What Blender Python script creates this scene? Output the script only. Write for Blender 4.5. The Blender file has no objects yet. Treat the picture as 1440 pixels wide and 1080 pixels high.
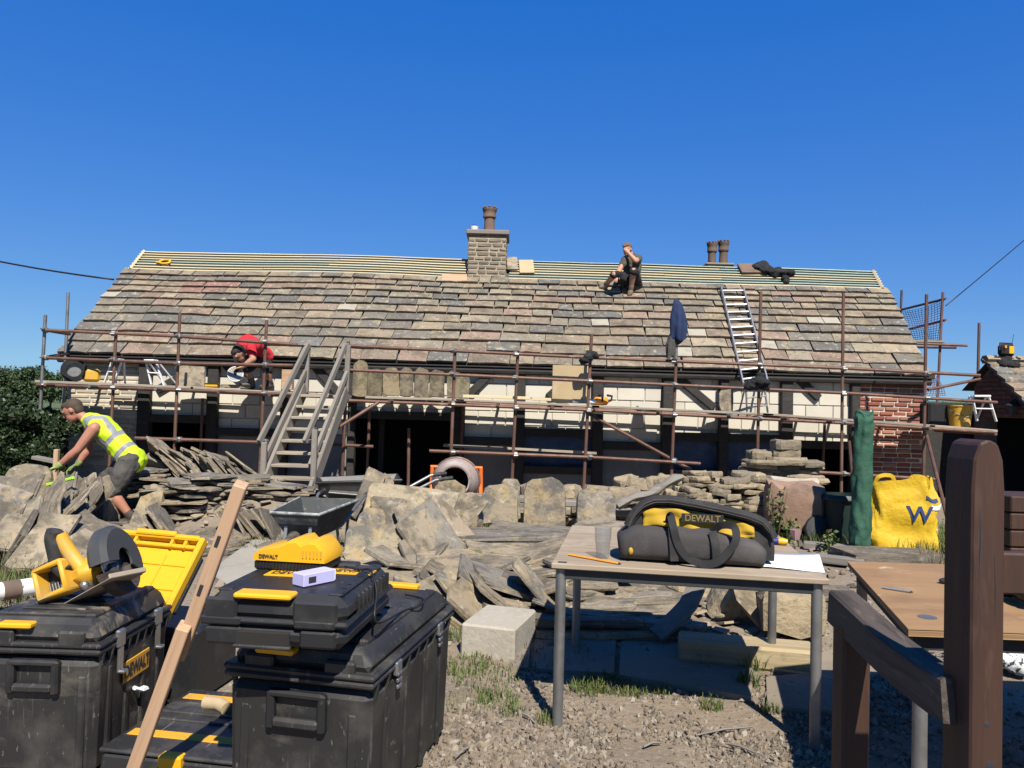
import bpy, bmesh, math, random
from mathutils import Vector, Matrix, Euler, noise

R = math.radians
sc = bpy.context.scene
C = sc.collection
rng = random.Random(7)

# ------------------------------------------------------------------ camera, sky, sun, exposure
EYE = Vector((0, 0, 1.45))
F = 1082.0                                   # focal length in pixels of a 1440 px wide picture
CM = Matrix.Rotation(R(90 + 1.6), 3, 'X') @ Matrix.Rotation(R(1.5), 3, 'Z')
cam = bpy.data.cameras.new('camera')
cam.sensor_width = 36
cam.lens = 36 * F / 1440
cam.clip_start = 0.05
cam.clip_end = 6000
camo = bpy.data.objects.new('camera', cam)
C.objects.link(camo)
camo.matrix_world = Matrix.Translation(EYE) @ CM.to_4x4()
sc.camera = camo

SUN = Vector((0.15, -0.6, 0.735)).normalized()       # towards the sun: high behind the viewer's shoulder
world = bpy.data.worlds.new('World')
sc.world = world
world.use_nodes = True
wn = world.node_tree
wn.nodes.clear()
sky = wn.nodes.new('ShaderNodeTexSky')
sky.sky_type = 'NISHITA'
sky.sun_disc = False
sky.sun_elevation = math.asin(SUN.z)
sky.sun_rotation = math.atan2(SUN.x, SUN.y)
sky.air_density = 1.0
sky.dust_density = 0.0
sky.ozone_density = 4.0
sky.altitude = 600
bg = wn.nodes.new('ShaderNodeBackground')
bg.inputs[1].default_value = 0.1
wo = wn.nodes.new('ShaderNodeOutputWorld')
hs = wn.nodes.new('ShaderNodeHueSaturation')
hs.inputs['Saturation'].default_value = 1.38
hs.inputs['Hue'].default_value = 0.508
wn.links.new(sky.outputs[0], hs.inputs['Color'])
# the clear, deep blue of the day: one power curve per channel for the whole sky
sep = wn.nodes.new('ShaderNodeSeparateColor')
cmb = wn.nodes.new('ShaderNodeCombineColor')
wn.links.new(hs.outputs[0], sep.inputs[0])
for i, (c_, p_) in enumerate(((.40, .53), (.64, .55), (.885, .31))):
    mx_ = wn.nodes.new('ShaderNodeMath')
    mx_.operation = 'MAXIMUM'
    mx_.inputs[1].default_value = .0001
    m1 = wn.nodes.new('ShaderNodeMath')
    m1.operation = 'MULTIPLY'
    m1.inputs[1].default_value = .0892
    m2 = wn.nodes.new('ShaderNodeMath')
    m2.operation = 'POWER'
    m2.inputs[1].default_value = p_
    m3 = wn.nodes.new('ShaderNodeMath')
    m3.operation = 'MULTIPLY'
    m3.inputs[1].default_value = c_ * 5.0
    wn.links.new(sep.outputs[i], mx_.inputs[0])
    wn.links.new(mx_.outputs[0], m1.inputs[0])
    wn.links.new(m1.outputs[0], m2.inputs[0])
    wn.links.new(m2.outputs[0], m3.inputs[0])
    wn.links.new(m3.outputs[0], cmb.inputs[i])
wn.links.new(cmb.outputs[0], bg.inputs[0])
wn.links.new(bg.outputs[0], wo.inputs[0])

sl = bpy.data.lights.new('sun', 'SUN')
sl.energy = 5.0
sl.angle = R(0.53)
sl.color = (1.0, 0.935, 0.83)
so = bpy.data.objects.new('sun', sl)
C.objects.link(so)
so.rotation_euler = SUN.to_track_quat('Z', 'Y').to_euler()
so.location = (3, -8, 12)

sc.view_settings.view_transform = 'Standard'
sc.view_settings.look = 'None'
sc.view_settings.exposure = 1.0
sc.view_settings.gamma = 1
sc.view_settings.use_curve_mapping = False


# ------------------------------------------------------------------ points
def ray(px, py):
    return CM @ Vector(((px - 720) / F, -(py - 540) / F, -1))


def P(px, py, Y):
    d = ray(px, py)
    return EYE + d * (Y / d.y)


def G(px, py, z=0.0):
    d = ray(px, py)
    return EYE + d * ((z - EYE.z) / d.z)


def lerp(a, b, t):
    return a + (b - a) * t


# ------------------------------------------------------------------ mesh builder
class MB:
    def __init__(s):
        s.v, s.f, s.m = [], [], []

    def add(s, vs, fs, M=None, mi=0):
        b = len(s.v)
        if M is not None:
            vs = [M @ Vector(v) for v in vs]
        s.v.extend(tuple(v) for v in vs)
        for f in fs:
            s.f.append(tuple(b + i for i in f))
            s.m.append(mi)
        return s

    def box(s, c, d, ch=0.0, M=None, mi=0, top=(1, 1)):
        """box with centre c, size d, chamfer ch; top scales x,y at the upper face"""
        hx, hy, hz = d[0] / 2, d[1] / 2, d[2] / 2
        ch = min(ch, hx * .9, hy * .9, hz * .9)

        def w(x, y, z):
            k = (z + hz) / (2 * hz)
            return (c[0] + x * lerp(1, top[0], k), c[1] + y * lerp(1, top[1], k), c[2] + z)
        if ch <= 0:
            vs = [w(x, y, z) for x in (-hx, hx) for y in (-hy, hy) for z in (-hz, hz)]
            fs = [(0, 1, 3, 2), (4, 6, 7, 5), (0, 4, 5, 1), (2, 3, 7, 6), (0, 2, 6, 4), (1, 5, 7, 3)]
            return s.add(vs, fs, M, mi)
        vs, ix = [], {}
        h = (hx, hy, hz)
        for sx in (-1, 1):
            for sy in (-1, 1):
                for sz in (-1, 1):
                    for a in range(3):
                        sg = (sx, sy, sz)
                        p = [sg[i] * (h[i] if i == a else h[i] - ch) for i in range(3)]
                        ix[(sx, sy, sz, a)] = len(vs)
                        vs.append(w(*p))
        fs = []

        def key(a, sa, b, sb, c_, sc_, ax):
            k = [0, 0, 0]
            k[a], k[b], k[c_] = sa, sb, sc_
            return ix[(k[0], k[1], k[2], ax)]
        for a in range(3):
            b, c_ = (a + 1) % 3, (a + 2) % 3
            for sa in (-1, 1):
                q = [key(a, sa, b, x, c_, y, a) for x, y in ((-1, -1), (1, -1), (1, 1), (-1, 1))]
                fs.append(tuple(q if sa > 0 else q[::-1]))
            for sa in (-1, 1):
                for sb in (-1, 1):
                    q = [key(a, sa, b, sb, c_, -1, a), key(a, sa, b, sb, c_, 1, a),
                         key(a, sa, b, sb, c_, 1, b), key(a, sa, b, sb, c_, -1, b)]
                    fs.append(tuple(q[::-1] if sa * sb > 0 else q))
        for sx in (-1, 1):
            for sy in (-1, 1):
                for sz in (-1, 1):
                    t = [ix[(sx, sy, sz, a)] for a in range(3)]
                    fs.append(tuple(t if sx * sy * sz > 0 else t[::-1]))
        return s.add(vs, fs, M, mi)

    def tube(s, pts, r, n=8, cap=True, M=None, mi=0, up=None, flat=1.0):
        """tube along pts; r one radius, one per point, or (a,b) pairs; flat squashes the second axis"""
        pts = [Vector(p) for p in pts]
        vs, fs = [], []
        side = None
        for i, p in enumerate(pts):
            t = (pts[min(i + 1, len(pts) - 1)] - pts[max(i - 1, 0)]).normalized()
            if side is None:
                u = Vector(up) if up is not None else (Vector((0, 0, 1)) if abs(t.z) < .9 else Vector((0, 1, 0)))
                side = t.cross(u).normalized()
            else:
                side = (side - t * side.dot(t)).normalized()
            up2 = side.cross(t).normalized()
            rr = r[i] if isinstance(r, (list, tuple)) else r
            ra, rb = rr if isinstance(rr, (list, tuple)) else (rr, rr * flat)
            for k in range(n):
                a = 2 * math.pi * k / n
                vs.append(p + side * (math.cos(a) * ra) + up2 * (math.sin(a) * rb))
        for i in range(len(pts) - 1):
            for k in range(n):
                fs.append((i * n + k, i * n + (k + 1) % n, (i + 1) * n + (k + 1) % n, (i + 1) * n + k))
        if cap:
            fs.append(tuple(range(n))[::-1])
            fs.append(tuple((len(pts) - 1) * n + k for k in range(n)))
        return s.add(vs, fs, M, mi)

    def limb(s, pts, r, n=12, M=None, mi=0, up=None):
        """a tube with rounded ends, for bodies"""
        pts = [Vector(p) for p in pts]
        r = [x if isinstance(x, (list, tuple)) else (x, x) for x in (r if isinstance(r, list) else [r] * len(pts))]
        d0 = (pts[0] - pts[1]).normalized()
        d1 = (pts[-1] - pts[-2]).normalized()
        m0, m1 = min(r[0]), min(r[-1])
        pp = [pts[0] + d0 * m0 * .95, pts[0] + d0 * m0 * .7] + pts + [pts[-1] + d1 * m1 * .7, pts[-1] + d1 * m1 * .95]
        sc_ = lambda q, k: (q[0] * k, q[1] * k)
        rr = [sc_(r[0], .3), sc_(r[0], .72)] + r + [sc_(r[-1], .72), sc_(r[-1], .3)]
        return s.tube(pp, rr, n, True, M, mi, up)

    def ball(s, c, r, n=12, m=8, M=None, mi=0):
        rx, ry, rz = r if isinstance(r, (list, tuple)) else (r, r, r)
        pr = [(math.sin(math.pi * i / m), -math.cos(math.pi * i / m)) for i in range(m + 1)]
        vs, fs = [], []
        for q, z in pr:
            for k in range(n):
                a = 2 * math.pi * k / n
                vs.append((c[0] + rx * q * math.cos(a), c[1] + ry * q * math.sin(a), c[2] + rz * z))
        for i in range(m):
            for k in range(n):
                fs.append((i * n + k, i * n + (k + 1) % n, (i + 1) * n + (k + 1) % n, (i + 1) * n + k))
        return s.add(vs, fs, M, mi)

    def lathe(s, prof, n=20, M=None, mi=0, close=False):
        """prof: (r, z) pairs round the z axis"""
        vs, fs = [], []
        for r, z in prof:
            for k in range(n):
                a = 2 * math.pi * k / n
                vs.append((r * math.cos(a), r * math.sin(a), z))
        L = len(prof)
        for i in range(L - 1 + (1 if close else 0)):
            j = (i + 1) % L
            for k in range(n):
                fs.append((i * n + k, i * n + (k + 1) % n, j * n + (k + 1) % n, j * n + k))
        return s.add(vs, fs, M, mi)

    def prism(s, poly, z0, z1, M=None, mi=0, inset=0.0):
        n = len(poly)
        cx = sum(p[0] for p in poly) / n
        cy = sum(p[1] for p in poly) / n
        vs = [(x, y, z0) for x, y in poly] + [(cx + (x - cx) * (1 - inset), cy + (y - cy) * (1 - inset), z1) for x, y in poly]
        fs = [tuple(range(n))[::-1], tuple(range(n, 2 * n))]
        fs += [(k, (k + 1) % n, n + (k + 1) % n, n + k) for k in range(n)]
        return s.add(vs, fs, M, mi)

    def grid(s, fn, nu, nv, M=None, mi=0):
        vs = [fn(i / nu, j / nv) for j in range(nv + 1) for i in range(nu + 1)]
        fs = [(j * (nu + 1) + i, j * (nu + 1) + i + 1, (j + 1) * (nu + 1) + i + 1, (j + 1) * (nu + 1) + i)
              for j in range(nv) for i in range(nu)]
        return s.add(vs, fs, M, mi)

    def mesh(s, name, mats, smooth=None, weld=False, recalc=True):
        me = bpy.data.meshes.new(name)
        me.from_pydata(s.v, [], s.f)
        for m in (mats if isinstance(mats, (list, tuple)) else [mats]):
            me.materials.append(m)
        if len(me.materials) > 1:
            me.polygons.foreach_set('material_index', s.m)
        if recalc or weld:
            bm = bmesh.new()
            bm.from_mesh(me)
            if weld:
                bmesh.ops.remove_doubles(bm, verts=bm.verts, dist=1e-5)
            if recalc:
                bmesh.ops.recalc_face_normals(bm, faces=bm.faces)
            bm.to_mesh(me)
            bm.free()
        if smooth:
            me.polygons.foreach_set('use_smooth', [True] * len(me.polygons))
            if smooth < 179:
                me.set_sharp_from_angle(angle=R(smooth))
        me.update()
        return me

    def build(s, name, mats, parent=None, smooth=None, world=False, origin=None, **kw):
        """link as ONE object; world=True: coordinates are world coordinates, kept under the parent;
        origin moves the object's own origin there"""
        if origin is not None:
            o_ = Vector(origin)
            s.v = [tuple(Vector(v) - o_) for v in s.v]
        o = bpy.data.objects.new(name, s.mesh(name, mats, smooth, **kw))
        if origin is not None:
            o.location = origin
        C.objects.link(o)
        if parent is not None:
            setp(o, parent, world or origin is not None)
        return o


def WM(o):
    m = o.matrix_basis.copy()
    if o.parent is not None:
        return WM(o.parent) @ o.matrix_parent_inverse @ m
    return m


def setp(o, p, world=False):
    o.parent = p
    if world:
        o.matrix_parent_inverse = WM(p).inverted()


def tag(o, label, cat, group=None, kind='thing'):
    o['label'] = label
    o['category'] = cat
    o['kind'] = kind
    if group:
        o['group'] = group
    return o


def struct(o, kind='structure', label=None):
    o['kind'] = kind
    if label:
        o['label'] = label
    return o


def thing(name, label, cat, loc=(0, 0, 0), rz=0.0, group=None, M=None):
    o = bpy.data.objects.new(name, None)
    C.objects.link(o)
    o.empty_display_size = .1
    if M is not None:
        o.matrix_basis = M
    else:
        o.location = loc
        o.rotation_euler = (0, 0, rz)
    return tag(o, label, cat, group)


def inst(name, me, loc, rot=(0, 0, 0), scale=(1, 1, 1), parent=None, world=True):
    o = bpy.data.objects.new(name, me)
    o.location = loc
    o.rotation_euler = rot
    o.scale = scale
    C.objects.link(o)
    if parent is not None:
        setp(o, parent, world)
    return o


def copy_tree(o, parent=None):
    c = o.copy()
    C.objects.link(c)
    if parent is not None:
        c.parent = parent
    for ch in list(o.children):
        copy_tree(ch, c)
    return c


def frame(origin, xdir, zdir=(0, 0, 1)):
    """matrix at origin, x along xdir, z near zdir"""
    x = Vector(xdir).normalized()
    z = Vector(zdir)
    y = z.cross(x).normalized()
    z = x.cross(y)
    m = Matrix((x, y, z)).transposed().to_4x4()
    m.translation = origin
    return m


def text(body, size, M, m, parent, name='lettering', ext=0.0008, sx=1.0, world=False):
    cu = bpy.data.curves.new(name, 'FONT')
    cu.body = body
    cu.size = size
    cu.extrude = ext
    cu.align_x = 'CENTER'
    cu.align_y = 'CENTER'
    cu.offset = size * .018
    o = bpy.data.objects.new(name, cu)
    me = bpy.data.meshes.new_from_object(o)
    bpy.data.objects.remove(o)
    bpy.data.curves.remove(cu)
    me.materials.clear()
    me.materials.append(m)
    o = bpy.data.objects.new(name, me)
    C.objects.link(o)
    o.matrix_basis = M @ Matrix.Diagonal((sx, 1, 1, 1))
    if parent is not None:
        setp(o, parent, world)
    return o


# ------------------------------------------------------------------ materials
ALB = .67          # one scale for all base colours, set with the exposure

def mat(name, col, rough=.8, metal=0.0, layers=(), bump=None, rnd=0.0, ramp=None, island=False,
        spec=.4, trans=0.0, ior=1.45, emit=None, shift=True, coat=0.0, subsurf=0.0):
    m = bpy.data.materials.new(name)
    m.use_nodes = True
    nt = m.node_tree
    N, L = nt.nodes, nt.links
    bs = N['Principled BSDF']
    bs.inputs['Roughness'].default_value = rough
    bs.inputs['Metallic'].default_value = metal
    bs.inputs['Specular IOR Level'].default_value = spec
    bs.inputs['IOR'].default_value = ior
    bs.inputs['Transmission Weight'].default_value = trans
    bs.inputs['Coat Weight'].default_value = coat
    if subsurf:
        bs.inputs['Subsurface Weight'].default_value = subsurf
        bs.inputs['Subsurface Radius'].default_value = (.02, .008, .004)
    tc = N.new('ShaderNodeTexCoord')
    vec = tc.outputs['Object']
    rv = None
    if rnd or ramp or shift:
        if island:
            g = N.new('ShaderNodeNewGeometry')
            rv = g.outputs['Random Per Island']
        else:
            oi = N.new('ShaderNodeObjectInfo')
            rv = oi.outputs['Random']
        k = N.new('ShaderNodeMath')
        k.operation = 'MULTIPLY'
        k.inputs[1].default_value = 53.0
        L.new(rv, k.inputs[0])
        ad = N.new('ShaderNodeVectorMath')
        ad.operation = 'ADD'
        L.new(vec, ad.inputs[0])
        L.new(k.outputs[0], ad.inputs[1])
        vec = ad.outputs[0]

    def rgb(c):
        n = N.new('ShaderNodeRGB')
        n.outputs[0].default_value = (*[ALB * q for q in c], 1)
        return n.outputs[0]

    def nz(scale, stretch=None, detail=5.0, r=.6):
        v = vec
        if stretch:
            mp = N.new('ShaderNodeMapping')
            mp.inputs['Scale'].default_value = stretch
            L.new(vec, mp.inputs[0])
            v = mp.outputs[0]
        n = N.new('ShaderNodeTexNoise')
        n.inputs['Scale'].default_value = scale
        n.inputs['Detail'].default_value = detail
        n.inputs['Roughness'].default_value = r
        L.new(v, n.inputs['Vector'])
        return n.outputs[0]
    if ramp:
        ramp = [tuple(ALB * q for q in c) for c in ramp]
        cr = N.new('ShaderNodeValToRGB')
        cr.color_ramp.interpolation = 'CONSTANT'
        e = cr.color_ramp.elements
        e[0].position, e[0].color = 0, (*ramp[0], 1)
        e[1].position, e[1].color = 1 / len(ramp), (*ramp[1], 1)
        for i in range(2, len(ramp)):
            x = e.new(i / len(ramp))
            x.color = (*ramp[i], 1)
        sh = N.new('ShaderNodeMath')                      # decouple from the offset use of the same number
        sh.operation = 'FRACT'
        mu = N.new('ShaderNodeMath')
        mu.operation = 'MULTIPLY'
        mu.inputs[1].default_value = 7.31
        L.new(rv, mu.inputs[0])
        L.new(mu.outputs[0], sh.inputs[0])
        L.new(sh.outputs[0], cr.inputs[0])
        c = cr.outputs[0]
    else:
        c = rgb(col)
    for ly in layers:
        c2, scale, lo, hi, amt = ly[:5]
        st = ly[5] if len(ly) > 5 else None
        n = nz(scale, st)
        mr = N.new('ShaderNodeMapRange')
        mr.inputs[1].default_value = lo
        mr.inputs[2].default_value = hi
        mr.inputs[3].default_value = 0
        mr.inputs[4].default_value = amt
        L.new(n, mr.inputs[0])
        mx = N.new('ShaderNodeMix')
        mx.data_type = 'RGBA'
        L.new(mr.outputs[0], mx.inputs[0])
        L.new(c, mx.inputs[6])
        L.new(rgb(c2), mx.inputs[7])
        c = mx.outputs[2]
    if rnd:
        mr = N.new('ShaderNodeMapRange')
        mr.inputs[3].default_value = 1 - rnd
        mr.inputs[4].default_value = 1 + rnd
        L.new(rv, mr.inputs[0])
        vm = N.new('ShaderNodeVectorMath')
        vm.operation = 'SCALE'
        L.new(c, vm.inputs[0])
        L.new(mr.outputs[0], vm.inputs['Scale'])
        c = vm.outputs[0]
    L.new(c, bs.inputs['Base Color'])
    if bump:
        bp = N.new('ShaderNodeBump')
        bp.inputs['Strength'].default_value = bump[1]
        bp.inputs['Distance'].default_value = bump[2] if len(bump) > 2 else .01
        L.new(nz(bump[0], bump[3] if len(bump) > 3 else None, 8.0), bp.inputs['Height'])
        L.new(bp.outputs[0], bs.inputs['Normal'])
    if emit:
        bs.inputs['Emission Color'].default_value = (*emit[0], 1)
        bs.inputs['Emission Strength'].default_value = emit[1]
    return m


STONE = (.26, .215, .155)
STRATA = ((.09, .078, .06), 4, .5, .6, .6, (1, 1, 30))
m_slab = mat('stone_slab', STONE, .92, bump=(16, .8, .02), spec=.25, rnd=.12,
             ramp=[(.30, .245, .175), (.33, .275, .20), (.225, .19, .145), (.37, .305, .215), (.26, .225, .175), (.185, .16, .125), (.32, .255, .17), (.22, .20, .17)],
             layers=[STRATA, ((.10, .09, .072), 3.6, .50, .66, .85), ((.42, .34, .19), 5, .56, .72, .6), ((.48, .43, .34), 14, .58, .75, .7),
                     ((.08, .07, .055), 26, .57, .7, .7)])
m_head = mat('weathered_slab', STONE, .92, bump=(14, .8, .02), spec=.25, rnd=.1,
             ramp=[(.31, .25, .165), (.34, .285, .195), (.28, .235, .165), (.31, .265, .205)],
             layers=[STRATA, ((.12, .117, .11), 3.2, .5, .6, .85), ((.46, .34, .16), 4.6, .54, .68, .75), ((.16, .18, .08), 4, .6, .74, .5),
                     ((.52, .48, .40), 16, .57, .74, .7), ((.09, .085, .07), 26, .58, .7, .6)])
m_mossy_shade = mat('mossy_shade_slab', STONE, .93, bump=(16, .9, .02), spec=.2, rnd=.15, ramp=[(.21, .175, .115), (.24, .195, .125), (.18, .15, .10), (.22, .185, .13)],
              layers=[STRATA, ((.09, .08, .06), 5, .48, .62, .85), ((.13, .13, .06), 7, .52, .68, .7), ((.33, .28, .19), 15, .58, .74, .6)])  # mossy brown stone, darkened in part to carry the eaves' shade
m_rubble = mat('walling_stone', STONE, .93, bump=(18, .9, .02), spec=.25, rnd=.1,
               ramp=[(.36, .29, .185), (.29, .24, .165), (.40, .325, .21), (.32, .26, .18), (.24, .20, .145)],
               layers=[((.15, .13, .10), 7, .5, .7, .7), ((.47, .39, .25), 14, .56, .72, .6), ((.09, .08, .06), 26, .58, .7, .6)])
SLATES = [(.265, .212, .15), (.215, .185, .14), (.29, .235, .165), (.165, .153, .132), (.24, .19, .142), (.32, .26, .18), (.185, .167, .138),
          (.265, .205, .155), (.155, .148, .133), (.30, .255, .185), (.225, .187, .14), (.27, .193, .147), (.19, .172, .142), (.235, .205, .155), (.14, .135, .122)]
SL_LAY = [((.105, .09, .07), 3.2, .48, .66, .65), ((.38, .30, .17), 4.5, .55, .70, .7), ((.47, .43, .35), 10, .57, .72, .8), ((.06, .054, .043), 22, .56, .68, .75)]
m_slate = mat('stone_slate', STONE, .9, bump=(14, .8, .02), spec=.3, ramp=SLATES, layers=SL_LAY, rnd=.12)
m_slate_i = mat('stone_slate_rest', STONE, .9, bump=(14, .8, .02), spec=.3, ramp=SLATES, layers=SL_LAY, rnd=.12, island=True)
m_redslate = mat('red_slate', (.26, .15, .115), .9, bump=(9, .4, .01), layers=SL_LAY)
m_paleslate = mat('pale_slate', (.38, .35, .28), .9, bump=(9, .4, .01), layers=[((.25, .22, .17), 6, .5, .7, .6)])
m_block = mat('concrete_block', (.62, .58, .485), .93, rnd=.07, bump=(60, .3, .004), layers=[((.48, .44, .35), 3, .5, .75, .5), ((.68, .65, .56), 22, .58, .7, .4)])
m_mortar = mat('mortar', (.60, .565, .47), .95, bump=(40, .4, .01), layers=[((.45, .42, .35), 4, .5, .7, .6)])
m_brick = mat('red_brick', (.3, .1, .06), .9, ramp=[(.27, .085, .055), (.33, .12, .075), (.22, .075, .055), (.30, .13, .09), (.36, .17, .11)],
              rnd=.1, bump=(30, .4, .006), layers=[((.42, .30, .22), 9, .6, .75, .5)])
m_oldbrick = mat('old_brick', (.18, .09, .065), .92, ramp=[(.18, .085, .06), (.14, .075, .055), (.21, .11, .08)], bump=(30, .4, .006))
m_wallstone = mat('coursed_stone', (.5, .45, .35), .93, ramp=[(.50, .44, .33), (.44, .38, .28), (.56, .50, .40), (.38, .33, .25), (.50, .42, .29)],
                  bump=(14, .6, .01), layers=[((.28, .23, .16), 5, .55, .75, .6)])
m_chimstone = mat('chimney_stone', (.25, .2, .15), .93, ramp=[(.25, .205, .15), (.20, .165, .125), (.29, .24, .175), (.225, .18, .13)],
                  bump=(14, .6, .01), layers=[((.11, .095, .075), 5, .52, .75, .7)])
m_chimmortar = mat('chimney_mortar', (.42, .37, .28), .95, layers=[((.2, .17, .13), 6, .45, .7, .7)], bump=(30, .4, .01))
m_clay = mat('clay_pot', (.20, .13, .09), .85, layers=[((.09, .075, .065), 4, .4, .7, .8), ((.30, .2, .13), 9, .6, .75, .5)], bump=(20, .3, .01))
m_tarblack = mat('black_timber', (.035, .032, .03), .85, bump=(12, .5, .01, (1, 1, 8)), layers=[((.07, .062, .055), 5, .5, .7, .6, (1, 1, 6))])
m_batten = mat('roof_batten', (.60, .50, .31), .85, rnd=.12, layers=[((.46, .38, .23), 3, .5, .7, .5, (8, 1, 1))])
m_battengreen = mat('treated_batten', (.30, .39, .33), .85, rnd=.14, layers=[((.5, .48, .34), 2, .5, .7, .6, (6, 1, 1))])
m_membrane = mat('roof_membrane', (.075, .095, .07), .75, layers=[((.04, .085, .10), .5, .45, .6, .9), ((.12, .13, .10), 6, .55, .7, .5)], bump=(6, .3, .02))
m_rust = mat('rusty_tube', (.16, .085, .06), .62, metal=.35, rnd=.15, layers=[((.25, .15, .11), 6, .5, .7, .7, (1, 1, .3)), ((.09, .055, .045), 11, .52, .7, .6),
                                                                           ((.36, .33, .31), 4, .64, .75, .5)], bump=(60, .3, .003))
m_galv = mat('galvanised', (.33, .33, .32), .5, metal=.75, rnd=.1, layers=[((.2, .19, .175), 7, .45, .7, .8), ((.45, .45, .45), 15, .6, .75, .6)], bump=(70, .25, .002))
m_scaffboard = mat('scaffold_board', (.36, .31, .24), .9, rnd=.18, bump=(6, .4, .006, (1, 12, 12)), layers=[((.20, .175, .14), 3, .45, .7, .8, (1, 9, 9)), ((.50, .45, .36), 7, .6, .75, .5)])
m_newwood = mat('fresh_timber', (.52, .34, .21), .75, rnd=.08, bump=(5, .25, .004, (1, 14, 14)), layers=[((.40, .25, .15), 2.2, .48, .62, .7, (.6, 14, 14)), ((.62, .48, .30), 8, .6, .75, .5, (.5, 6, 6))])
m_greywood = mat('grey_timber', (.245, .222, .19), .88, rnd=.1, bump=(6, .4, .004, (1, 14, 14)), layers=[((.17, .155, .135), 2.5, .48, .66, .8, (.6, 12, 12)), ((.40, .37, .32), 9, .6, .75, .4)])
m_tabletop = mat('worn_tabletop', (.36, .285, .20), .82, bump=(4, .3, .003, (1, 12, 12)), layers=[((.25, .19, .13), 2.5, .46, .64, .8, (.5, 10, 10)), ((.45, .38, .29), 3, .52, .7, .7), ((.17, .135, .1), 9, .62, .75, .6)])
m_ply = mat('plywood', (.36, .215, .095), .6, bump=(4, .2, .002, (1, 12, 12)), layers=[((.25, .14, .062), 2.2, .45, .66, .6, (.6, 4, 4)), ((.22, .125, .06), 2.6, .5, .66, .7), ((.46, .32, .17), 3.4, .55, .7, .6), ((.60, .52, .40), 5.3, .63, .70, .8)])
m_plyedge = mat('plywood_edge', (.42, .27, .13), .8, layers=[((.20, .11, .05), 5, .48, .52, .8, (.1, .1, 40))])
m_pale_ply = mat('sheet_board', (.47, .36, .21), .85, rnd=.06, layers=[((.40, .30, .17), 2, .5, .7, .6), ((.56, .47, .32), 6, .55, .7, .4)])
m_bench = mat('oiled_hardwood', (.06, .028, .017), .6, bump=(5, .35, .004, (9, 9, 1)), layers=[((.04, .02, .014), 2.6, .45, .62, .85, (9, 9, .7)), ((.095, .052, .034), 8, .57, .72, .6, (5, 5, .8)), ((.30, .24, .19), 14, .67, .74, .7)])
m_arm = mat('weathered_hardwood', (.085, .066, .054), .8, bump=(6, .6, .006, (9, 1, 9)), layers=[((.035, .028, .024), 2.6, .45, .62, .9, (9, .7, 9)), ((.20, .165, .135), 7, .57, .72, .7, (6, .8, 6))])
m_black = mat('black_plastic', (.016, .0165, .018), .46, spec=.5, bump=(160, .12, .001), layers=[((.06, .057, .052), 5, .50, .70, .6), ((.15, .14, .12), 26, .64, .74, .5)])
m_dustblack = mat('dusty_plastic', (.024, .0235, .0235), .5, spec=.45, bump=(120, .15, .001),
                  layers=[((.085, .08, .07), 4, .5, .70, .75), ((.20, .175, .14), 7, .60, .78, .6, (.5, 1, 1)), ((.14, .13, .115), 5, .60, .68, .45, (9, 9, .7)), ((.2, .19, .17), 4, .655, .67, .5, (16, 1.5, 5))])
m_rubber = mat('rubber', (.025, .025, .026), .7, layers=[((.1, .09, .08), 12, .5, .7, .7)])
m_yellow = mat('yellow_plastic', (.82, .43, .012), .42, spec=.5, bump=(90, .06, .001), layers=[((.62, .33, .03), 4, .55, .75, .5), ((.45, .3, .1), 18, .66, .76, .5)])
m_yellowdull = mat('dusty_yellow_plastic', (.68, .37, .03), .55, layers=[((.5, .36, .16), 8, .48, .68, .75), ((.22, .17, .10), 20, .6, .72, .6)])
m_orangepaint = mat('orange_print', (.72, .36, .03), .6, layers=[((.35, .25, .12), 10, .55, .7, .7)])
m_steel = mat('bright_steel', (.62, .62, .61), .35, metal=.9, layers=[((.35, .33, .30), 12, .52, .7, .6)])
m_alu = mat('aluminium', (.5, .51, .52), .45, metal=.8, layers=[((.45, .45, .44), 6, .5, .7, .5)])
m_white = mat('white_paint', (.78, .78, .76), .6, layers=[((.55, .53, .48), 6, .58, .74, .5)])
m_paper = mat('white_paper', (.82, .84, .88), .8)
m_lilac = mat('lilac_card', (.52, .50, .80), .7, layers=[((.62, .61, .84), 6, .5, .7, .4)])
m_ink = mat('dark_print', (.03, .03, .035), .7)
m_canvas = mat('dark_canvas', (.055, .05, .05), .9, bump=(90, .5, .003), layers=[((.10, .09, .085), 5, .48, .66, .8), ((.25, .21, .15), 9, .68, .76, .7)])
m_webbing = mat('black_webbing', (.02, .02, .022), .8, bump=(120, .5, .002), layers=[((.07, .065, .06), 8, .52, .72, .6)])
m_yfabric = mat('yellow_fabric', (.50, .315, .02), .85, bump=(7, .5, .01), layers=[((.38, .25, .04), 5, .5, .7, .6)])
m_glass = mat('clear_glass', (.22, .25, .26), .03, ior=1.5, spec=.5, shift=False)
m_glass.node_tree.nodes['Principled BSDF'].inputs['Alpha'].default_value = .2
m_orange = mat('orange_wood', (.85, .32, .03), .5)
m_blue = mat('blue_plastic', (.03, .04, .22), .45)
m_bluetarp = mat('blue_tarpaulin', (.035, .06, .13), .55, bump=(5, .8, .03), layers=[((.08, .11, .19), 4, .5, .68, .7)])
m_jacket = mat('navy_jacket', (.012, .028, .085), .85, bump=(9, .5, .01), layers=[((.03, .05, .13), 8, .5, .7, .6)])
m_greencloth = mat('green_canvas', (.028, .10, .062), .8, bump=(14, .7, .02), layers=[((.05, .145, .09), 6, .5, .7, .7), ((.018, .06, .04), 3, .5, .7, .7)])
m_bin = mat('dark_green_plastic', (.012, .028, .022), .5, layers=[((.05, .06, .05), 7, .55, .72, .6)])
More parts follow.
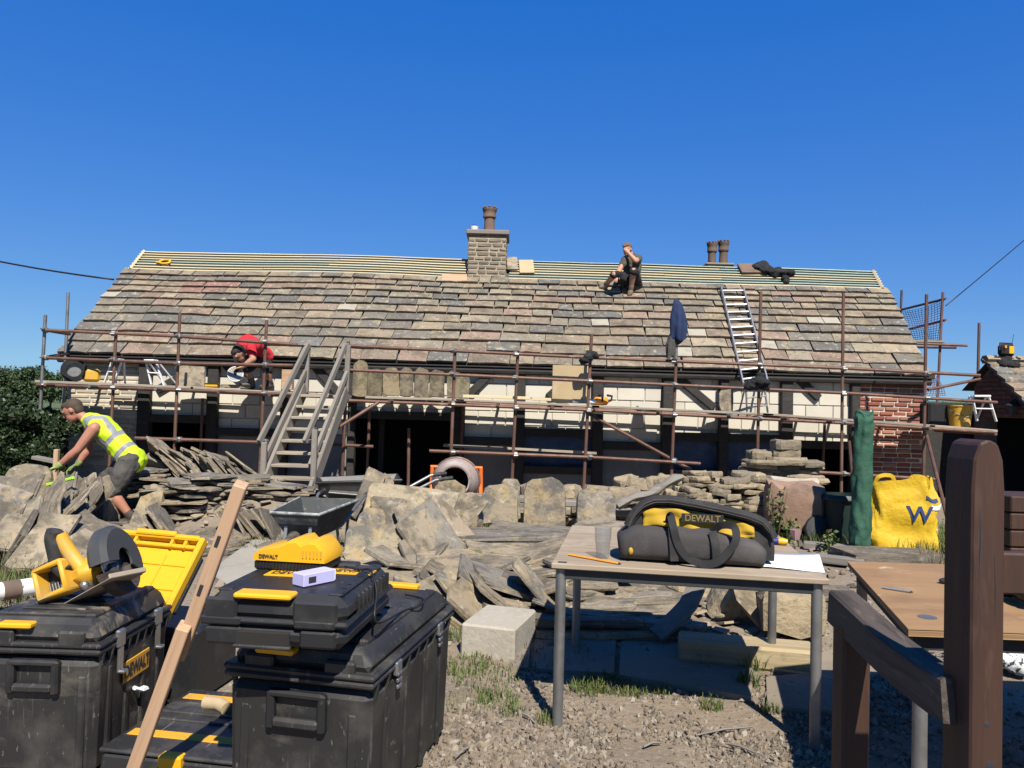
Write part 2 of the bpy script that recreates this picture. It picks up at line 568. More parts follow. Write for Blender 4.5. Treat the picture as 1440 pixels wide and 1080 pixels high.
m_bag = mat('yellow_bulk_bag', (.72, .46, .02), .6, bump=(3.5, .8, .04), layers=[((.62, .37, .02), 4, .5, .7, .6), ((.85, .62, .15), 9, .6, .75, .5)])
m_bagblue = mat('bag_print', (.03, .06, .17), .7)
m_orangebarrier = mat('orange_barrier', (.85, .17, .02), .5)
m_mixer = mat('mixer_drum', (.36, .29, .26), .85, layers=[((.48, .44, .41), 4, .48, .66, .8), ((.25, .11, .06), 7, .58, .72, .7)], bump=(20, .5, .008))
m_dark = mat('interior_shade', (.02, .018, .016), .95)  # near-black colour in place of the shade inside rooms and recesses
m_barrow = mat('barrow_tray', (.055, .062, .06), .7, layers=[((.10, .105, .10), 5, .5, .7, .7), ((.34, .34, .33), 18, .6, .74, .5)])
m_splash = mat('cement_splashed', (.30, .32, .32), .75, layers=[((.10, .11, .11), 9, .45, .6, .8), ((.6, .61, .6), 13, .56, .7, .8)])
m_concrete = mat('cast_concrete', (.42, .385, .31), .95, bump=(35, .6, .008), layers=[((.30, .27, .21), 5, .48, .7, .6), ((.52, .49, .42), 30, .55, .7, .6)])
m_path = mat('concrete_path', (.36, .335, .28), .95, bump=(25, .3, .006), layers=[((.27, .25, .21), 2, .48, .68, .7), ((.42, .40, .35), 14, .55, .7, .5)])
m_flag = mat('paving_flag', (.27, .225, .165), .92, bump=(9, .4, .01), rnd=.1, layers=[((.18, .16, .125), 2.2, .48, .68, .8), ((.38, .34, .27), 11, .58, .74, .5)])
m_ground = mat('ground', (.25, .195, .14), .97, shift=False, bump=(14, .8, .03),
               layers=[((.26, .215, .16), .7, .45, .65, .8), ((.14, .115, .085), 1.7, .5, .7, .6), ((.33, .30, .26), 26, .55, .68, .7), ((.10, .085, .06), 48, .6, .7, .6)])
m_gravel = mat('gravel', (.3, .27, .23), .93, island=True, ramp=[(.235, .19, .14), (.18, .15, .115), (.27, .225, .175), (.215, .17, .12), (.14, .12, .095), (.32, .28, .225)], bump=(60, .4, .004))
m_grass = mat('grass', (.09, .13, .03), .8, island=True, ramp=[(.09, .135, .03), (.07, .115, .025), (.13, .16, .045), (.19, .17, .07), (.10, .15, .04)])
m_dry = mat('dry_stalk', (.22, .17, .10), .9, island=True, ramp=[(.22, .17, .10), (.16, .12, .08), (.27, .22, .14)])
m_hedge = mat('hedge_leaf', (.035, .065, .018), .5, island=True, ramp=[(.022, .042, .014), (.032, .056, .018), (.018, .036, .013), (.045, .07, .024)], spec=.4)
m_tree = mat('tree_leaf', (.05, .08, .03), .7, island=True, ramp=[(.045, .075, .028), (.06, .09, .03), (.036, .062, .024)])
m_bark = mat('bark', (.10, .08, .06), .95, bump=(9, .8, .02))
m_field = mat('field', (.08, .12, .04), .95, shift=False, layers=[((.05, .08, .03), .03, .45, .6, .8)])
m_skin = mat('skin', (.50, .27, .18), .55, subsurf=.08, spec=.4, layers=[((.42, .20, .13), 9, .5, .7, .5)])
m_skin2 = mat('sunburnt_skin', (.45, .20, .13), .6, spec=.4, layers=[((.36, .16, .10), 9, .5, .7, .5)])
m_hair = mat('brown_hair', (.07, .045, .028), .75, bump=(60, .6, .006))
m_darkhair = mat('black_hair', (.02, .016, .013), .7, bump=(60, .6, .006))
m_red = mat('red_shirt', (.52, .018, .03), .85, bump=(8, .9, .03))
m_shorts = mat('grey_shorts', (.075, .07, .062), .9, bump=(9, .9, .03), layers=[((.11, .10, .088), 6, .5, .7, .6)])
m_blackcloth = mat('black_cloth', (.015, .015, .017), .9, bump=(9, .6, .012), layers=[((.035, .035, .038), 6, .5, .7, .6)])
m_olive = mat('olive_shirt', (.085, .08, .055), .9, bump=(9, .5, .012))
m_boot = mat('work_boot', (.06, .05, .042), .8, layers=[((.2, .165, .12), 8, .48, .68, .7)])
m_tanboot = mat('tan_boot', (.28, .20, .14), .85, layers=[((.15, .11, .08), 8, .5, .7, .6)])
m_glove = mat('green_glove', (.30, .42, .12), .8, layers=[((.08, .09, .07), 6, .5, .62, .7)])
m_lime = mat('lime_handle', (.42, .80, .05), .5)
m_cable = mat('black_cable', (.012, .012, .013), .5)
m_net = mat('debris_net', (.22, .12, .20), .8)
m_pinkglass = mat('pink_plastic', (.75, .5, .5), .3, trans=.6)
m_sandstone = mat('red_sandstone', (.28, .175, .125), .93, bump=(7, .5, .02), layers=[((.36, .28, .21), 1.6, .5, .7, .6), ((.19, .12, .09), 4, .5, .7, .6)])
m_sandpale = mat('pale_sawn_stone', (.52, .46, .38), .93, bump=(20, .4, .006), layers=[((.36, .31, .25), 4, .5, .7, .6)])

nt = m_ground.node_tree                                   # beyond the yard the ground is grassed over
N, L = nt.nodes, nt.links
bs = N['Principled BSDF']
src = bs.inputs['Base Color'].links[0].from_socket
tc = N.new('ShaderNodeTexCoord')
ln = N.new('ShaderNodeVectorMath')
ln.operation = 'LENGTH'
L.new(tc.outputs['Object'], ln.inputs[0])
mr = N.new('ShaderNodeMapRange')
mr.inputs[1].default_value = 14.5
mr.inputs[2].default_value = 17
L.new(ln.outputs['Value'], mr.inputs[0])
mx = N.new('ShaderNodeMix')
mx.data_type = 'RGBA'
L.new(mr.outputs[0], mx.inputs[0])
L.new(src, mx.inputs[6])
mx.inputs[7].default_value = (.06, .085, .03, 1)
L.new(mx.outputs[2], bs.inputs['Base Color'])

m_plinth_shade = mat('plinth_shade_grey', (.215, .215, .21), .95, bump=(12, .4, .008), layers=[((.15, .148, .14), 1.5, .48, .68, .7), ((.28, .275, .26), 5, .56, .72, .5)])  # lower wall panels coloured dark grey to stand in for shade under the deck
m_sandlid = mat('sandy_lid', (.028, .028, .028), .55, spec=.45, bump=(120, .15, .001),
                layers=[((.09, .085, .075), 4, .48, .70, .8), ((.42, .335, .24), 5, .55, .66, .85, (.6, 2.5, 1)), ((.25, .2, .15), 16, .58, .72, .6)])


# ------------------------------------------------------------------ ground
MOUNDS = [(-5.3, 7.2, 1.1, .8, .30), (-3.7, 9.3, 1.5, .9, .42), (-2.7, 8.9, .9, .7, .22), (-.9, 6.7, .6, .5, .15), (-.2, 5.4, 1.2, .6, .12),
          (3.3, 9.9, 1.6, .6, .22), (2.6, 9.6, .8, .5, .18), (1.9, 5.3, .9, .5, .05), (-5.2, 5.6, .9, .6, .16), (-4.15, 8.35, .55, .45, -.22)]


def gz(x, y):
    z = 0.0
    for mx, my, sx, sy, h in MOUNDS:
        z += h * math.exp(-((x - mx) / sx) ** 2 - ((y - my) / sy) ** 2)
    if 0 < y < 14 and abs(x) < 12:
        z += .018 * noise.noise(Vector((x * 1.3, y * 1.3, 0))) + .008 * noise.noise(Vector((x * 5, y * 5, 3)))
    return z


def axis_steps(lo, hi, step, far):
    a = []
    x = lo
    while x <= hi:
        a.append(x)
        x += step
    up, d = [], step
    x = a[-1]
    while x < far:
        d *= 1.45
        x += d
        up.append(x)
    dn, d = [], step
    x = lo
    while x > -far:
        d *= 1.45
        x -= d
        dn.append(x)
    return dn[::-1] + a + up


gx = axis_steps(-9, 9, .13, 3000)
gy = axis_steps(.5, 13.5, .13, 3000)
mb = MB()
mb.v = [(x, y, gz(x, y)) for y in gy for x in gx]
n = len(gx)
mb.f = [(j * n + i, j * n + i + 1, (j + 1) * n + i + 1, (j + 1) * n + i) for j in range(len(gy) - 1) for i in range(n - 1)]
mb.m = [0] * len(mb.f)
struct(mb.build('ground', m_ground, smooth=180, recalc=False))

# concrete path between the slab heaps
mb = MB()
pts = [G(292, 812), G(300, 806), G(366, 757), G(410, 752), G(445, 768), G(430, 830), G(380, 870)]
mb.prism([(p.x, p.y) for p in pts], -.05, .045)
struct(mb.build('path', m_path))

# rolling fields far off
mb = MB()


def hillf(u, v):
    x = lerp(-1500, 1500, u)
    y = lerp(300, 1500, v)
    h = 10 * math.sin(v * math.pi) + 14 * v + 9 * noise.noise(Vector((x * .004, y * .004, 1)))
    return (x, y, h * min(1, v * 5) - 1.0)


mb.grid(hillf, 60, 24)
struct(mb.build('hills', m_field, smooth=180))

# ------------------------------------------------------------------ house
E0, E1 = P(86, 498, 12.45), P(1306, 531, 12.45)
R0, R1 = P(199, 354.5, 15.0), P(1232, 381.5, 15.0)
RN = (E1 - E0).cross(R0 - E0).normalized()
if RN.z < 0:
    RN = -RN


def Rf(u, s, h=0.0):
    p = lerp(lerp(E0, E1, u), lerp(R0, R1, u), s)
    w = .03 * noise.noise(Vector((u * 6, s * 2.5, 4))) + .008 * noise.noise(Vector((u * 17, s * 5, 9)))
    w += .04 * math.exp(-((u - .3) / .12) ** 2) * s
    return p + RN * (h + w)


def roofhit(px, py, h=0.0):
    d = ray(px, py)
    t = (E0 + RN * h - EYE).dot(RN) / d.dot(RN)
    return EYE + d * t


def roofu(px, py):
    p = roofhit(px, py)
    s = (p.y - E0.y) / (R0.y - E0.y)
    a, b = lerp(E0, R0, s), lerp(E1, R1, s)
    return (p.x - a.x) / (b.x - a.x), s


WY = 12.62
house = thing('cottage', 'long low stone-roofed cottage being re-slated behind the scaffolding', 'house', (0, WY, 0))
xw = lambda px: P(px, 575, WY).x
XL, XR = xw(94), xw(1299)
roof = MB()
roof.grid(lambda u, v: Rf(u, v, -.035), 60, 8)
RB0, RB1 = R0 + Vector((0, 2.6, -2.1)), R1 + Vector((0, 2.6, -2.1))
roof.grid(lambda u, v: lerp(lerp(RB0, RB1, u), lerp(R0, R1, u), v) + Vector((0, 0, .02 * math.sin(u * 9))) * (1 - v), 30, 2)
roof = roof.build('roof', m_membrane, house, world=True)

# slates, course by course
SH, courses = .092, []
s, k = 0.0, 0
U_HIDE = None
while s < .755:
    courses.append((s, SH))
    s += SH
    SH *= .948
STOP = s
cand = []
for ci, (s0, hs) in enumerate(courses):
    u = -.004 + .003 * rng.random()
    wm = lerp(.56, .36, ci / len(courses)) / (E1.x - E0.x)
    while u < 1.0:
        w = wm * rng.choice((.6, .75, .9, 1, 1, 1.1, 1.25, 1.5)) * rng.uniform(.92, 1.08)
        u1 = min(u + w, 1.004 + .003 * rng.random())
        if 1.0 - u1 < wm * .4:
            u1 = 1.004
        g = .0012 * rng.random() + .0006
        jl = [rng.uniform(-.05, .05) * hs * .9 for _ in range(4)]
        hh = rng.uniform(-.006, .014)
        ov = s0 + hs * 1.55
        lower = [(u, s0 + jl[0]), (lerp(u, u1 - g, .33), s0 + jl[1] * .8), (lerp(u, u1 - g, .7), s0 + jl[2] * .8), (u1 - g, s0 + jl[3])]
        sk = rng.uniform(-.0015, .0015)
        top_ = [Rf(a, b, .072 + hh) for a, b in lower] + [Rf(u1 - g + sk, ov, .012), Rf(u + sk, ov, .012)]
        bot_ = [Rf(a, b, .036 + hh) for a, b in lower] + [Rf(u1 - g + sk, ov, -.006), Rf(u + sk, ov, -.006)]
        top_[0] += RN * -.006
        top_[3] += RN * -.006
        cand.append(((u1 - u) * hs / (1 + .6 * s0), u, u1, s0, top_ + bot_))
        u = u1
SF = [(0, 1, 2, 3, 4, 5), (11, 10, 9, 8, 7, 6)] + [(i, i + 6, (i + 1) % 6 + 6, (i + 1) % 6) for i in range(6)]
cand.sort(key=lambda c: -c[0])
rest = MB()
for i, (a, u, u1, s0, vs) in enumerate(cand):
    cu, cs = (u + u1) / 2, s0
    m = m_slate
    if .085 < cu < .16 and .50 < cs < .56 or (.10 < cu < .14 and .56 < cs < .66):
        m = m_redslate
    elif (u1 - u) < .024 and rng.random() < .35:
        m = m_paleslate
    if i < 292:
        MB().add(vs, SF).build('roof_slate', m, roof, origin=sum(vs, Vector()) / 12)
    else:
        rest.add(vs, SF)
rest.build('upper_roof_slates', m_slate_i, roof, world=True)['kind'] = 'stuff'

# battens over membrane near the ridge
CU0, CU1 = roofu(655, 385)[0], roofu(716, 385)[0]
NB = 8
for k in range(NB):
    s = lerp(STOP + .018, .995, k / (NB - 1))
    spans = [(0.0, 1.0)] if s < .80 else [(0.0, CU0), (CU1, 1.0)]
    for a, b in spans:
        nseg = max(1, round((b - a) / .27))
        cuts = [a] + [lerp(a, b, (j + rng.uniform(-.25, .25)) / nseg) for j in range(1, nseg)] + [b]
        for c0, c1 in zip(cuts, cuts[1:]):
            c0 += .0004
            mbt = MB()
            rows = []
            L = 8
            js = rng.uniform(-.0015, .0015)
            for q in range(L + 1):
                u = lerp(c0, c1, q / L)
                ds = .0043
                rows += [Rf(u, s - ds + js, .0), Rf(u, s - ds + js, .024), Rf(u, s + ds + js, .024), Rf(u, s + ds + js, .0)]
            fs = [(0, 1, 2, 3), tuple(4 * L + j for j in (3, 2, 1, 0))]
            for q in range(L):
                for j in range(4):
                    fs.append((4 * q + j, 4 * q + (j + 1) % 4, 4 * q + 4 + (j + 1) % 4, 4 * q + 4 + j))
            green = c0 > CU1 - .01 and 0 < k < 8 and rng.random() < .65 or rng.random() < .12
            mbt.add(rows, fs).build('batten', m_battengreen if green else m_batten, roof, origin=rows[len(rows) // 2])
# verge strips beside the battens
for u in (.004, .996):
    mb = MB()
    mb.tube([Rf(u, STOP + .01, .03), Rf(u, .9, .03), Rf(u, 1.0, .03)], .03, 4)
    mb.build('verge_batten', m_batten, roof, world=True)

# timber frame and infill
BAY = .14


def timber(a, b, w, name='timber_post', dep=.16, y=WY - .03):
    a, b = Vector((a[0], y, a[1])), Vector((b[0], y, b[1]))
    d = b - a
    M = frame((a + b) / 2, d, (0, -1, 0))
    mb = MB().box((0, 0, 0), (d.length, w, dep), .012, M)
    return mb.build(name, m_tarblack, house, origin=(a + b) / 2 + Vector((0, 0, .0)))


block_cache = {}


def blockmesh(w, h, d, m, ch=.006, key=''):
    k = (round(w, 2), round(h, 3), key)
    if k not in block_cache:
        block_cache[k] = MB().box((0, 0, 0), (k[0], d, k[1]), ch).mesh('block', m)
    return block_cache[k]


def masonry(px0, px1, z0, z1, bw, bh, m, mm, name, off=0, ragged=0.0, x0=None, x1=None):
    """an infill panel of mortar with its courses of blocks as pieces"""
    x0 = xw(px0) if x0 is None else x0
    x1 = xw(px1) if x1 is None else x1
    back = MB().box(((x0 + x1) / 2, WY + .085, (z0 + z1) / 2), (x1 - x0, .14, z1 - z0))
    p = back.build(name + '_panel', mm, house, world=True)
    pitch = bh + .011
    k = math.floor(z0 / pitch)
    while k * pitch < z1 - .03:
        lo, hi = max(k * pitch, z0) + .005, min(k * pitch + bh, z1 - .004)
        x = x0 - (bw * (.5 if (k + off) % 2 else 0.0)) * (1 if not ragged else rng.random())
        while x < x1 - .02:
            w_ = bw * (1 + (rng.uniform(-ragged, ragged) if ragged else 0))
            a, b = max(x, x0) + .005, min(x + w_, x1 - .004)
            if b - a > .05 and hi - lo > .03:
                h_ = hi - lo
                o = inst(name, blockmesh(b - a, round(h_, 2), .1, m, .012 if ragged else .005, name),
                         ((a + b) / 2, WY + .045 + (rng.uniform(-.012, .012) if ragged else rng.uniform(-.0015, .0015)), (lo + hi) / 2), parent=p)
                o.scale = ((b - a) / round(b - a, 2), 1, h_ / round(h_, 2))
            x += w_ + .011
        k += 1
    return p


WT = 2.06
masonry(94, 197, -.05, WT, .26, .066, m_wallstone, m_mortar, 'walling_stone', ragged=.45)
BL = ('concrete_block', .44, .215)
bays = [(213, 293, 1.12, WT), (307, 396, .90, WT), (406, 492, .90, WT), (501, 636, 1.28, WT), (653, 727, .86, WT), (738, 834, 1.05, WT), (848, 930, .84, WT),
        (943, 1011, 1.05, WT), (1023, 1098, 1.05, WT), (1113, 1195, .98, WT)]
for i, (a, b, z0, z1) in enumerate(bays):
    masonry(a, b, z0, z1, .44, .215, m_block, m_mortar, 'concrete_block', off=i % 2)
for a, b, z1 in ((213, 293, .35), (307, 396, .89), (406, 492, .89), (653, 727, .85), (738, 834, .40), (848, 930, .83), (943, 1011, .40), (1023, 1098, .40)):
    MB().box(((xw(a) + xw(b)) / 2, WY + .07, z1 / 2 - .03), (xw(b) - xw(a), .12, z1 + .06)).build('shade_grey_plinth', m_plinth_shade, house, world=True)  # the panel colour carries the deck's shade
masonry(1206, 1299, -.05, WT, .215, .065, m_brick, m_mortar, 'brick', ragged=.04)
for px0, px1 in ((197, 213), (293, 307), (396, 406), (492, 501), (636, 653), (727, 738), (834, 848), (930, 943), (1011, 1023), (1098, 1113), (1195, 1206)):  # first post is a dark strip in place of the shaded wall return
    c = (xw(px0) + xw(px1)) / 2
    timber((c, -.05), (c + rng.uniform(-.02, .02), WT), xw(px1) - xw(px0) + .012)
for px0, px1, z in ((213, 293, 1.09), (307, 396, .90), (501, 636, 1.24), (653, 727, .86), (738, 834, 1.02), (738, 834, .42), (848, 930, .84), (943, 1011, 1.02), (1023, 1098, 1.02),
                    (943, 1011, .42), (1023, 1098, .42), (1113, 1195, .94)):
    timber((xw(px0), z), (xw(px1), z), .13, 'timber_rail', .14, WY - .02)
for (pa, za), (pb, zb) in (((284, 2.0), (222, 1.55)), ((316, 2.0), (355, 1.6)), ((438, 2.05), (478, 1.55)), ((660, 1.62), (694, 2.03)), ((807, 2.0), (770, 1.6)), ((951, 1.98), (1003, 1.5)),
                           ((1120, 2.02), (1150, 1.7))):
    timber((xw(pa), za), (xw(pb), zb), .13, 'timber_brace', .13, WY - .012)
# wall plate / fascia, gutter
mb = MB().box(((XL + XR) / 2, WY - .04, WT + .06), (XR - XL + .25, .14, .13), .01)
mb.build('wall_plate', m_tarblack, house, world=True)
mb = MB().tube([lerp(E0, E1, t) + Vector((0, .05, -.075)) for t in (-.005, .25, .5, .75, 1.004)], .055, 8)
mb.build('gutter', m_tarblack, house, world=True, smooth=40)
mb = MB().box(((XL + XR) / 2, 12.52, WT + .012), (XR - XL + .1, .18, .02))
mb.build('soffit', m_tarblack, house, world=True)
# side and rear walls with gables
for X, mm, nm in ((XL + .1, m_wallstone, 'gable_wall'), (XR - .1, m_brick, 'gable_wall')):
    mb = MB()
    prof = [(12.77, -.05), (17.4, -.05), (17.4, 2.0), (15.0, 4.12), (12.77, 2.2)]
    vs = [(X - .1, y, z) for y, z in prof] + [(X + .1, y, z) for y, z in prof]
    mb.add(vs, [(0, 1, 2, 3, 4), (9, 8, 7, 6, 5)] + [(i, (i + 1) % 5, (i + 1) % 5 + 5, i + 5) for i in range(5)])
    mb.build(nm, mm, house, world=True)
MB().box(((XL + XR) / 2, 17.3, 1), (XR - XL, .2, 2.1)).build('rear_wall', m_mortar, house, world=True)
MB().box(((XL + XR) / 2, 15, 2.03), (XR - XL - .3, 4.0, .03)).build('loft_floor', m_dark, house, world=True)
MB().box(((XL + XR) / 2, 14.4, 1), (XR - XL - .3, .05, 2.0)).build('inner_wall', m_dark, house, world=True)  # inner surfaces coloured near-black for the shade indoors
# sheeted window openings
for a, b in ((738, 834), (943, 1011), (1023, 1098)):
    x0, x1 = xw(a), xw(b)
    mb = MB().grid(lambda u, v: (lerp(x0, x1, u), WY + .06 + .03 * noise.noise(Vector((u * 5 + a, v * 4, 0))), lerp(.48, .97, v)), 16, 8)
    mb.build('window_sheet', m_bluetarp, house, world=True, smooth=180)
# a half-open boarded doorway post and long rail inside the big opening
timber((xw(530), -.05), (xw(531), 1.2), .1, 'door_post', .1, WY + .5)
# white flashing beside the chimney and loose boards
CY = roofhit(685, 389).y
cw0, cw1 = P(658, 360, CY).x, P(712, 360, CY).x
ctop = P(685, 330, CY).z
cbot = roofhit(685, 389).z - .25
chim = MB().box(((cw0 + cw1) / 2, CY + .36, (ctop + cbot) / 2), (cw1 - cw0 - .02, .70, ctop - cbot)).build('chimney', m_chimmortar, house, world=True)
z = cbot
k = 0
while z < ctop - .05:
    h = rng.uniform(.065, .095)
    h = min(h, ctop - z)
    for face in (0, 1, 2):
        L = (cw1 - cw0) if face == 0 else .70
        t = -rng.uniform(0, .18)
        while t < L - .03:
            w = rng.uniform(.13, .30)
            a, b = max(t, 0), min(t + w, L)
            if b - a > .04:
                c = (a + b) / 2
                if face == 0:
                    ct, dm = (cw0 + c, CY + .03, z + h / 2), (b - a - .018, .07, h - .02)
                elif face == 1:
                    ct, dm = (cw0 + .03, CY + c, z + h / 2), (.07, b - a - .018, h - .02)
                else:
                    ct, dm = (cw1 - .03, CY + c, z + h / 2), (.07, b - a - .018, h - .02)
                if face == 0 or face == 1 and k % 1 == 0 or face == 2:
                    mbs = MB().box((0, 0, 0), dm, .014)
                    mbs.v = [tuple(Vector(v) + Vector((rng.uniform(-.006, .006), rng.uniform(-.006, .006), rng.uniform(-.006, .006)))) for v in mbs.v]
                    o = mbs.build('chimney_stone', m_chimstone)
                    o.location = ct
                    setp(o, chim, True)
            t += w
    z += h
    k += 1
mb = MB().box(((cw0 + cw1) / 2, CY + .36, ctop + .045), (cw1 - cw0 + .09, .82, .09), .015)
cap = mb.build('chimney_cap', mat('cap_stone', (.24, .21, .19), .9, bump=(9, .5, .01)), chim, world=True)


def pot(px, py0, py1, Y, rad, parent):
    b, t = P(px, py1, Y), P(px, py0, Y)
    H = t.z - b.z
    mb = MB()
    prof = [(0, 0), (1.0, 0), (1.0, .06), (.86, .08), (.80, .45), (.82, .52), (1.02, .56), (1.05, .62), (.98, .66), (1.0, .80), (1.12, .84), (1.14, .92), (1.0, .93), (.72, .93), (.70, .5), (0, .5)]
    mb.lathe([(r * rad, z_ * H) for r, z_ in prof], 18)
    for q in range(8):
        a = q * math.pi / 4
        mb.box((math.cos(a) * rad * .98, math.sin(a) * rad * .98, H * .965), (rad * .42, rad * .42, H * .075), .008)
    o = mb.build('chimney_pot', m_clay, smooth=40)
    o.location = b
    setp(o, parent, True)


pot(688, 291, 326, CY + .36, .125, chim)
# second stack beyond the ridge
b = P(1009, 374, 17.0)
ch2 = MB().box((b.x, 17.0, b.z - .75), (.55, .45, 1.5), .02).build('chimney', m_chimstone, house, world=True)
MB().box((b.x, 17.0, b.z + .0), (.62, .5, .06), .02).build('chimney_cap', m_chimstone, ch2, world=True)
pot(1001, 340, 373, 17.0, .105, ch2)
pot(1017, 338, 373, 17.0, .11, ch2)

# loose things on the roof
def roofslab(px0, py0, px1, py1, th, m, name, label, cat, h=.04, yaw=0):
    a, b, c = roofhit(px0, py1, h), roofhit(px1, py1, h), roofhit(px0, py0, h)
    M = frame((b + c) / 2, b - a, RN)
    o = MB().box((0, 0, 0), ((b - a).length, (c - a).length, th), .006).build(name, m)
    o.matrix_basis = M @ Matrix.Rotation(yaw, 4, 'Z')
    return tag(o, label, cat)


roofslab(621, 386, 657, 396, .03, m_newwood, 'timber_offcut', 'orange timber offcut lying on battens at the foot of the stone chimney', 'board', .06)
roofslab(730, 366, 751, 384, .03, m_pale_ply, 'plywood_offcut', 'square pale plywood offcut on the battens beside the chimney', 'board', .06)
roofslab(713, 362, 728, 379, .03, m_slab, 'stone_slate', 'grey stone slate propped between chimney and plywood offcut on the battens', 'slate', .06)
roofslab(1040, 372, 1075, 384, .05, m_clay, 'ridge_stone', 'brownish stone lying on the battens next to the black cloth', 'stone', .06)
roofslab(868, 385, 885, 399, .05, m_newwood, 'timber_offcut', 'pale timber offcut wedged under the seated roofer on the battens', 'board', .08)


def cloth_heap(name, pts, m, label, cat, seed=0, res=.03, vox=.014):
    mb = MB()
    r_ = random.Random(seed)
    for c, r in pts:
        mb.ball(c, (r * r_.uniform(.9, 1.4), r * r_.uniform(.8, 1.2), r * r_.uniform(.55, .9)), 14, 9)
    o = mb.build(name, m)
    rm = o.modifiers.new('Remesh', 'REMESH')
    rm.mode = 'VOXEL'
    rm.voxel_size = vox
    rm.use_smooth_shade = True
    tx = bpy.data.textures.new(name, 'CLOUDS')
    tx.noise_scale = .09
    d = o.modifiers.new('Displace', 'DISPLACE')
    d.texture = tx
    d.texture_coords = 'LOCAL'
    d.strength = .07
    d.mid_level = .5
    return tag(o, label, cat)


hp = []
for i in range(16):
    t = i / 15
    hp.append((roofhit(lerp(1065, 1112, t), lerp(377, 386, t) + rng.uniform(-3, 3), .08), rng.uniform(.07, .12)))
hp += [(roofhit(1104, 391, .07), .07), (roofhit(1106, 396, .05), .05), (roofhit(1072, 373, .1), .1)]
cloth_heap('black_cloth', hp, m_blackcloth, 'crumpled black cloth draped over the ridge battens', 'cloth', 3)
# tape coil
c = roofhit(232, 368, .06)
mb = MB()
M = frame(c, (1, 0, 0), RN)
mb.tube([M @ Vector((.10 * math.cos(a), .07 * math.sin(a), 0)) for a in [i * .4 for i in range(17)]], .022, 6, False)
mb.tube([M @ Vector((-.1, -.02, 0)), M @ Vector((-.16, -.03, 0))], .02, 6)
tag(mb.build('strap_coil', m_yellow, smooth=180), 'small coil of yellow strap left on the roof battens by the verge', 'strap')
# tub on the chimney cap
b = P(667, 322, CY + .3)
b.z = ctop + .088
mb = MB().lathe([(0, 0), (.065, 0), (.085, .13), (.078, .13), (.06, .01)], 12)
o = mb.build('mortar_tub', m_white, smooth=40)
o.location = b
tag(o, 'small white tub with blue lining standing on the chimney cap', 'tub')
MB().ball((.0, 0, .12), (.07, .07, .05), 10, 6).build('lining', m_blue, o, smooth=180)

# overhead lines
def wire(name, pts, r, label, sag=0.0):
    a, b = pts
    ps = [lerp(a, b, t / 24) + Vector((0, 0, -sag * 4 * (t / 24) * (1 - t / 24))) for t in range(25)]
    tag(MB().tube(ps, r, 6).build(name, m_cable, smooth=180), label, 'cable')


wire('overhead_cable', (P(-420, 240, 15.5), roofhit(160, 393, .02)), .018, 'thick black overhead cable running to the verge of the slate roof', .3)
wire('overhead_wire', (P(1330, 430, 17), P(1640, 160, 30)), .012, 'thin overhead wire rising beyond the netted scaffold tower', .1)

# ------------------------------------------------------------------ scaffolding
scaf = thing('scaffolding', 'rusty tube scaffolding with boarded deck along the cottage front', 'scaffolding', (0, 11.4, 0))
SR = .0242


def tub(name, a, b, m=m_rust, r=SR):
    mb = MB().tube([a, lerp(a, b, .5), b], r, 8)
    return mb.build(name, m, scaf, smooth=40, origin=(a + b) / 2)


def coupler(p, axis=(1, 0, 0)):
    mb = MB().box((0, 0, 0), (.085, .10, .075), .02)
    mb.tube([(-.03, -.07, 0), (.03, -.07, 0)], .014, 6)
    o = mb.build('coupler', m_galv)
    o.location = p
    o.rotation_euler = (rng.uniform(-.2, .2), 0, rng.uniform(-.3, .3))
    setp(o, scaf, True)


FD, BD = 11.4, 12.42
def post(pxt, pyt, pxb, Y, m=m_rust):
    t = P(pxt, pyt, Y)
    b = P(pxb, 690, Y)
    b.z = 0
    return tub('standard', t, b, m)


for a in ((64, 443, 50), (163, 470, 152), (253, 440, 243), (375, 450, 364), (490, 480, 480), (640, 490, 632), (728, 500, 719), (832, 470, 820), (951, 500, 943),
          (1070, 410, 1064), (1186, 412, 1183), (1303, 414, 1298)):
    post(*a, FD, m_galv if a[0] == 64 else m_rust)
for a in ((96, 411, 84), (285, 560, 280), (520, 575, 515), (652, 560, 645), (1160, 590, 1155)):
    post(*a, BD, m_galv if a[0] == 96 else m_rust)
post(1186 + 8, 620, 1204, 10.9)
tub('raker', P(1303, 612, FD), G(1338, 752, 0.0))


def rail(name, pts, Y, m=m_rust):
    for a, b in zip(pts, pts[1:]):
        tub(name, P(*a, Y), P(*b, Y), m)


rail('guard_rail', [(62, 464), (252, 473), (418, 485)], FD - .05)
rail('guard_rail', [(486, 486), (832, 503), (1190, 518), (1378, 528)], FD - .05)
rail('guard_rail', [(60, 503), (252, 511), (412, 514)], FD - .05)
rail('guard_rail', [(486, 520), (834, 536), (1192, 553), (1402, 566)], FD - .05, m_galv if False else m_rust)
rail('ledger', [(52, 541), (372, 553), (470, 557)], FD - .05)
rail('ledger', [(484, 563), (835, 577), (1190, 595), (1396, 608)], FD - .05)
rail('ledger', [(190, 616), (372, 622)], FD - .05)
rail('ledger', [(604, 634), (832, 643), (985, 652)], FD - .05)
rail('ledger', [(1080, 660), (1316, 674)], FD - .05)
rail('ledger', [(150, 545), (640, 566), (1330, 600)], BD)
tub('brace', P(828, 582, FD + .05), P(985, 668, FD + .05))
tub('brace', P(1305, 548, 12.2), P(1378, 533, 12.6))
tub('handrail_stub', P(468, 606, 11.0), P(532, 566, 11.2))
tub('handrail_stub', P(575, 602, 11.9), P(574, 690, 11.9))
tub('handrail_stub', P(465, 625, 11.6), P(525, 628, 11.6))
tub('return_rail', P(62, 464, FD), P(98, 470, BD))
tub('return_rail', P(60, 503, FD), P(96, 497, BD))
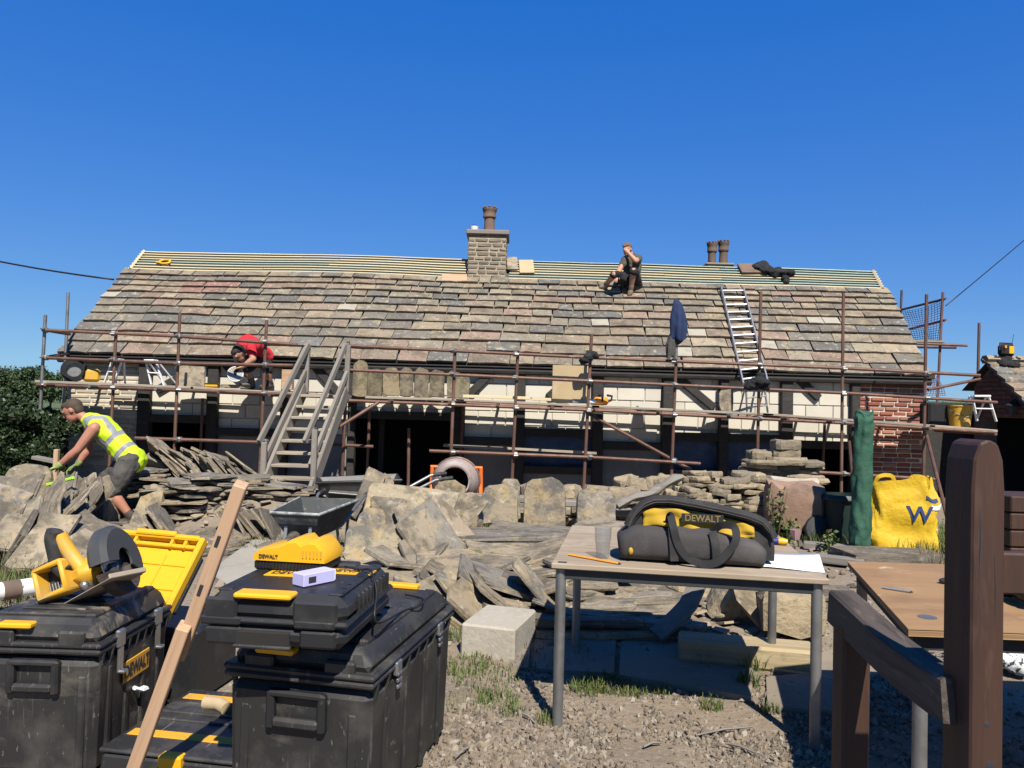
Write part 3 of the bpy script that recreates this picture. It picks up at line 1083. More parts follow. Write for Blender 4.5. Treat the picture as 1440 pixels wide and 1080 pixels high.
deck = [(40, 534), (165, 538), (370, 548), (490, 556), (640, 560), (830, 569), (1070, 580), (1300, 596), (1400, 604)]


def deckz(x):
    ps = [P(a, b, FD) for a, b in deck]
    for p, q in zip(ps, ps[1:]):
        if x <= q.x:
            return lerp(p.z, q.z, max(-.5, (x - p.x) / (q.x - p.x)))
    return ps[-1].z


def deckp(px, Y=12.0, dz=0.0):
    x = P(px, 560, Y).x
    return Vector((x, Y, deckz(x) + .002 + dz))


xs = [P(a, 560, FD).x for a in (50, 268, 470, 520, 655, 838, 1078, 1310, 1398)]
for i, (a, b) in enumerate(zip(xs, xs[1:])):
    if i == 2:
        continue
    for j in range(4):
        y = 11.50 + j * .232
        za, zb = deckz(a) - .022 - .001 * (j % 2), deckz(b) - .022 - .001 * (j % 2)
        M = frame(Vector(((a + b) / 2, y, (za + zb) / 2)), Vector((b - a, 0, zb - za)))
        L = b - a + rng.uniform(-.02, .22)
        o = MB().box((0, 0, 0), (L, .222, .038), .006).build('deck_board', m_scaffboard)
        o.matrix_basis = M @ Matrix.Translation((rng.uniform(-.06, .06), 0, 0))
        setp(o, scaf, True)
x = xs[0] + .3
while x < xs[-1]:
    if not (xs[2] < x < xs[3]):
        z = deckz(x) - .068
        tub('transom', Vector((x, 11.18 - rng.uniform(0, .12), z)), Vector((x + rng.uniform(-.05, .05), 12.62, z)), m_galv if rng.random() < .25 else m_rust)
    x += rng.uniform(.55, 1.05)
for px, pys in ((64, (464, 503, 541)), (160, (469, 506, 545)), (252, (473, 511, 548, 618)), (373, (481, 513, 553, 621)), (488, (486, 520, 563)), (637, (493, 527, 568, 636)), (725, (498, 531, 573, 639)),
                (829, (503, 536, 577, 643)), (948, (508, 541, 583, 648)), (1068, (513, 547, 589)), (1186, (518, 553, 594, 666)), (1302, (525, 560, 603, 672))):
    for py in pys:
        coupler(P(px, py, FD - .03))
# toe boards of fresh timber
for a, b, y0, y1 in ((651, 746, 557, 560), (748, 775, 561, 562)):
    pa, pb = P(a, y0, FD + .12), P(b, y1, FD + .12)
    M = frame((pa + pb) / 2, pb - pa)
    o = MB().box((0, 0, 0), ((pb - pa).length, .05, .045), .004).build('loose_board', m_batten)
    o.matrix_basis = M
    setp(o, scaf, True)
# low boards resting on the lower ledger
for a, b, y0, y1, Y in ((624, 708, 626, 630, 12.0), (712, 838, 630, 637, 12.05), (1085, 1060, 655, 652, 11.9)):
    pa, pb = P(a, y0, Y), P(b, y1, Y)
    M = frame((pa + pb) / 2, pb - pa)
    o = MB().box((0, 0, 0), ((pb - pa).length, .22, .038), .004).build('deck_board', m_scaffboard)
    o.matrix_basis = M
    setp(o, scaf, True)

# scaffold tower with debris netting beyond the gable
tow = thing('scaffold_tower', 'rusty scaffold tower with red debris netting beside the brick gable end', 'scaffolding', (P(1290, 560, 14.5).x, 14.5, 0))
for pt, pb, Y in (((1268, 408), (1262, 560), 16), ((1326, 411), (1318, 560), 14.4), ((1377, 454), (1374, 560), 13.6)):
    t, b = P(*pt, Y), P(*pb, Y)
    b = Vector((b.x + (b.x - t.x) * .8, Y, 0))
    MB().tube([t, b], SR, 8).build('standard', m_rust, tow, smooth=40, origin=(t + b) / 2)
for a, ya, b, yb in (((1266, 436), 16, (1330, 420), 14.35), ((1266, 466), 16, (1330, 450), 14.35)):
    p, q = P(*a, ya), P(*b, yb)
    MB().tube([p, q], SR, 8).build('guard_rail', m_rust, tow, smooth=40, origin=(p + q) / 2)
for a, ya, b, yb in (((1284, 483), 14.3, (1360, 486), 14.3), ((1274, 488), 15.6, (1345, 489), 15.0)):
    p, q = P(*a, ya), P(*b, yb)
    MB().tube([p, q], SR, 8).build('ledger', m_rust, tow, smooth=40, origin=(p + q) / 2)
for i in range(3):
    p, q = P(1280, 480, 14.5 + i * .26), P(1326, 481, 14.4 + i * .26)
    o = MB().box((0, 0, 0), ((q - p).length, .22, .04), .005).build('deck_board', m_scaffboard)
    o.matrix_basis = frame((p + q) / 2, q - p)
    setp(o, tow, True)


def net(parent, c00, c10, c01, c11, nu, nv, name='debris_netting'):
    mb = MB()
    f = lambda u, v: lerp(lerp(c00, c10, u), lerp(c01, c11, u), v) + Vector((0, .03 * math.sin(u * 9 + v * 5), -.05 * math.sin(u * math.pi) * v))
    for i in range(nu + 1):
        mb.tube([f(i / nu, j / 8) for j in range(9)], .005, 3, False)
    for j in range(nv + 1):
        mb.tube([f(i / 8, j / nv) for i in range(9)], .005, 3, False)
    mb.build(name, m_net, parent, world=True)['kind'] = 'stuff'


net(tow, P(1285, 480, 15.4), P(1322, 478, 14.4), P(1268, 438, 15.9), P(1327, 421, 14.4), 14, 16)
net(tow, P(1302, 556, 14.0), P(1330, 556, 14.0), P(1310, 530, 14.0), P(1318, 528, 14.0), 9, 9)


# ------------------------------------------------------------------ timber stair to the deck
def oriented(name, a, b, w, t, m, parent, zdir=(0, 0, 1), ch=.006, world=True):
    a, b = Vector(a), Vector(b)
    o = MB().box((0, 0, 0), ((b - a).length, w, t), ch).build(name, m)
    o.matrix_basis = frame((a + b) / 2, b - a, zdir)
    if parent is not None:
        setp(o, parent, world)
    return o


sb_l, st_l = P(374, 676, 10.1), P(429, 545, 11.25)
sb_r, st_r = P(441, 682, 10.1), P(487, 550, 11.25)
stair = thing('timber_stair', 'grey timber stair with plank treads and handrails climbing to the scaffold deck', 'stair', (sb_l.x, sb_l.y, 0))
for a, b in ((sb_l, st_l), (sb_r, st_r)):
    d = (b - a).normalized()
    oriented('stringer', a - d * .12, b, .05, .2, m_greywood, stair)
NT = 8
for i in range(NT):
    t = (i + .35) / NT
    a, b = lerp(sb_l, st_l, t), lerp(sb_r, st_r, t)
    b.z = a.z = (a.z + b.z) / 2
    oriented('tread', a, b, .24, .04, m_scaffboard, stair)
for pa, pb in (((364, 622), (434, 484)), ((368, 655), (430, 522)), ((428, 622), (486, 485)), ((436, 655), (488, 524))):
    oriented('handrail', P(*pa, 10.12), P(*pb, 11.25), .045, .085, m_greywood, stair)
for px, pt, pb_, Y in ((440, 604, 692, 10.1), (369, 622, 692, 10.1), (430, 486, 552, 11.28), (487, 486, 552, 11.28)):
    a, b = P(px, pb_, Y), P(px + 3, pt, Y)
    if pb_ > 600:
        a.z = -.02
    oriented('newel_post', a, b, .07, .07, m_greywood, stair, (0, -1, 0))

# ------------------------------------------------------------------ things on the scaffold deck
# row of upright stones, built in p4 with the stone library
def panel_on_deck(name, px0, px1, pyt, pyb, Y, th, m, label, cat, lean=.0):
    a, b = P(px0, pyb, Y), P(px1, pyb, Y)
    H = P(px0, pyt, Y).z - a.z
    o = MB().box((0, 0, H / 2), ((b - a).length, th, H), .004).build(name, m)
    o.matrix_basis = frame((a + b) / 2, Vector((b.x - a.x, b.y - a.y, 0))) @ Matrix.Rotation(lean, 4, 'X')
    return tag(o, label, cat)


o = panel_on_deck('plywood_sheet', 776, 826, 514, 567, 11.62, .02, m_pale_ply, 'upright pale plywood sheet standing on the deck behind the guard rails', 'board')
# boxes hidden in shade at the deck
panel_on_deck('brown_board', 397, 412, 520, 548, 12.1, .12, m_newwood, 'brown timber panel standing on the deck beside the stair top', 'board')

# jacket over a standard
def cloth_tube(name, path, radii, m, label, cat, n=20, fold=.25, nf=5, seed=0, crumple=.12):
    mb = MB()
    path = [Vector(p) for p in path]
    vs = []
    fine = []
    K = 5 if crumple < .2 else 9
    for i in range(len(path) - 1):
        for q in range(K):
            t = q / K
            fine.append((lerp(path[i], path[i + 1], t), lerp(radii[i][0], radii[i + 1][0], t), lerp(radii[i][1], radii[i + 1][1], t), (i + t) / (len(path) - 1)))
    fine.append((path[-1], *radii[-1], 1.0))
    for p, ra, rb, t in fine:
        for k in range(n * 2):
            a = math.pi * k / n
            w = 1 + fold * t * math.sin(nf * a + seed + 2 * t) + crumple * noise.noise(Vector((math.cos(a) * 2, math.sin(a) * 2, t * (6 if crumple < .2 else 13) + seed))) + .5 * crumple * abs(noise.noise(Vector((math.cos(a) * 5, math.sin(a) * 5, t * 16))))
            vs.append(p + Vector((math.cos(a) * ra * w, math.sin(a) * rb * w, .03 * math.sin(3 * a + seed) * t)))
    N2 = n * 2
    fs = [(i * N2 + k, i * N2 + (k + 1) % N2, (i + 1) * N2 + (k + 1) % N2, (i + 1) * N2 + k) for i in range(len(fine) - 1) for k in range(N2)]
    fs.append(tuple(range(N2)))
    fs.append(tuple((len(fine) - 1) * N2 + k for k in range(N2)))
    mb.add(vs, fs)
    return tag(mb.build(name, m, smooth=50), label, cat)


JD = 11.3
q = lambda px, py: P(px, py, JD)
cloth_tube('jacket', [q(951, 420), q(952, 428), q(953, 445), q(954, 462), q(953, 478), q(951, 482)],
           [(.02, .02), (.07, .06), (.11, .09), (.12, .1), (.10, .09), (.05, .05)], m_jacket, 'navy blue jacket hung over the top of a scaffold standard', 'jacket', seed=2)
cloth_tube('rag', [q(946, 470), q(944, 485), q(943, 503)], [(.05, .04), (.075, .05), (.055, .045)], m_shorts, 'grey rag hanging from the guard rail below the blue jacket', 'cloth', seed=5)
# the standard the jacket hangs on reaches up inside it
tub('standard_extension', P(951, 505, FD - .1), P(951, 424, FD - .1), m_galv)
cloth_heap('black_jumper', [(P(828 + dx, 502 + dy, 11.32), r) for dx, dy, r in ((0, 0, .07), (-6, 5, .06), (6, -3, .06), (-9, 9, .04), (9, -1, .05), (1, -7, .05))], m_blackcloth,
           'black jumper knotted round the scaffold standard above the plywood sheet', 'cloth', 5, vox=.012)
cloth_heap('black_bag', [(P(1066 + dx, 536 + dy, 11.3), r) for dx, dy, r in ((0, 0, .1), (-8, 4, .08), (8, 2, .09), (-12, 8, .05), (10, 8, .06), (4, -8, .06))], m_blackcloth,
           'black bag hanging from the guard rail at the foot of the roof ladder', 'bag', 6, vox=.012)

# roof ladder
lad = thing('roof_ladder', 'silver aluminium ladder lying up the stone slate roof', 'ladder', tuple(deckp(1062, 12.25)))
lt, rt = roofhit(1014, 404, .13), roofhit(1045, 404, .13)
lb, rb = roofhit(1045, 540, .10), roofhit(1079, 536, .10)
for a, b in ((lt, lb), (rt, rb)):
    oriented('stile', a, b, .028, .065, m_alu, lad, RN)
for i in range(12):
    t = (i + .5) / 12
    a, b = lerp(lt, lb, t), lerp(rt, rb, t)
    MB().tube([a, b], .017, 6).build('rung', m_alu, lad, smooth=40, origin=(a + b) / 2)


def step_frame(name, tl, tr, bl, br, Y, nr, m, label, r=.018, back=.5, top=.05):
    """small A-frame step ladder: two stiles, rungs, a rear frame and a top tread"""
    tl, tr, bl, br = (P(*q_, Y) for q_ in (tl, tr, bl, br))
    th = thing(name, label, 'step ladder', tuple((bl + br) / 2))
    for a, b in ((tl, bl), (tr, br)):
        oriented('stile', a, b, .02, .05, m, th, (0, -1, 0))
    for a, b in ((tl, bl), (tr, br)):
        oriented('rear_stile', a + Vector((0, .05, 0)), b + Vector((0, back, 0)), .02, .035, m, th, (0, -1, 0))
    for i in range(1, nr + 1):
        t = i / (nr + 1)
        oriented('rung', lerp(tl, bl, t), lerp(tr, br, t), .07, .02, m, th)
    oriented('top_tread', tl, tr, .14, .03, m, th)
    return th


step_frame('step_ladder', (1049, 546), (1075, 544), (1051, 587), (1080, 583), 11.9, 2, m_alu, 'silver steps standing on the deck beneath the roof ladder')
step_frame('step_ladder', (1367, 557), (1390, 557), (1374, 592), (1401, 593), 11.55, 1, m_white, 'white steps on the deck end near the brick outbuilding')
step_frame('step_ladder', (205, 507), (219, 507), (213, 541), (231, 543), 11.75, 1, m_white, 'white folding steps on the deck in front of the shaded wall return')
step_frame('step_ladder', (158, 507), (172, 506), (147, 538), (160, 540), 11.8, 1, m_white, 'white folding steps on the deck in front of the coursed stone wall', back=.35)

# chainsaw on the deck
o = thing('chainsaw', 'orange and black saw with white guard resting on the deck boards', 'saw', tuple(deckp(845, 11.65)), R(15))
MB().box((0, 0, .06), (.22, .12, .12), .03).build('body', m_orange, o, smooth=40)
MB().box((-.15, 0, .05), (.16, .1, .07), .02).build('motor_cover', m_white, o)
MB().tube([(.1, 0, .05), (.17, 0, .08), (.18, 0, .14), (.1, 0, .15)], .018, 8).build('rear_handle', m_blackcloth, o, smooth=60)
MB().tube([(0, -.07, .05), (0, -.08, .15), (0, .08, .15), (0, .07, .05)], .013, 8).build('front_handle', m_blackcloth, o, smooth=60)
MB().box((-.32, .03, .05), (.25, .012, .06), .004).build('bar', m_galv, o)
# yellow level on deck
o = MB().box((0, 0, .03), (.2, .07, .06), .012).build('yellow_tool', m_yellow)
o.location = deckp(297, 11.6)
tag(o, 'small yellow tool lying on the deck near the red-shirted worker', 'tool')
# grinder-like disc at the stone wall end
o = thing('disc_saw', 'petrol disc saw with round guard standing on the deck before the stone wall', 'saw', tuple(deckp(115, 11.75)), R(30))
MB().lathe([(0, -.012), (.15, -.012), (.15, .012), (0, .012)], 24, Matrix.Translation((-.12, 0, .16)) @ Matrix.Rotation(R(90), 4, 'X')).build('disc', m_galv, o, smooth=40)
MB().lathe([(.17, -.05), (.18, -.04), (.18, .04), (.17, .05), (.10, .055), (.10, -.055)], 24, Matrix.Translation((-.12, 0, .17)) @ Matrix.Rotation(R(90), 4, 'X'), close=True).build('guard', m_blackcloth, o, smooth=40)
MB().box((.12, .03, .1), (.24, .18, .2), .04).build('engine', m_yellowdull, o)
MB().tube([(.0, -.08, .1), (.02, -.1, .27), (.02, .1, .27), (0, .1, .1)], .016, 8).build('handle', m_blackcloth, o, smooth=60)
# bucket at the far end of the deck
b = deckp(1350, 11.9)
o = MB().lathe([(0, .0), (.14, 0), (.18, .32), (.19, .32), (.19, .34), (.165, .34), (.13, .015), (0, .015)], 20).build('bucket', m_yellowdull, smooth=40)
o.location = b
tag(o, 'big yellow bucket on the deck end beside the white steps', 'bucket')
MB().tube([(-.185, 0, .31), (-.17, -.09, .22), (0, -.2, .16), (.17, -.09, .22), (.185, 0, .31)], .005, 6).build('handle', m_galv, o, smooth=180)
for px, w_, h_ in ((1318, .42, .36),):
    o = MB().box((0, 0, h_ / 2), (w_, .3, h_), .03).build('mixing_tub', m_blackcloth)
    o.location = deckp(px, 12.1)
    tag(o, 'black mixing tub on the deck between brick gable and yellow bucket', 'tub')

# ------------------------------------------------------------------ brick outbuilding on the far corner
ob = thing('outbuilding', 'low brick outbuilding with stone slate roof past the scaffold end', 'building', (8.9, 12.6, 0))
A = P(1386, 508, 13.2)
xr = Vector((1, -.06, 0)).normalized()
gdir = Vector((.10, -1, 0)).normalized()                      # down the front slope, in plan
fe = P(1372, 690, 10.8)
pitch = R(38)
run = 2.7
rear = .5
down = lambda s, t, h=0.0: A + xr * t + gdir * s + Vector((0, 0, -s * math.tan(pitch) + h))
zr = A.z
# gable wall of brick with its slope
g0 = A + xr * .12 + gdir * run
g1 = A + xr * .12 - gdir * rear
mb = MB()
prof = [(run - .1, .0), (run - .1, zr - (run - .1) * math.tan(pitch) - .06), (0, zr - .06), (-rear + .05, zr - (rear - .05) * math.tan(pitch) - .06), (-rear + .05, 0)]
prof = [(run - .1, zr - (run - .1) * math.tan(pitch) - .06), (0, zr - .06), (-rear + .05, zr - (rear - .05) * math.tan(pitch) - .06), (-rear + .05, 0), (-rear + .25, 0), (-rear + .25, 1.46), (run - .1, 1.46)]
# front slope falls below the lintel near the eaves: keep the wall above the opening only where the roof is higher
smax = (zr - .06 - 1.46) / math.tan(pitch)
prof = [(smax, 1.46), (0, zr - .06), (-rear + .05, zr - (rear - .05) * math.tan(pitch) - .06), (-rear + .05, 0), (-rear + .3, 0), (-rear + .3, 1.46)]
base = A + xr * .12
for t0, t1 in ((0, .22),):
    vs = [base + xr * t0 + gdir * s + Vector((0, 0, z - zr)) for s, z in prof] + [base + xr * t1 + gdir * s + Vector((0, 0, z - zr)) for s, z in prof]
    K = len(prof)
    mb.add(vs, [tuple(range(K)), tuple(range(2 * K - 1, K - 1, -1))] + [(i, (i + 1) % K, (i + 1) % K + K, i + K) for i in range(K)])
gw = mb.build('gable_wall', mat('dark_mortar', (.16, .13, .11), .95), ob, world=True)
bm_ = MB().box((0, 0, 0), (.03, .215, .065), .006).mesh('brick', m_oldbrick)
k = 0
ang = math.atan2(gdir.y, gdir.x) + math.pi / 2
z = 1.50
while z < zr - .1:
    smx = (zr - .1 - z) / math.tan(pitch)
    s = -min(rear - .06, smx) + .11 + (.11 if k % 2 else 0)
    while s + .1 < min(smx, 2.5):
        p = base + gdir * s - xr * .004
        inst('brick', bm_, (p.x, p.y, z), (0, 0, ang), parent=gw)
        s += .226
    z += .076
    k += 1
# roof slates of the outbuilding
orf = MB()
orf.grid(lambda u, v: down(lerp(0, run, v), lerp(0, 4.5, u), -.03), 4, 3)
orf.grid(lambda u, v: A + xr * lerp(0, 4.5, u) - gdir * lerp(0, rear + .1, v) + Vector((0, 0, -lerp(0, rear + .1, v) * math.tan(pitch) - .03)), 4, 2)
orf = orf.build('roof', m_tarblack, ob, world=True)
nN = Vector((-gdir.x * -math.sin(pitch), -gdir.y * -math.sin(pitch), math.cos(pitch)))
NC = 15
for c in range(NC):
    s1 = run - c * .18
    t = -.05
    while t < 1.9:
        w = rng.uniform(.24, .5)
        a, b_, hh = max(s1 - .25, -.02), s1, rng.uniform(-.006, .016)
        j = rng.uniform(-.012, .012)
        vs = [down(b_ + j, t, .085 + hh), down(b_ - j, t + w - .01, .085 + hh), down(a, t + w - .01, .025), down(a, t, .025)]
        vs = vs + [v - Vector((0, 0, .04)) for v in vs]
        MB().add(vs, [(0, 1, 2, 3), (7, 6, 5, 4), (0, 4, 5, 1), (1, 5, 6, 2), (2, 6, 7, 3), (3, 7, 4, 0)]).build('roof_slate', m_slate, orf, origin=sum(vs, Vector()) / 8)
        t += w
for i in range(5):
    a, b_ = A + xr * (i * .5 - .02) + Vector((0, 0, .03)), A + xr * (i * .5 + .47) + Vector((0, 0, .03))
    MB().tube([a, b_], (.13), 6, flat=.6).build('ridge_tile', m_rubble, orf, origin=(a + b_) / 2)
# dark store under the outbuilding: posts, back wall coloured near-black for its shade
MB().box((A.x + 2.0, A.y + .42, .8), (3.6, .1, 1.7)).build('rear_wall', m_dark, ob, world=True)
o = MB().box((A.x + .25, A.y - 1.2, .73), (.14, .14, 1.46), .01).build('door_post', m_tarblack, ob, world=True)
MB().box((A.x + 2.2, A.y - 1.5, .8), (3.4, .1, 1.2)).build('front_wall', m_tarblack, ob, world=True)
# carriage lantern on the gable
lb_ = P(1409, 584, 12.6)
lb_.x = (base + gdir * .62 - xr * .1).x
lb_.y = (base + gdir * .62).y
lan = thing('wall_lantern', 'black carriage lantern fixed to the dark brick gable of the outbuilding', 'lantern', tuple(lb_ - xr * .02))
MB().lathe([(0, 0), (.04, 0), (.085, .15), (.0, .15)], 6).build('glass_body', m_barrow, lan)
MB().lathe([(.11, .15), (.11, .165), (.05, .21), (.02, .24), (0, .24)], 12).build('hood', m_blackcloth, lan, smooth=40)
MB().tube([(0, 0, .22), (.04, 0, .27), (.1, 0, .2)], .012, 6).build('bracket', m_blackcloth, lan, smooth=60)
# radio on the ridge, wrapped in a black cloth
rc = A + xr * .3 + Vector((0, -.02, .06))
cloth_heap('black_coat', [(rc + Vector(d), r) for d, r in (((-.16, 0, -.02), .1), ((0, -.05, -.04), .11), ((.16, -.03, -.05), .1), ((.05, -.16, -.12), .09), ((-.1, -.1, -.1), .08), ((.25, -.06, -.08), .07))], m_blackcloth,
           'black coat spread over the outbuilding ridge under the radio', 'coat', 9, vox=.013)
rad = thing('site_radio', 'black and yellow site radio standing on the outbuilding ridge', 'radio', tuple(rc + Vector((0, -.04, .03))), R(12))
MB().box((0, 0, .1), (.26, .16, .2), .04).build('body', m_blackcloth, rad)
MB().box((.03, -.085, .1), (.1, .02, .13), .008).build('front_panel', m_yellow, rad)
MB().tube([(-.13, 0, .1), (-.12, 0, .22), (.12, 0, .22), (.13, 0, .1)], .015, 8).build('carry_bar', m_rubber, rad, smooth=60)
MB().tube([(.12, 0, .2), (.15, 0, .38)], .004, 5).build('aerial', m_cable, rad)
MB().box((-.09, -.085, .15), (.04, .02, .05), .006).build('button', m_orange, rad)
# distant lower roof between the two buildings
o = thing('lean_to_shed', 'dark lean-to shed seen between the brick gable and the outbuilding', 'shed', (6.6, 13.0, 0))
a, b_ = P(1306, 566, 13.2), P(1364, 568, 13.2)
MB().box(((a.x + b_.x) / 2 + .3, 14.4, a.z / 2 - .05), (b_.x - a.x + 1.2, .8, a.z - .1)).build('wall', m_tarblack, o, world=True)
MB().box(((a.x + b_.x) / 2 + .3, 14.35, a.z - .02), (b_.x - a.x + 1.26, 1.0, .06), .01).build('roof', m_concrete, o, world=True)

# ------------------------------------------------------------------ hedge, trees
def leaf_mesh(vol_pts, size, seed=0, up=.3):
    r_ = random.Random(seed)
    mb = MB()
    for p in vol_pts:
        a = r_.uniform(0, math.tau)
        el = r_.uniform(-.6, 1.2)
        d = Vector((math.cos(a) * math.cos(el), math.sin(a) * math.cos(el), math.sin(el)))
        e = d.cross(Vector((r_.uniform(-1, 1), r_.uniform(-1, 1), r_.uniform(-1, 1)))).normalized()
        s_ = size * r_.uniform(.6, 1.35)
        b = len(mb.v)
        mb.v += [tuple(p), tuple(p + d * s_ * .5 + e * s_ * .32), tuple(p + d * s_), tuple(p + d * s_ * .5 - e * s_ * .32)]
        mb.f.append((b, b + 1, b + 2, b + 3))
        mb.m.append(0)
    return mb


hx0, hx1 = P(-60, 600, 11.5).x, P(126, 600, 11.6).x
hed = thing('hedge', 'dense dark green leafy hedge at the end of the stone cottage', 'hedge', ((hx0 + hx1) / 2, 11.5, 0))


def hedge_top(x):
    t = (x - hx0) / (hx1 - hx0)
    return lerp(1.46, 1.02, t) + .09 * noise.noise(Vector((x * 2.3, 0, 3))) + .05 * noise.noise(Vector((x * 7, 1, 3)))


r_ = random.Random(4)
pts = []
for _ in range(26000):
    x = r_.uniform(hx0, hx1)
    y0 = 10.9 + .25 * noise.noise(Vector((x * 2, 5, 0)))
    H = hedge_top(x)
    f = r_.random()
    if f < .62:
        z = r_.uniform(.05, H)
        y = y0 + .22 * noise.noise(Vector((x * 4, z * 4, 0))) + abs(r_.gauss(0, .07)) + .12 * max(0, z - H + .3)
    else:
        y = r_.uniform(y0, y0 + 1.1)
        z = H - abs(r_.gauss(0, .06)) + .07 * noise.noise(Vector((x * 5, y * 5, 0)))
    pts.append(Vector((x, y, z)))
leaf_mesh(pts, .065, 2).build('foliage', m_hedge, hed, world=True, recalc=False)['kind'] = 'stuff'
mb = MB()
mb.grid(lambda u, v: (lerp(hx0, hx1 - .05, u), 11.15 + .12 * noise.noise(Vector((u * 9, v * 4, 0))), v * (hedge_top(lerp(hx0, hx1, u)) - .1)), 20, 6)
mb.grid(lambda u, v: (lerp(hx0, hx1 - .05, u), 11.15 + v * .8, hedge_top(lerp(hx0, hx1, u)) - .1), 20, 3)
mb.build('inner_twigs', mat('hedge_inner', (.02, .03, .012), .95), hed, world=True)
for i in range(7):
    x = lerp(hx0 + .2, hx1 - .2, i / 6)
    MB().tube([(x, 11.3, -.02), (x + .06, 11.3, .6), (x + .02, 11.3, 1.1)], [.03, .022, .01], 6).build('stem', m_bark, hed, world=True)


def far_tree(x, y, h, w, seed, label):
    t = thing('tree', label, 'tree', (x, y, 0), group='trees beyond the hedge')
    MB().tube([(0, 0, -1), (.1, 0, h * .35), (0, .1, h * .7)], [.35 * h / 9, .25 * h / 9, .1 * h / 9], 7).build('trunk', m_bark, t)
    r_ = random.Random(seed)
    ps = []
    blobs = [(Vector((r_.uniform(-w, w) * .6, r_.uniform(-w, w) * .6, h * r_.uniform(.4, .88))), r_.uniform(.3, .55) * w) for _ in range(11)]
    for c, r in blobs:
        for _ in range(230):
            d = Vector((r_.gauss(0, 1), r_.gauss(0, 1), r_.gauss(0, 1))).normalized()
            ps.append(c + d * r * r_.uniform(.6, 1.05))
    leaf_mesh(ps, h * .075, seed).build('crown', m_tree, t, recalc=False)


r_ = random.Random(12)
for i in range(13):
    px = -30 + i * 11 + r_.uniform(-4, 4)
    Y = r_.choice((60, 75, 95, 120))
    b = P(px, 560, Y)
    far_tree(b.x, Y, Y * r_.uniform(.028, .042) + .9, Y * .024, i, 'dark green tree in the line beyond the leafy hedge')
for i in range(6):
    px = 1310 + i * 12
    b = P(px, 580, 60)
    far_tree(b.x, 60 + i * 3, 2.3, 1.4, 40 + i, 'small dark tree seen beyond the lean-to shed')


# ------------------------------------------------------------------ stone library
def slab_mesh(seed, kind='slab'):
    """a riven slab in a unit box: uneven outline, rough edges, slightly wavy faces"""
    r_ = random.Random(seed)
    if kind == 'round':                                    # upright slab with rounded shoulders; base at y=-.5, top at y=.5
        pl = [(-.5, -.5), (-.16, -.5), (.18, -.5), (.5, -.5), (.49, -.1), (.485, .2)]
        pl += [(.485 * math.cos(a) ** .8 if math.cos(a) > 0 else -.485 * abs(math.cos(a)) ** .8, .2 + .3 * math.sin(a) ** .7) for a in [math.pi * i / 7 for i in range(1, 7)]]
        pl += [(-.485, .2), (-.49, -.1)]
        jit = .028
    else:
        jc = .09 if kind == 'slab' else .11
        cor = [(sx * .5 + r_.uniform(-jc, jc), sy * .5 + r_.uniform(-jc, jc)) for sx, sy in ((-1, -1), (1, -1), (1, 1), (-1, 1))]
        pl = []
        for i in range(4):
            p0, p1, p2 = cor[i - 1], cor[i], cor[(i + 1) % 4]
            c_ = r_.choice((.03, .05, .16, .28)) if kind == 'slab' else .14
            pl.append((lerp(p1[0], p0[0], c_), lerp(p1[1], p0[1], c_)))
            c_ = r_.choice((.03, .06, .14, .22)) if kind == 'slab' else .14
            pl.append((lerp(p1[0], p2[0], c_), lerp(p1[1], p2[1], c_)))
            t_ = r_.uniform(.4, .62)
            pl.append((lerp(p1[0], p2[0], t_), lerp(p1[1], p2[1], t_)))
        jit = .018 if kind == 'slab' else .035
    pl = [(x + r_.uniform(-jit, jit), y + r_.uniform(-jit, jit)) for x, y in pl]
    n = len(pl)
    cav = .045 if kind != 'chunk' else .13
    vs = []
    for z, k in ((-.5, 1 - cav * .35), (-.1, 1.0), (.28, .985), (.5, 1 - cav * .55)):
        for i, (x, y) in enumerate(pl):
            kk = k * (1 + r_.uniform(-.022, .022))
            vs.append((x * kk, y * kk, z + (r_.uniform(-.10, .10) if abs(z) > .4 else r_.uniform(-.12, .12))))
    c0, c1 = len(vs), len(vs) + 1
    vs += [(0, 0, -.5), (0, 0, .5 + r_.uniform(-.06, .06))]
    fs = []
    for j in range(3):
        fs += [(j * n + k, j * n + (k + 1) % n, (j + 1) * n + (k + 1) % n, (j + 1) * n + k) for k in range(n)]
    fs += [(k, c0, (k + 1) % n) for k in range(n)] + [(3 * n + k, 3 * n + (k + 1) % n, c1) for k in range(n)]
    return MB().add(vs, fs)


SLAB = [slab_mesh(i).mesh('stone_slab', m_slab) for i in range(22)]
HEAD = [slab_mesh(100 + i, 'round').mesh('round_topped_slab', m_head, smooth=30) for i in range(6)]
CHUNK = [slab_mesh(200 + i, 'chunk').mesh('walling_stone', m_rubble) for i in range(12)]
MOS = [slab_mesh(150 + i, 'round').mesh('round_topped_slab', m_mossy_shade, smooth=30) for i in range(5)]
YEL = [slab_mesh(300 + i).mesh('stone_slab', m_head) for i in range(5)]


def stone(meshes, name, p, rot, size, label, group=None, cat='stone slab'):
    me = rng.choice(meshes).copy()
    me.transform(Matrix.Diagonal((*size, 1)))
    me.update()
    o = inst(name, me, p, rot)
    return tag(o, label, cat, group)


def lay(p, w, l, t, label, group, yaw=None, tilt=.08, meshes=None, name='stone_slab', cat='stone slab'):
    """a slab lying more or less flat"""
    return stone(meshes or SLAB, name, p, (rng.uniform(-tilt, tilt), rng.uniform(-tilt, tilt), rng.uniform(0, 6.28) if yaw is None else yaw), (w, l, t), label, group, cat)


def at(px, py, Y, lift=None):
    return P(px, py, Y)


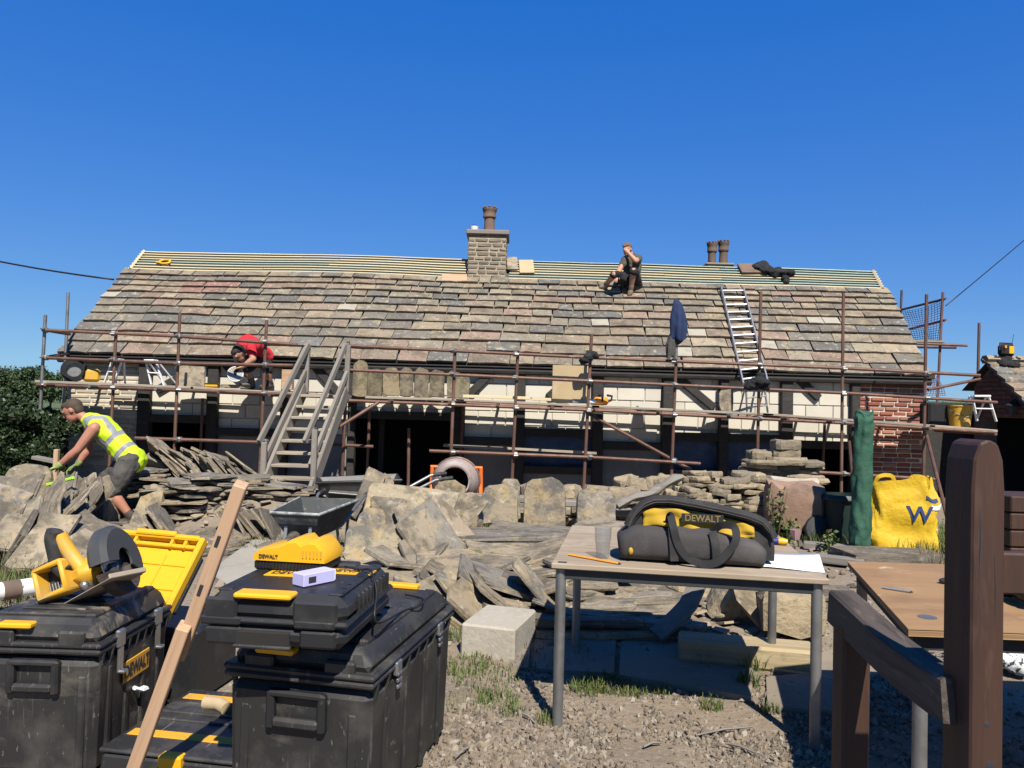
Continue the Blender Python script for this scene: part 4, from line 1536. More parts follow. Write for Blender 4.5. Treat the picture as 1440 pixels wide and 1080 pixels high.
# --- heap of slabs behind the worker, leaning fan on top -------------------------------------------
LB = 'thin riven stone slab leaning in the heap before the timber stair'
GRP = 'slabs leaning in the heap by the stair'
fan = [(240, 640, 9.7, 38), (250, 652, 9.6, 36), (262, 664, 9.5, 34), (272, 655, 9.6, 36), (285, 648, 9.7, 22), (300, 645, 9.75, 20), (318, 652, 9.7, 22), (262, 672, 9.4, 38), (276, 668, 9.5, 42), (290, 664, 9.5, 47), (302, 668, 9.45, 48),
       (314, 670, 9.4, 48), (326, 674, 9.35, 46), (338, 668, 9.5, 40), (346, 682, 9.3, 46), (356, 676, 9.4, 40), (366, 686, 9.3, 38), (378, 682, 9.35, 33), (390, 690, 9.3, 30), (402, 690, 9.3, 28), (330, 664, 9.65, 33),
       (350, 666, 9.6, 30), (231, 655, 9.8, 30), (226, 672, 9.6, 25), (310, 688, 9.2, 50), (330, 694, 9.1, 50), (350, 698, 9.05, 48), (296, 690, 9.2, 46), (372, 698, 9.1, 40), (282, 690, 9.2, 40)]
for px, py, Y, a in fan + [(q[0] + rng.uniform(-8, 8), q[1] + rng.uniform(0, 10), q[2] - .05, q[3]) for q in fan[::2] + fan[:10]]:
    p = at(px, py, Y)
    stone(SLAB, 'stone_slab', p, (R(rng.uniform(-28, -8)), R(a + rng.uniform(-6, 6)), R(rng.uniform(-22, 14))), (rng.uniform(.42, .68), rng.uniform(.36, .52), rng.uniform(.022, .036)), LB, GRP)
LB = 'stone slab stacked flat in layers beside the crouching worker'
GRP = 'slabs stacked flat behind the worker'
for cx, cy, Y, n_, w in ((205, 735, 8.9, 11, .50), (232, 742, 8.6, 12, .55), (262, 745, 8.5, 11, .52), (290, 742, 8.6, 10, .5), (318, 735, 8.7, 8, .5), (345, 730, 8.8, 6, .48), (205, 712, 9.3, 9, .5), (386, 722, 8.8, 5, .55), (418, 716, 9.0, 4, .6)):
    b = G(cx, cy + 16)
    b = Vector((P(cx, cy, Y).x, Y, gz(P(cx, cy, Y).x, Y)))
    z = b.z - .08
    for k in range(int(n_ * 1.55)):
        t = rng.uniform(.018, .036)
        lay(Vector((b.x + rng.uniform(-.08, .08), b.y + rng.uniform(-.06, .06), z)), w * rng.uniform(.6, 1.1), rng.uniform(.3, .45), t, LB, GRP, yaw=rng.uniform(-.7, .7), tilt=.11, name='stone_slate', cat='stone slate')
        z += t * .92
LB = 'slab on edge leaning in the row at the heap foot near the wheelbarrow'
GRP = 'slabs on edge at the heap foot'
for i in range(11):
    px = lerp(222, 262, i / 10) if i < 5 else lerp(330, 385, (i - 5) / 5)
    py = 742 + rng.uniform(-4, 4) if i < 5 else 738 + rng.uniform(-6, 8)
    p = P(px, py, 8.0 if i < 5 else 7.9)
    stone(SLAB, 'stone_slab', p, (R(rng.uniform(-20, -6)), R(54 + rng.uniform(-8, 8)), R(rng.uniform(-15, 15))), (rng.uniform(.34, .5), .42, rng.uniform(.025, .036)), LB, GRP)
stone(HEAD, 'round_topped_slab', P(206, 722, 8.25), (R(70), R(10), R(-12)), (.27, .66, .05), 'tall brown slab leaning just behind the worker in the lime vest', cat='stone slab')
stone(SLAB, 'stone_slab', P(320, 710, 8.9), (R(78), 0, R(4)), (.27, .24, .05), 'small square grey slab stood up against the layered heap', cat='stone slab')
stone(SLAB, 'stone_slab', P(292, 756, 7.7), (R(14), R(-6), R(10)), (1.0, .5, .05), 'long curved slab bridging the foot of the layered heap', cat='stone slab')
for i in range(9):
    px, py = rng.uniform(255, 400), rng.uniform(752, 772)
    p = G(px, py, .04)
    lay(p, rng.uniform(.35, .6), rng.uniform(.25, .45), .04, 'flat broken slab lying at the foot of the heap beside the concrete path', 'broken slabs by the path', tilt=.12)

# --- heap by the worker's hands ----------------------------------------------------------------------
LB = 'weathered slab leaning in the heap under the gloved worker'
GRP = 'slabs leaning under the worker'
hl = [(15, 705, 7.2, 60, -25, .8, .7), (70, 705, 7.0, 40, -55, .7, .8), (92, 720, 6.9, 30, -40, .6, .9), (15, 735, 6.4, 50, -20, .8, .6), (48, 745, 6.3, 48, -50, .45, .8), (30, 752, 6.2, 45, -55, .4, .8), (75, 740, 6.5, 55, -65, .4, .9),
      (25, 752, 6.2, 40, 10, .6, .6), (64, 762, 6.0, 62, 12, .45, .8), (125, 752, 6.6, 14, 22, .6, .55), (150, 752, 6.8, 12, 15, .7, .5), (178, 758, 6.6, 12, 12, .7, .45), (165, 766, 6.5, 14, 18, .7, .45), (112, 742, 7.0, 20, 15, .6, .5),
      (140, 765, 6.2, 35, 25, .7, .5), (125, 775, 6.0, 40, 28, .6, .5), (108, 760, 6.2, 48, 30, .5, .7), (85, 702, 7.6, 55, -45, .5, .7), (95, 697, 7.7, 50, -48, .5, .7), (106, 700, 7.6, 48, -50, .5, .6), (116, 696, 7.8, 46, -46, .5, .6),
      (126, 700, 7.6, 46, -52, .45, .6), (135, 698, 7.8, 42, -46, .5, .6), (70, 694, 7.9, 40, -40, .5, .6), (-20, 710, 6.9, 45, 10, .9, .7), (-15, 745, 6.3, 40, -20, .6, .6), (78, 728, 7.2, 46, -52, .5, .6), (88, 745, 6.7, 50, -60, .4, .6), (105, 725, 7.3, 38, -50, .4, .5), (60, 735, 6.9, 40, -58, .4, .6), (135, 745, 7.2, 10, 10, .5, .5), (196, 765, 6.6, 10, 8, .5, .4), (-40, 730, 6.3, 50, 20, .8, .7), (60, 715, 7.4, 40, -40, .6, .5), (40, 725, 7.0, 45, -35, .6, .5), (100, 735, 6.9, 30, -30, .5, .5), (8, 700, 7.2, 60, 10, .6, .6), (95, 775, 6.2, 45, 10, .5, .5)]
for px, py, Y, rx, ry, w, l in hl:
    stone(YEL if w > .85 else SLAB, 'stone_slab', P(px, py, Y), (R(rx * .75), R(ry), R(rng.uniform(-12, 12))), (w * .72, l * .70, rng.uniform(.026, .045)), LB, GRP)
stone(HEAD, 'round_topped_slab', P(40, 684, 7.9), (R(75), R(4), R(8)), (.46, .46, .07), 'broad pale slab stood up against the hedge at the worker\'s hands', cat='stone slab')
stone(CHUNK, 'stone_block', P(112, 707, 8.2), (0, 0, R(10)), (.34, .3, .26), 'pale squared block at the feet of the worker in the lime vest', cat='stone block')
stone(CHUNK, 'stone_block', P(146, 722, 8.3), (0, 0, R(-15)), (.3, .3, .34), 'pale squared block between the legs of the worker', cat='stone block')
for i in range(26):
    px, py = rng.uniform(-40, 210), rng.uniform(742, 772)
    p = G(px, py, 0)
    p.z = gz(p.x, p.y) + rng.uniform(-.02, .06)
    stone(SLAB, 'stone_slab', p, (R(rng.uniform(-16, 16)), R(rng.uniform(-25, 25)), rng.uniform(0, 6)), (rng.uniform(.25, .5), rng.uniform(.2, .4), .038), LB, GRP)

# --- central leaning cluster ----------------------------------------------------------------------------
for px, py, Y, rot, size, ms, lb in (
        (522, 752, 6.7, (72, 0, -8), (.30, .52, .08), HEAD, 'ochre slab standing upright at the wheelbarrow end of the middle cluster'),
        (555, 738, 6.75, (70, 0, 6), (.44, .50, .08), SLAB, 'grey patched slab leaning in the middle cluster behind the mossy one'),
        (532, 768, 6.4, (62, 0, 4), (.62, .42, .09), YEL, 'mossy yellow-green slab leaning lowest in the middle cluster'),
        (575, 715, 7.0, (60, 8, 10), (.9, .5, .08), YEL, 'long slab with mossy crest topping the middle cluster'),
        (596, 756, 6.6, (66, -30, 10), (.34, .85, .06), SLAB, 'pale grey slab tilted across the middle cluster'),
        (628, 752, 6.7, (30, 48, -20), (.82, .5, .06), SLAB, 'brown slab propped on the three edge-on slabs of the middle cluster'),
        (612, 762, 6.5, (30, 48, -22), (.72, .45, .05), SLAB, 'first of the thin slabs under the propped brown slab'),
        (604, 768, 6.45, (28, 50, -20), (.62, .42, .05), SLAB, 'darker thin slab beneath the propped brown slab of the middle cluster'),
        (594, 776, 6.4, (26, 48, -22), (.45, .4, .05), SLAB, 'shortest thin slab beneath the propped brown slab'),
        (520, 695, 8.0, (66, 20, 14), (.22, .62, .05), SLAB, 'narrow brown slab leaning beside the second wheelbarrow'),
        (512, 704, 7.9, (62, 22, 18), (.18, .5, .05), SLAB, 'narrow dark slab behind the second wheelbarrow'),
        (536, 697, 8.1, (62, 28, 18), (.16, .5, .05), SLAB, 'short narrow slab closing the row beside the second wheelbarrow'),
        (652, 722, 7.4, (70, -50, 20), (.5, .3, .05), SLAB, 'dark slab on edge leaning on the small square stone')):
    stone(ms, 'stone_slab', P(px, py, Y), tuple(R(a) for a in rot), (size[0] * .9, size[1] * .9, size[2] * .8), lb)
# --- round-topped slabs standing in a row
for px, pyt, pyb, w, Y, rz, lb in ((632, 676, 740, .34, 8.0, -6, 'pointed weathered slab standing before the cement mixer'), (703, 681, 737, .40, 8.2, 3, 'mottled slab standing between the pointed one and the great slab'),
                                   (718, 672, 734, .22, 8.6, 8, 'narrow mossy slab half hidden behind the mottled standing slab'), (766, 672, 741, .46, 8.1, -3, 'great round-shouldered slab standing tallest of the row'),
                                   (838, 686, 748, .42, 8.0, 4, 'orange-lichened slab standing behind the drinking glass'), (660, 715, 742, .3, 8.3, 0, 'low brown slab filling the gap beside the small square stone'),
                                   (822, 728, 758, .18, 7.4, 12, 'little mossy slab leaning at the foot of the orange-lichened one')):
    a, b = P(px, pyb, Y), P(px, pyt, Y + .12)
    H = (b - a).length
    stone(HEAD, 'round_topped_slab', (a + b) / 2, (R(80), 0, R(rz)), (w, H, .075), lb)
stone(CHUNK, 'stone_block', P(657, 733, 7.5), (0, 0, R(-14)), (.26, .22, .16), 'small square stone block before the mottled standing slab', cat='stone block')
# planks lying behind the row
for i, (px, py) in enumerate(((820, 708), (700, 700), (860, 720), (855, 734), (830, 720), (700, 716))):
    p = P(px, py, 8.9 + .1 * i)
    o = MB().box((0, 0, 0), (rng.uniform(.5, 1.0), .2, .07), .01).build('timber_offcut', m_greywood)
    o.location = p
    o.rotation_euler = (0, 0, R(rng.uniform(-8, 8)))
    tag(o, 'grey timber offcut stacked behind the standing slabs', 'timber', 'timber offcuts behind the standing slabs')
# support under those offcuts: low rubble wall
LB = 'rough walling stone in the low heap behind the standing slabs'
GRP = 'walling stones behind the standing slabs'
for i in range(46):
    px = rng.uniform(672, 880)
    row = rng.choice((0, 0, 1, 1, 2))
    x = P(px, 700, 9.4).x
    stone(CHUNK, 'walling_stone', (x, 9.35 + rng.uniform(-.15, .3), .07 + row * .16), (R(rng.uniform(-10, 10)), R(rng.uniform(-10, 10)), rng.uniform(-.4, .4)),
          (rng.uniform(.2, .36), rng.uniform(.2, .3), rng.uniform(.12, .19)), LB, GRP, 'walling stone')
# --- dry stacked walling stone near the house
LB = 'rough walling stone in the rounded stack behind the tool bag'
GRP = 'stones of the rounded stack'
cx, cy = P(1022, 680, 9.4).x, 9.5
for row in range(10):
    z = .12 + row * .062
    rad = .62 * math.sqrt(max(.1, 1 - (row / 10.5) ** 2.2))
    nn = max(3, int(rad * 13))
    for k in range(nn):
        a = math.pi + math.pi * (k + rng.uniform(-.2, .2)) / (nn - 1) if nn > 1 else 0
        stone(CHUNK, 'walling_stone', (cx + math.cos(a) * rad, cy + math.sin(a) * rad * .55, z), (R(rng.uniform(-8, 8)), R(rng.uniform(-8, 8)), a + math.pi / 2),
              (rng.uniform(.17, .34), rng.uniform(.2, .3), rng.uniform(.05, .08)), LB, GRP, 'walling stone')
stone(CHUNK, 'walling_stone', (cx, cy + .12, .34), (0, 0, .3), (.8, .5, .5), 'large core stone filling the middle of the rounded stack', cat='walling stone')
LB = 'flat walling stone in the layered stack on the reddish boulder side'
GRP = 'stones of the layered stack'
for c_, (pxa, pxb) in enumerate(((1060, 1090), (1086, 1124), (1120, 1158))):
    z = .52 + .02 * c_
    top = P(1100, (640, 628, 648)[c_], 9.6).z
    x = P((pxa + pxb) / 2, 650, 9.6).x
    while z < top:
        t = rng.uniform(.05, .11) if z > .8 else rng.uniform(.045, .07)
        stone(CHUNK, 'walling_stone', (x + rng.uniform(-.05, .05), 9.75 + rng.uniform(-.08, .08), z + t / 2), (R(rng.uniform(-4, 4)), R(rng.uniform(-4, 4)), rng.uniform(-.25, .25)),
              (rng.uniform(.32, .46), rng.uniform(.3, .42), t * 1.1), LB, GRP, 'walling stone')
        z += t
for pxa, w_, z_ in ((1070, .5, .42), (1110, .6, .26), (1142, .4, .26), (1100, .6, .10), (1066, .5, .16), (1140, .5, .12)):
    stone(CHUNK, 'walling_stone', (P(pxa, 680, 9.8).x, 9.95, z_), (0, 0, rng.uniform(-.2, .2)), (w_, .5, .22), 'big base stone carrying the layered stack', 'base stones of the layered stack', 'walling stone')
LB = 'rough walling stone in the low bank between the two stacks'
GRP = 'walling stones in the low bank'
for i in range(62):
    px = rng.uniform(865, 1010)
    row = rng.choice((0, 1, 1, 2, 2, 3))
    x = P(px, 690, 9.6).x
    stone(CHUNK, 'walling_stone', (x, 9.75 + rng.uniform(-.2, .2) + .06 * row, .09 + row * .13 + .08 * (px - 865) / 145), (R(rng.uniform(-14, 14)), R(rng.uniform(-14, 14)), rng.uniform(-.6, .6)),
          (rng.uniform(.18, .38), rng.uniform(.18, .3), rng.uniform(.1, .17)), LB, GRP, 'walling stone')
# lead-grey weathered log lying on the bank
a, b = P(868, 712, 8.8), P(958, 672, 8.9)
mb = MB()
mb.tube([lerp(a, b, t) + Vector((0, 0, .02 * math.sin(t * 9))) for t in [i / 10 for i in range(11)]], [(.075 + .02 * math.sin(i * 1.7), .05 + .015 * math.sin(i * 2.3)) for i in range(11)], 7)
tag(mb.build('weathered_log', m_greywood, smooth=60), 'grey weathered log lying along the low bank of walling stones', 'log')
# reddish boulder with a sawn top, and pale block
o = inst('boulder', slab_mesh(411, 'chunk').mesh('boulder', m_sandstone, smooth=30), P(1119, 712, 8.9), (R(4), 0, R(-10)), (.60, .45, .52))
tag(o, 'big reddish sandstone boulder under the layered stack', 'boulder')
o = inst('sawn_block', slab_mesh(412, 'chunk').mesh('sawn_block', m_sandpale, smooth=30), P(1122, 682, 9.15), (0, 0, R(-8)), (.58, .3, .16))
tag(o, 'pale sawn stone block lying over the reddish boulder', 'stone block')

# --- flat slabs in the middle of the yard
mid = [(560, 815, 5.5, .85, .55, 'large smooth slab lying flat just beyond the tool case'), (640, 800, 5.9, .7, .45, 'thin slab lying flat beyond the large smooth one'), (700, 752, 7.0, 1.3, .6, 'wide flat slab lying before the standing row'),
       (760, 748, 7.2, .9, .5, 'flat slab lying at the foot of the great standing slab'), (505, 800, 6.0, .6, .5, 'flat slab lying beside the cable of the charger'), (860, 742, 7.2, .6, .4, 'flat slab lying behind the table corner')]
for px, py, Y, w, l, lb in mid:
    p = P(px, py, Y)
    p.z = max(p.z, .05)
    lay(p, w, l, .06, lb, None, yaw=rng.uniform(-.3, .3), tilt=.05)
LB = 'riven slab tipped in the loose pile behind the concrete block'
GRP = 'slabs in the loose pile behind the concrete block'
pile = [(540, 832, 5.3, 8, 0, .62, .5), (590, 822, 5.4, 10, -4, .9, .5), (560, 845, 5.0, 6, 4, .6, .4), (610, 838, 5.2, 22, 20, .55, .5), (640, 830, 5.3, 30, 30, .55, .5), (660, 840, 5.1, 34, 34, .5, .45), (690, 832, 5.3, 30, 36, .55, .5),
        (672, 852, 4.95, 36, 34, .45, .4), (640, 850, 5.0, 36, 30, .5, .4), (615, 856, 4.95, 30, 24, .5, .4), (706, 846, 5.1, 26, 40, .5, .45), (735, 825, 5.4, 18, 18, .7, .5), (765, 838, 5.2, 24, 44, .6, .32), (720, 812, 5.7, 8, -8, .9, .5),
        (760, 802, 5.8, 8, -12, .8, .45), (790, 792, 5.9, 10, -18, .8, .45), (700, 798, 6.0, 6, -6, .9, .5), (735, 790, 6.1, 8, -14, .85, .4), (755, 778, 6.3, 10, -16, .9, .4), (770, 820, 5.5, 6, 4, .8, .5), (800, 815, 5.6, 6, -4, .7, .4), (670, 812, 5.7, 5, 5, .8, .5),
        (612, 812, 5.6, 6, 6, .6, .5), (580, 860, 4.9, 25, 30, .5, .4), (600, 868, 4.85, 28, 40, .45, .4), (595, 845, 5.1, 20, 10, .6, .4), (830, 800, 5.7, 4, 4, .6, .4), (716, 776, 6.4, 6, 6, .8, .4), (650, 788, 6.1, 6, 4, .7, .5)]
for px, py, Y, rx, ry, w, l in pile:
    p = P(px, py, Y)
    p.z = max(p.z, .04)
    stone(YEL if rng.random() < .25 else SLAB, 'stone_slab', p, (R(rx * .3 + rng.uniform(-7, 4)), R(ry + rng.uniform(-5, 5)), R(rng.uniform(-18, 18))), (w * .95, l * .9, rng.uniform(.028, .05)), LB, GRP)
LB = 'stone slab lying flat in the layers behind the work table legs'
GRP = 'slabs in layers behind the table legs'
for px, py, Y in ((800, 850, 5.3), (825, 835, 5.5), (850, 862, 5.1), (870, 842, 5.4), (900, 858, 5.2), (930, 838, 5.6), (900, 828, 5.8), (815, 868, 5.0), (845, 880, 4.95), (880, 880, 5.0), (870, 818, 5.9), (830, 815, 5.9), (960, 850, 5.6), (1000, 842, 5.9), (1040, 835, 6.1), (1075, 838, 6.0),
                  (790, 870, 5.0), (910, 874, 5.0), (780, 832, 5.5), (1120, 838, 5.9)):
    for k in range(2):
        p = P(px + rng.uniform(-10, 10), py, Y + k * .15)
        p.z = max(.03, min(p.z, .2)) + .02 * k
        lay(p, rng.uniform(.5, .9), rng.uniform(.3, .5), rng.uniform(.035, .06), LB, GRP, yaw=rng.uniform(-.4, .4), tilt=.1)
LB = 'thin stone slate lying loose among the slabs in the middle of the yard'
GRP = 'thin slates loose in the middle of the yard'
for i in range(85):
    px = rng.uniform(470, 900)
    py = rng.uniform(772, 885)
    q_ = G(px, py)
    k = math.exp(-((q_.x + .3) / 1.1) ** 2 - ((q_.y - 5.7) / .8) ** 2)
    q_.z = .03 + k * rng.uniform(.05, .26)
    if px < 640 and q_.y < 4.7 or 625 < px < 770 and q_.y < 5.0:
        continue
    stone(SLAB, 'stone_slate', q_, (R(rng.uniform(-14, 10)), R(rng.gauss(0, 14)), rng.uniform(-.6, .6)), (rng.uniform(.28, .58), rng.uniform(.22, .4), rng.uniform(.02, .036)), LB, GRP, 'stone slate')
# curved timber and chocks behind the table
def spl(c):
    q = [P(*k) for k in c]
    return [lerp(lerp(q[0], q[1], t), lerp(q[1], q[2], t), t) for t in [i / 6 for i in range(6)]] + [q[2], q[3]]


mb = MB()
c = [(922, 893, 4.75), (950, 872, 4.8), (968, 850, 4.85), (985, 812, 4.9)]
mb.tube(spl(c), [(.022, .07)] * len(spl(c)), 6, up=(1, 0, .4))
tag(mb.build('curved_branch', m_greywood, smooth=60), 'curved grey timber prop rising behind the table legs', 'timber')
stone(CHUNK, 'stone_block', P(1115, 858, 4.9), (0, 0, R(5)), (.42, .3, .24), 'pale drilled stone block lying behind the table leg', cat='stone block')
stone(CHUNK, 'stone_block', P(1040, 848, 5.3), (R(20), R(30), 0), (.3, .3, .28), 'brown broken stone lying beyond the sleeper', cat='stone block')
stone(CHUNK, 'stone_block', P(975, 826, 5.8), (R(10), R(-10), .4), (.36, .3, .2), 'dark rough stone lying behind the curved timber prop', cat='stone block')
stone(SLAB, 'stone_slab', P(1068, 852, 5.0), (R(60), R(-40), R(20)), (.2, .42, .05), 'splintered slab leaning beside the pale drilled block', cat='stone slab')
# sleeper
m_sleeper = mat('sleeper', (.42, .33, .19), .88, bump=(5, .5, .006, (1, 12, 12)), layers=[((.27, .22, .13), 2.5, .46, .64, .85, (.5, 9, 9)), ((.52, .44, .29), 5, .56, .72, .6, (.6, 4, 4)), ((.16, .15, .09), 7, .62, .74, .6)])
a, b = G(972, 915, .08), G(1142, 930, .08)
o = MB().box((0, 0, 0), ((b - a).length + .1, .22, .13), .015).build('timber_sleeper', m_sleeper)
o.matrix_basis = frame((a + b) / 2 + Vector((0, .1, -.01)), b - a)
tag(o, 'thick pale timber sleeper lying on the ground behind the table', 'timber')
# row of upright slabs on the deck
LB = 'weathered slab standing upright in the row on the scaffold deck'
for px, pyt, w in ((506, 506, .26), (527, 518, .26), (549, 515, .28), (571, 514, .24), (592, 516, .26), (614, 518, .27), (638, 520, .26), (652, 526, .2)):
    a = deckp(px, 12.1)
    b = P(px, pyt, 12.1)
    H = b.z - a.z
    stone(MOS, 'round_topped_slab', (a.x, 12.1, a.z + H / 2 - .01), (R(83), R(rng.uniform(-4, 4)), R(rng.uniform(-14, 14))), (w * .92, H * rng.uniform(.92, 1.04), .06), LB, 'slabs standing on the scaffold deck')
for px, pyt, w, lb in ((268, 514, .42, 'square grey slab stood on the deck between the white steps and the red-shirted worker'), (790, 545, .2, 'narrow dark slab on the deck behind the plywood sheet'), (1020, 548, .22, 'dark slab standing on the deck beside the jacket standard')):
    a = deckp(px, 12.15)
    b = P(px, pyt, 12.15)
    stone(SLAB, 'stone_slab', (a.x, 12.15, (a.z + b.z) / 2), (R(84), 0, R(4)), (w, (b.z - a.z), .06), lb)

# --- loose rubble and gravel over the yard
def pebble(mb, c, r, r_):
    M = Matrix.Translation(c) @ Euler((r_.uniform(0, 6), r_.uniform(0, 6), r_.uniform(0, 6))).to_matrix().to_4x4()
    h = (r * r_.uniform(.7, 1.3), r * r_.uniform(.5, 1.0), r * r_.uniform(.35, .7))
    vs = []
    for sx, sy, sz in ((1, 0, 0), (-1, 0, 0), (0, 1, 0), (0, -1, 0), (0, 0, 1), (0, 0, -1)):
        k = r_.uniform(.75, 1.15)
        vs.append(M @ Vector((sx * h[0] * k, sy * h[1] * k, sz * h[2] * k)))
    for sx, sy in ((.7, .7), (-.7, .7), (.7, -.7), (-.7, -.7)):
        vs.append(M @ Vector((sx * h[0] * r_.uniform(.8, 1.1), sy * h[1] * r_.uniform(.8, 1.1), h[2] * r_.uniform(-.3, .3))))
    mb.add(vs, [(0, 6, 4), (6, 2, 4), (2, 7, 4), (7, 1, 4), (1, 9, 4), (9, 3, 4), (3, 8, 4), (8, 0, 4), (6, 0, 5), (2, 6, 5), (7, 2, 5), (1, 7, 5), (9, 1, 5), (3, 9, 5), (8, 3, 5), (0, 8, 5)])


r_ = random.Random(21)
mb = MB()
for i in range(26000):
    y = 2.0 + 4.2 * r_.random() ** 1.5
    x = r_.uniform(-1.0, 1.0) * (y * .68 + .3)
    dens = noise.noise(Vector((x * 1.6, y * 1.6, 7))) * .5 + .5
    if r_.random() > dens * 1.5:
        continue
    rr = .003 + .011 * r_.random() ** 3
    pebble(mb, (x, y, gz(x, y) + rr * .25), rr, r_)
for i in range(1700):
    y = 2.4 + 2.6 * r_.random()
    x = r_.uniform(-.5, 1.0) * (y * .68 + .3)
    if noise.noise(Vector((x * 1.2, y * 1.2, 17))) < .0:
        continue
    rr = .012 + .02 * r_.random() ** 2
    pebble(mb, (x, y, gz(x, y) + rr * .3), rr, r_)
for i in range(16000):                                    # the dense band of chippings before the table
    px_, py_ = r_.uniform(600, 1290), 955 + 150 * r_.random() ** 1.1
    q_ = G(px_, py_)
    dn = noise.noise(Vector((q_.x * 2.2, q_.y * 2.2, 31))) + .55 * noise.noise(Vector((q_.x * 6, q_.y * 6, 3)))
    if r_.random() > .40 + dn * 1.4:
        continue
    rr = .005 + .017 * r_.random() ** 2.6
    pebble(mb, (q_.x, q_.y, gz(q_.x, q_.y) + rr * .2), rr, r_)
for i in range(1500):
    y = r_.uniform(5.5, 11)
    x = r_.uniform(-.66, .66) * y
    rr = .02 + .05 * r_.random() ** 2.5
    pebble(mb, (x, y, gz(x, y) + rr * .25), rr, r_)
struct(mb.build('gravel', m_gravel, recalc=False), 'stuff', 'loose grey and brown gravel scattered over the yard')
# broken slate shards, too many to count, round the heaps
sh_ = MB()
for (cx_, cy_, sx_, sy_), n_ in (((-3.6, 8.9, 1.3, .9), 420), ((-4.9, 6.9, .9, .8), 260), ((-.3, 5.6, 1.2, .6), 420), ((1.4, 5.5, 1.3, .5), 260), ((.4, 7.4, 1.4, .8), 300), ((-1.2, 7.0, .8, .6), 160), ((2.6, 9.0, 1.6, .5), 260), ((3.8, 7.6, 1.3, .8), 120)):
    for _ in range(n_):
        x, y = r_.gauss(cx_, sx_ * .6), r_.gauss(cy_, sy_ * .6)
        if y < 4.6:
            continue
        w_, l_, t_ = r_.uniform(.05, .17), r_.uniform(.03, .10), r_.uniform(.008, .022)
        M_ = Matrix.Translation((x, y, gz(x, y) + t_ * .4 + r_.random() ** 3 * .05)) @ Euler((r_.gauss(0, .2), r_.gauss(0, .2), r_.uniform(0, 6))).to_matrix().to_4x4()
        pl_ = [(-w_ / 2, -l_ / 2 * r_.uniform(.5, 1)), (w_ / 2 * r_.uniform(.3, 1), -l_ / 2), (w_ / 2, l_ / 2 * r_.uniform(.2, 1)), (-w_ / 2 * r_.uniform(.2, 1), l_ / 2)]
        sh_.prism(pl_, -t_ / 2, t_ / 2, M_)
m_shard = mat('slate_shard', STONE, .92, island=True, ramp=[(.33, .27, .19), (.40, .33, .23), (.26, .215, .16), (.36, .29, .2), (.21, .18, .14)], bump=(30, .5, .01))
struct(sh_.build('slate_rubble', m_shard, recalc=False), 'stuff', 'broken slate shards strewn round the slab heaps')
# twigs and a white trim board
for i, (x0, y0, x1, y1) in enumerate(((978, 1034, 1058, 1022), (1020, 1045, 1062, 1058), (735, 1003, 752, 1016), (660, 1050, 640, 1066), (905, 1050, 930, 1044))):
    a, b = G(x0, y0, .018), G(x1, y1, .018)
    tag(MB().tube([a, lerp(a, b, .5) + Vector((0, .006, .006)), b], [.005, .006, .004], 6).build('dry_twig', m_greywood, smooth=60), 'dry twig lying on the chippings before the work table', 'twig', 'twigs on the chippings')
a, b = G(736, 891, .03), G(962, 897, .03)
o = MB().box((0, 0, 0), ((b - a).length, .05, .05), .003).build('white_trim', m_white)
o.matrix_basis = frame((a + b) / 2, b - a)
tag(o, 'white painted trim board lying along the back of the paving', 'board')
# paving flags under the table
fl = thing('paving', 'worn stone paving flags set in the ground under the work table', 'paving')
fl['kind'] = 'structure'
for pl_ in ([(748, 948), (752, 900), (868, 893), (864, 955)], [(868, 956), (873, 893), (962, 902), (1062, 948), (1058, 988)], [(1078, 1000), (1076, 958), (1150, 950), (1192, 972), (1188, 1008)], [(1085, 948), (1070, 938), (1170, 920), (1260, 945), (1200, 968)], [(712, 945), (724, 905), (747, 902), (743, 946)]):
    mb = MB()
    pts = [G(*q_) for q_ in pl_]
    mb.prism([(p.x, p.y) for p in pts], -.04, .028 + rng.uniform(-.004, .008), inset=.02)
    mb.build('paving_flag', m_flag, fl, world=True)


def tufts(spots, m, name, label, seed):
    r_ = random.Random(seed)
    mb = MB()
    for (x, y), rad, n_, h in spots:
        for _ in range(int(n_ * 1.5)):
            a, q_ = r_.uniform(0, 6.28), rad * math.sqrt(r_.random())
            px_, py_ = x + math.cos(a) * q_, y + math.sin(a) * q_
            z0 = gz(px_, py_)
            hh = h * r_.uniform(.4, 1.2)
            d = r_.uniform(0, 6.28)
            le = r_.uniform(.2, .9) * hh
            w = .0018 + .0016 * r_.random()
            dx, dy = math.cos(d), math.sin(d)
            b = len(mb.v)
            mb.v += [(px_ - dy * w, py_ + dx * w, z0 - .01), (px_ + dy * w, py_ - dx * w, z0 - .01),
                     (px_ + dx * le * .4 + dy * w * .8, py_ + dy * le * .4 - dx * w * .8, z0 + hh * .65), (px_ + dx * le * .4 - dy * w * .8, py_ + dy * le * .4 + dx * w * .8, z0 + hh * .65),
                     (px_ + dx * le, py_ + dy * le, z0 + hh)]
            mb.f += [(b, b + 1, b + 2, b + 3), (b + 3, b + 2, b + 4)]
            mb.m += [0, 0]
    return struct(mb.build(name, m, recalc=False), 'stuff', label)


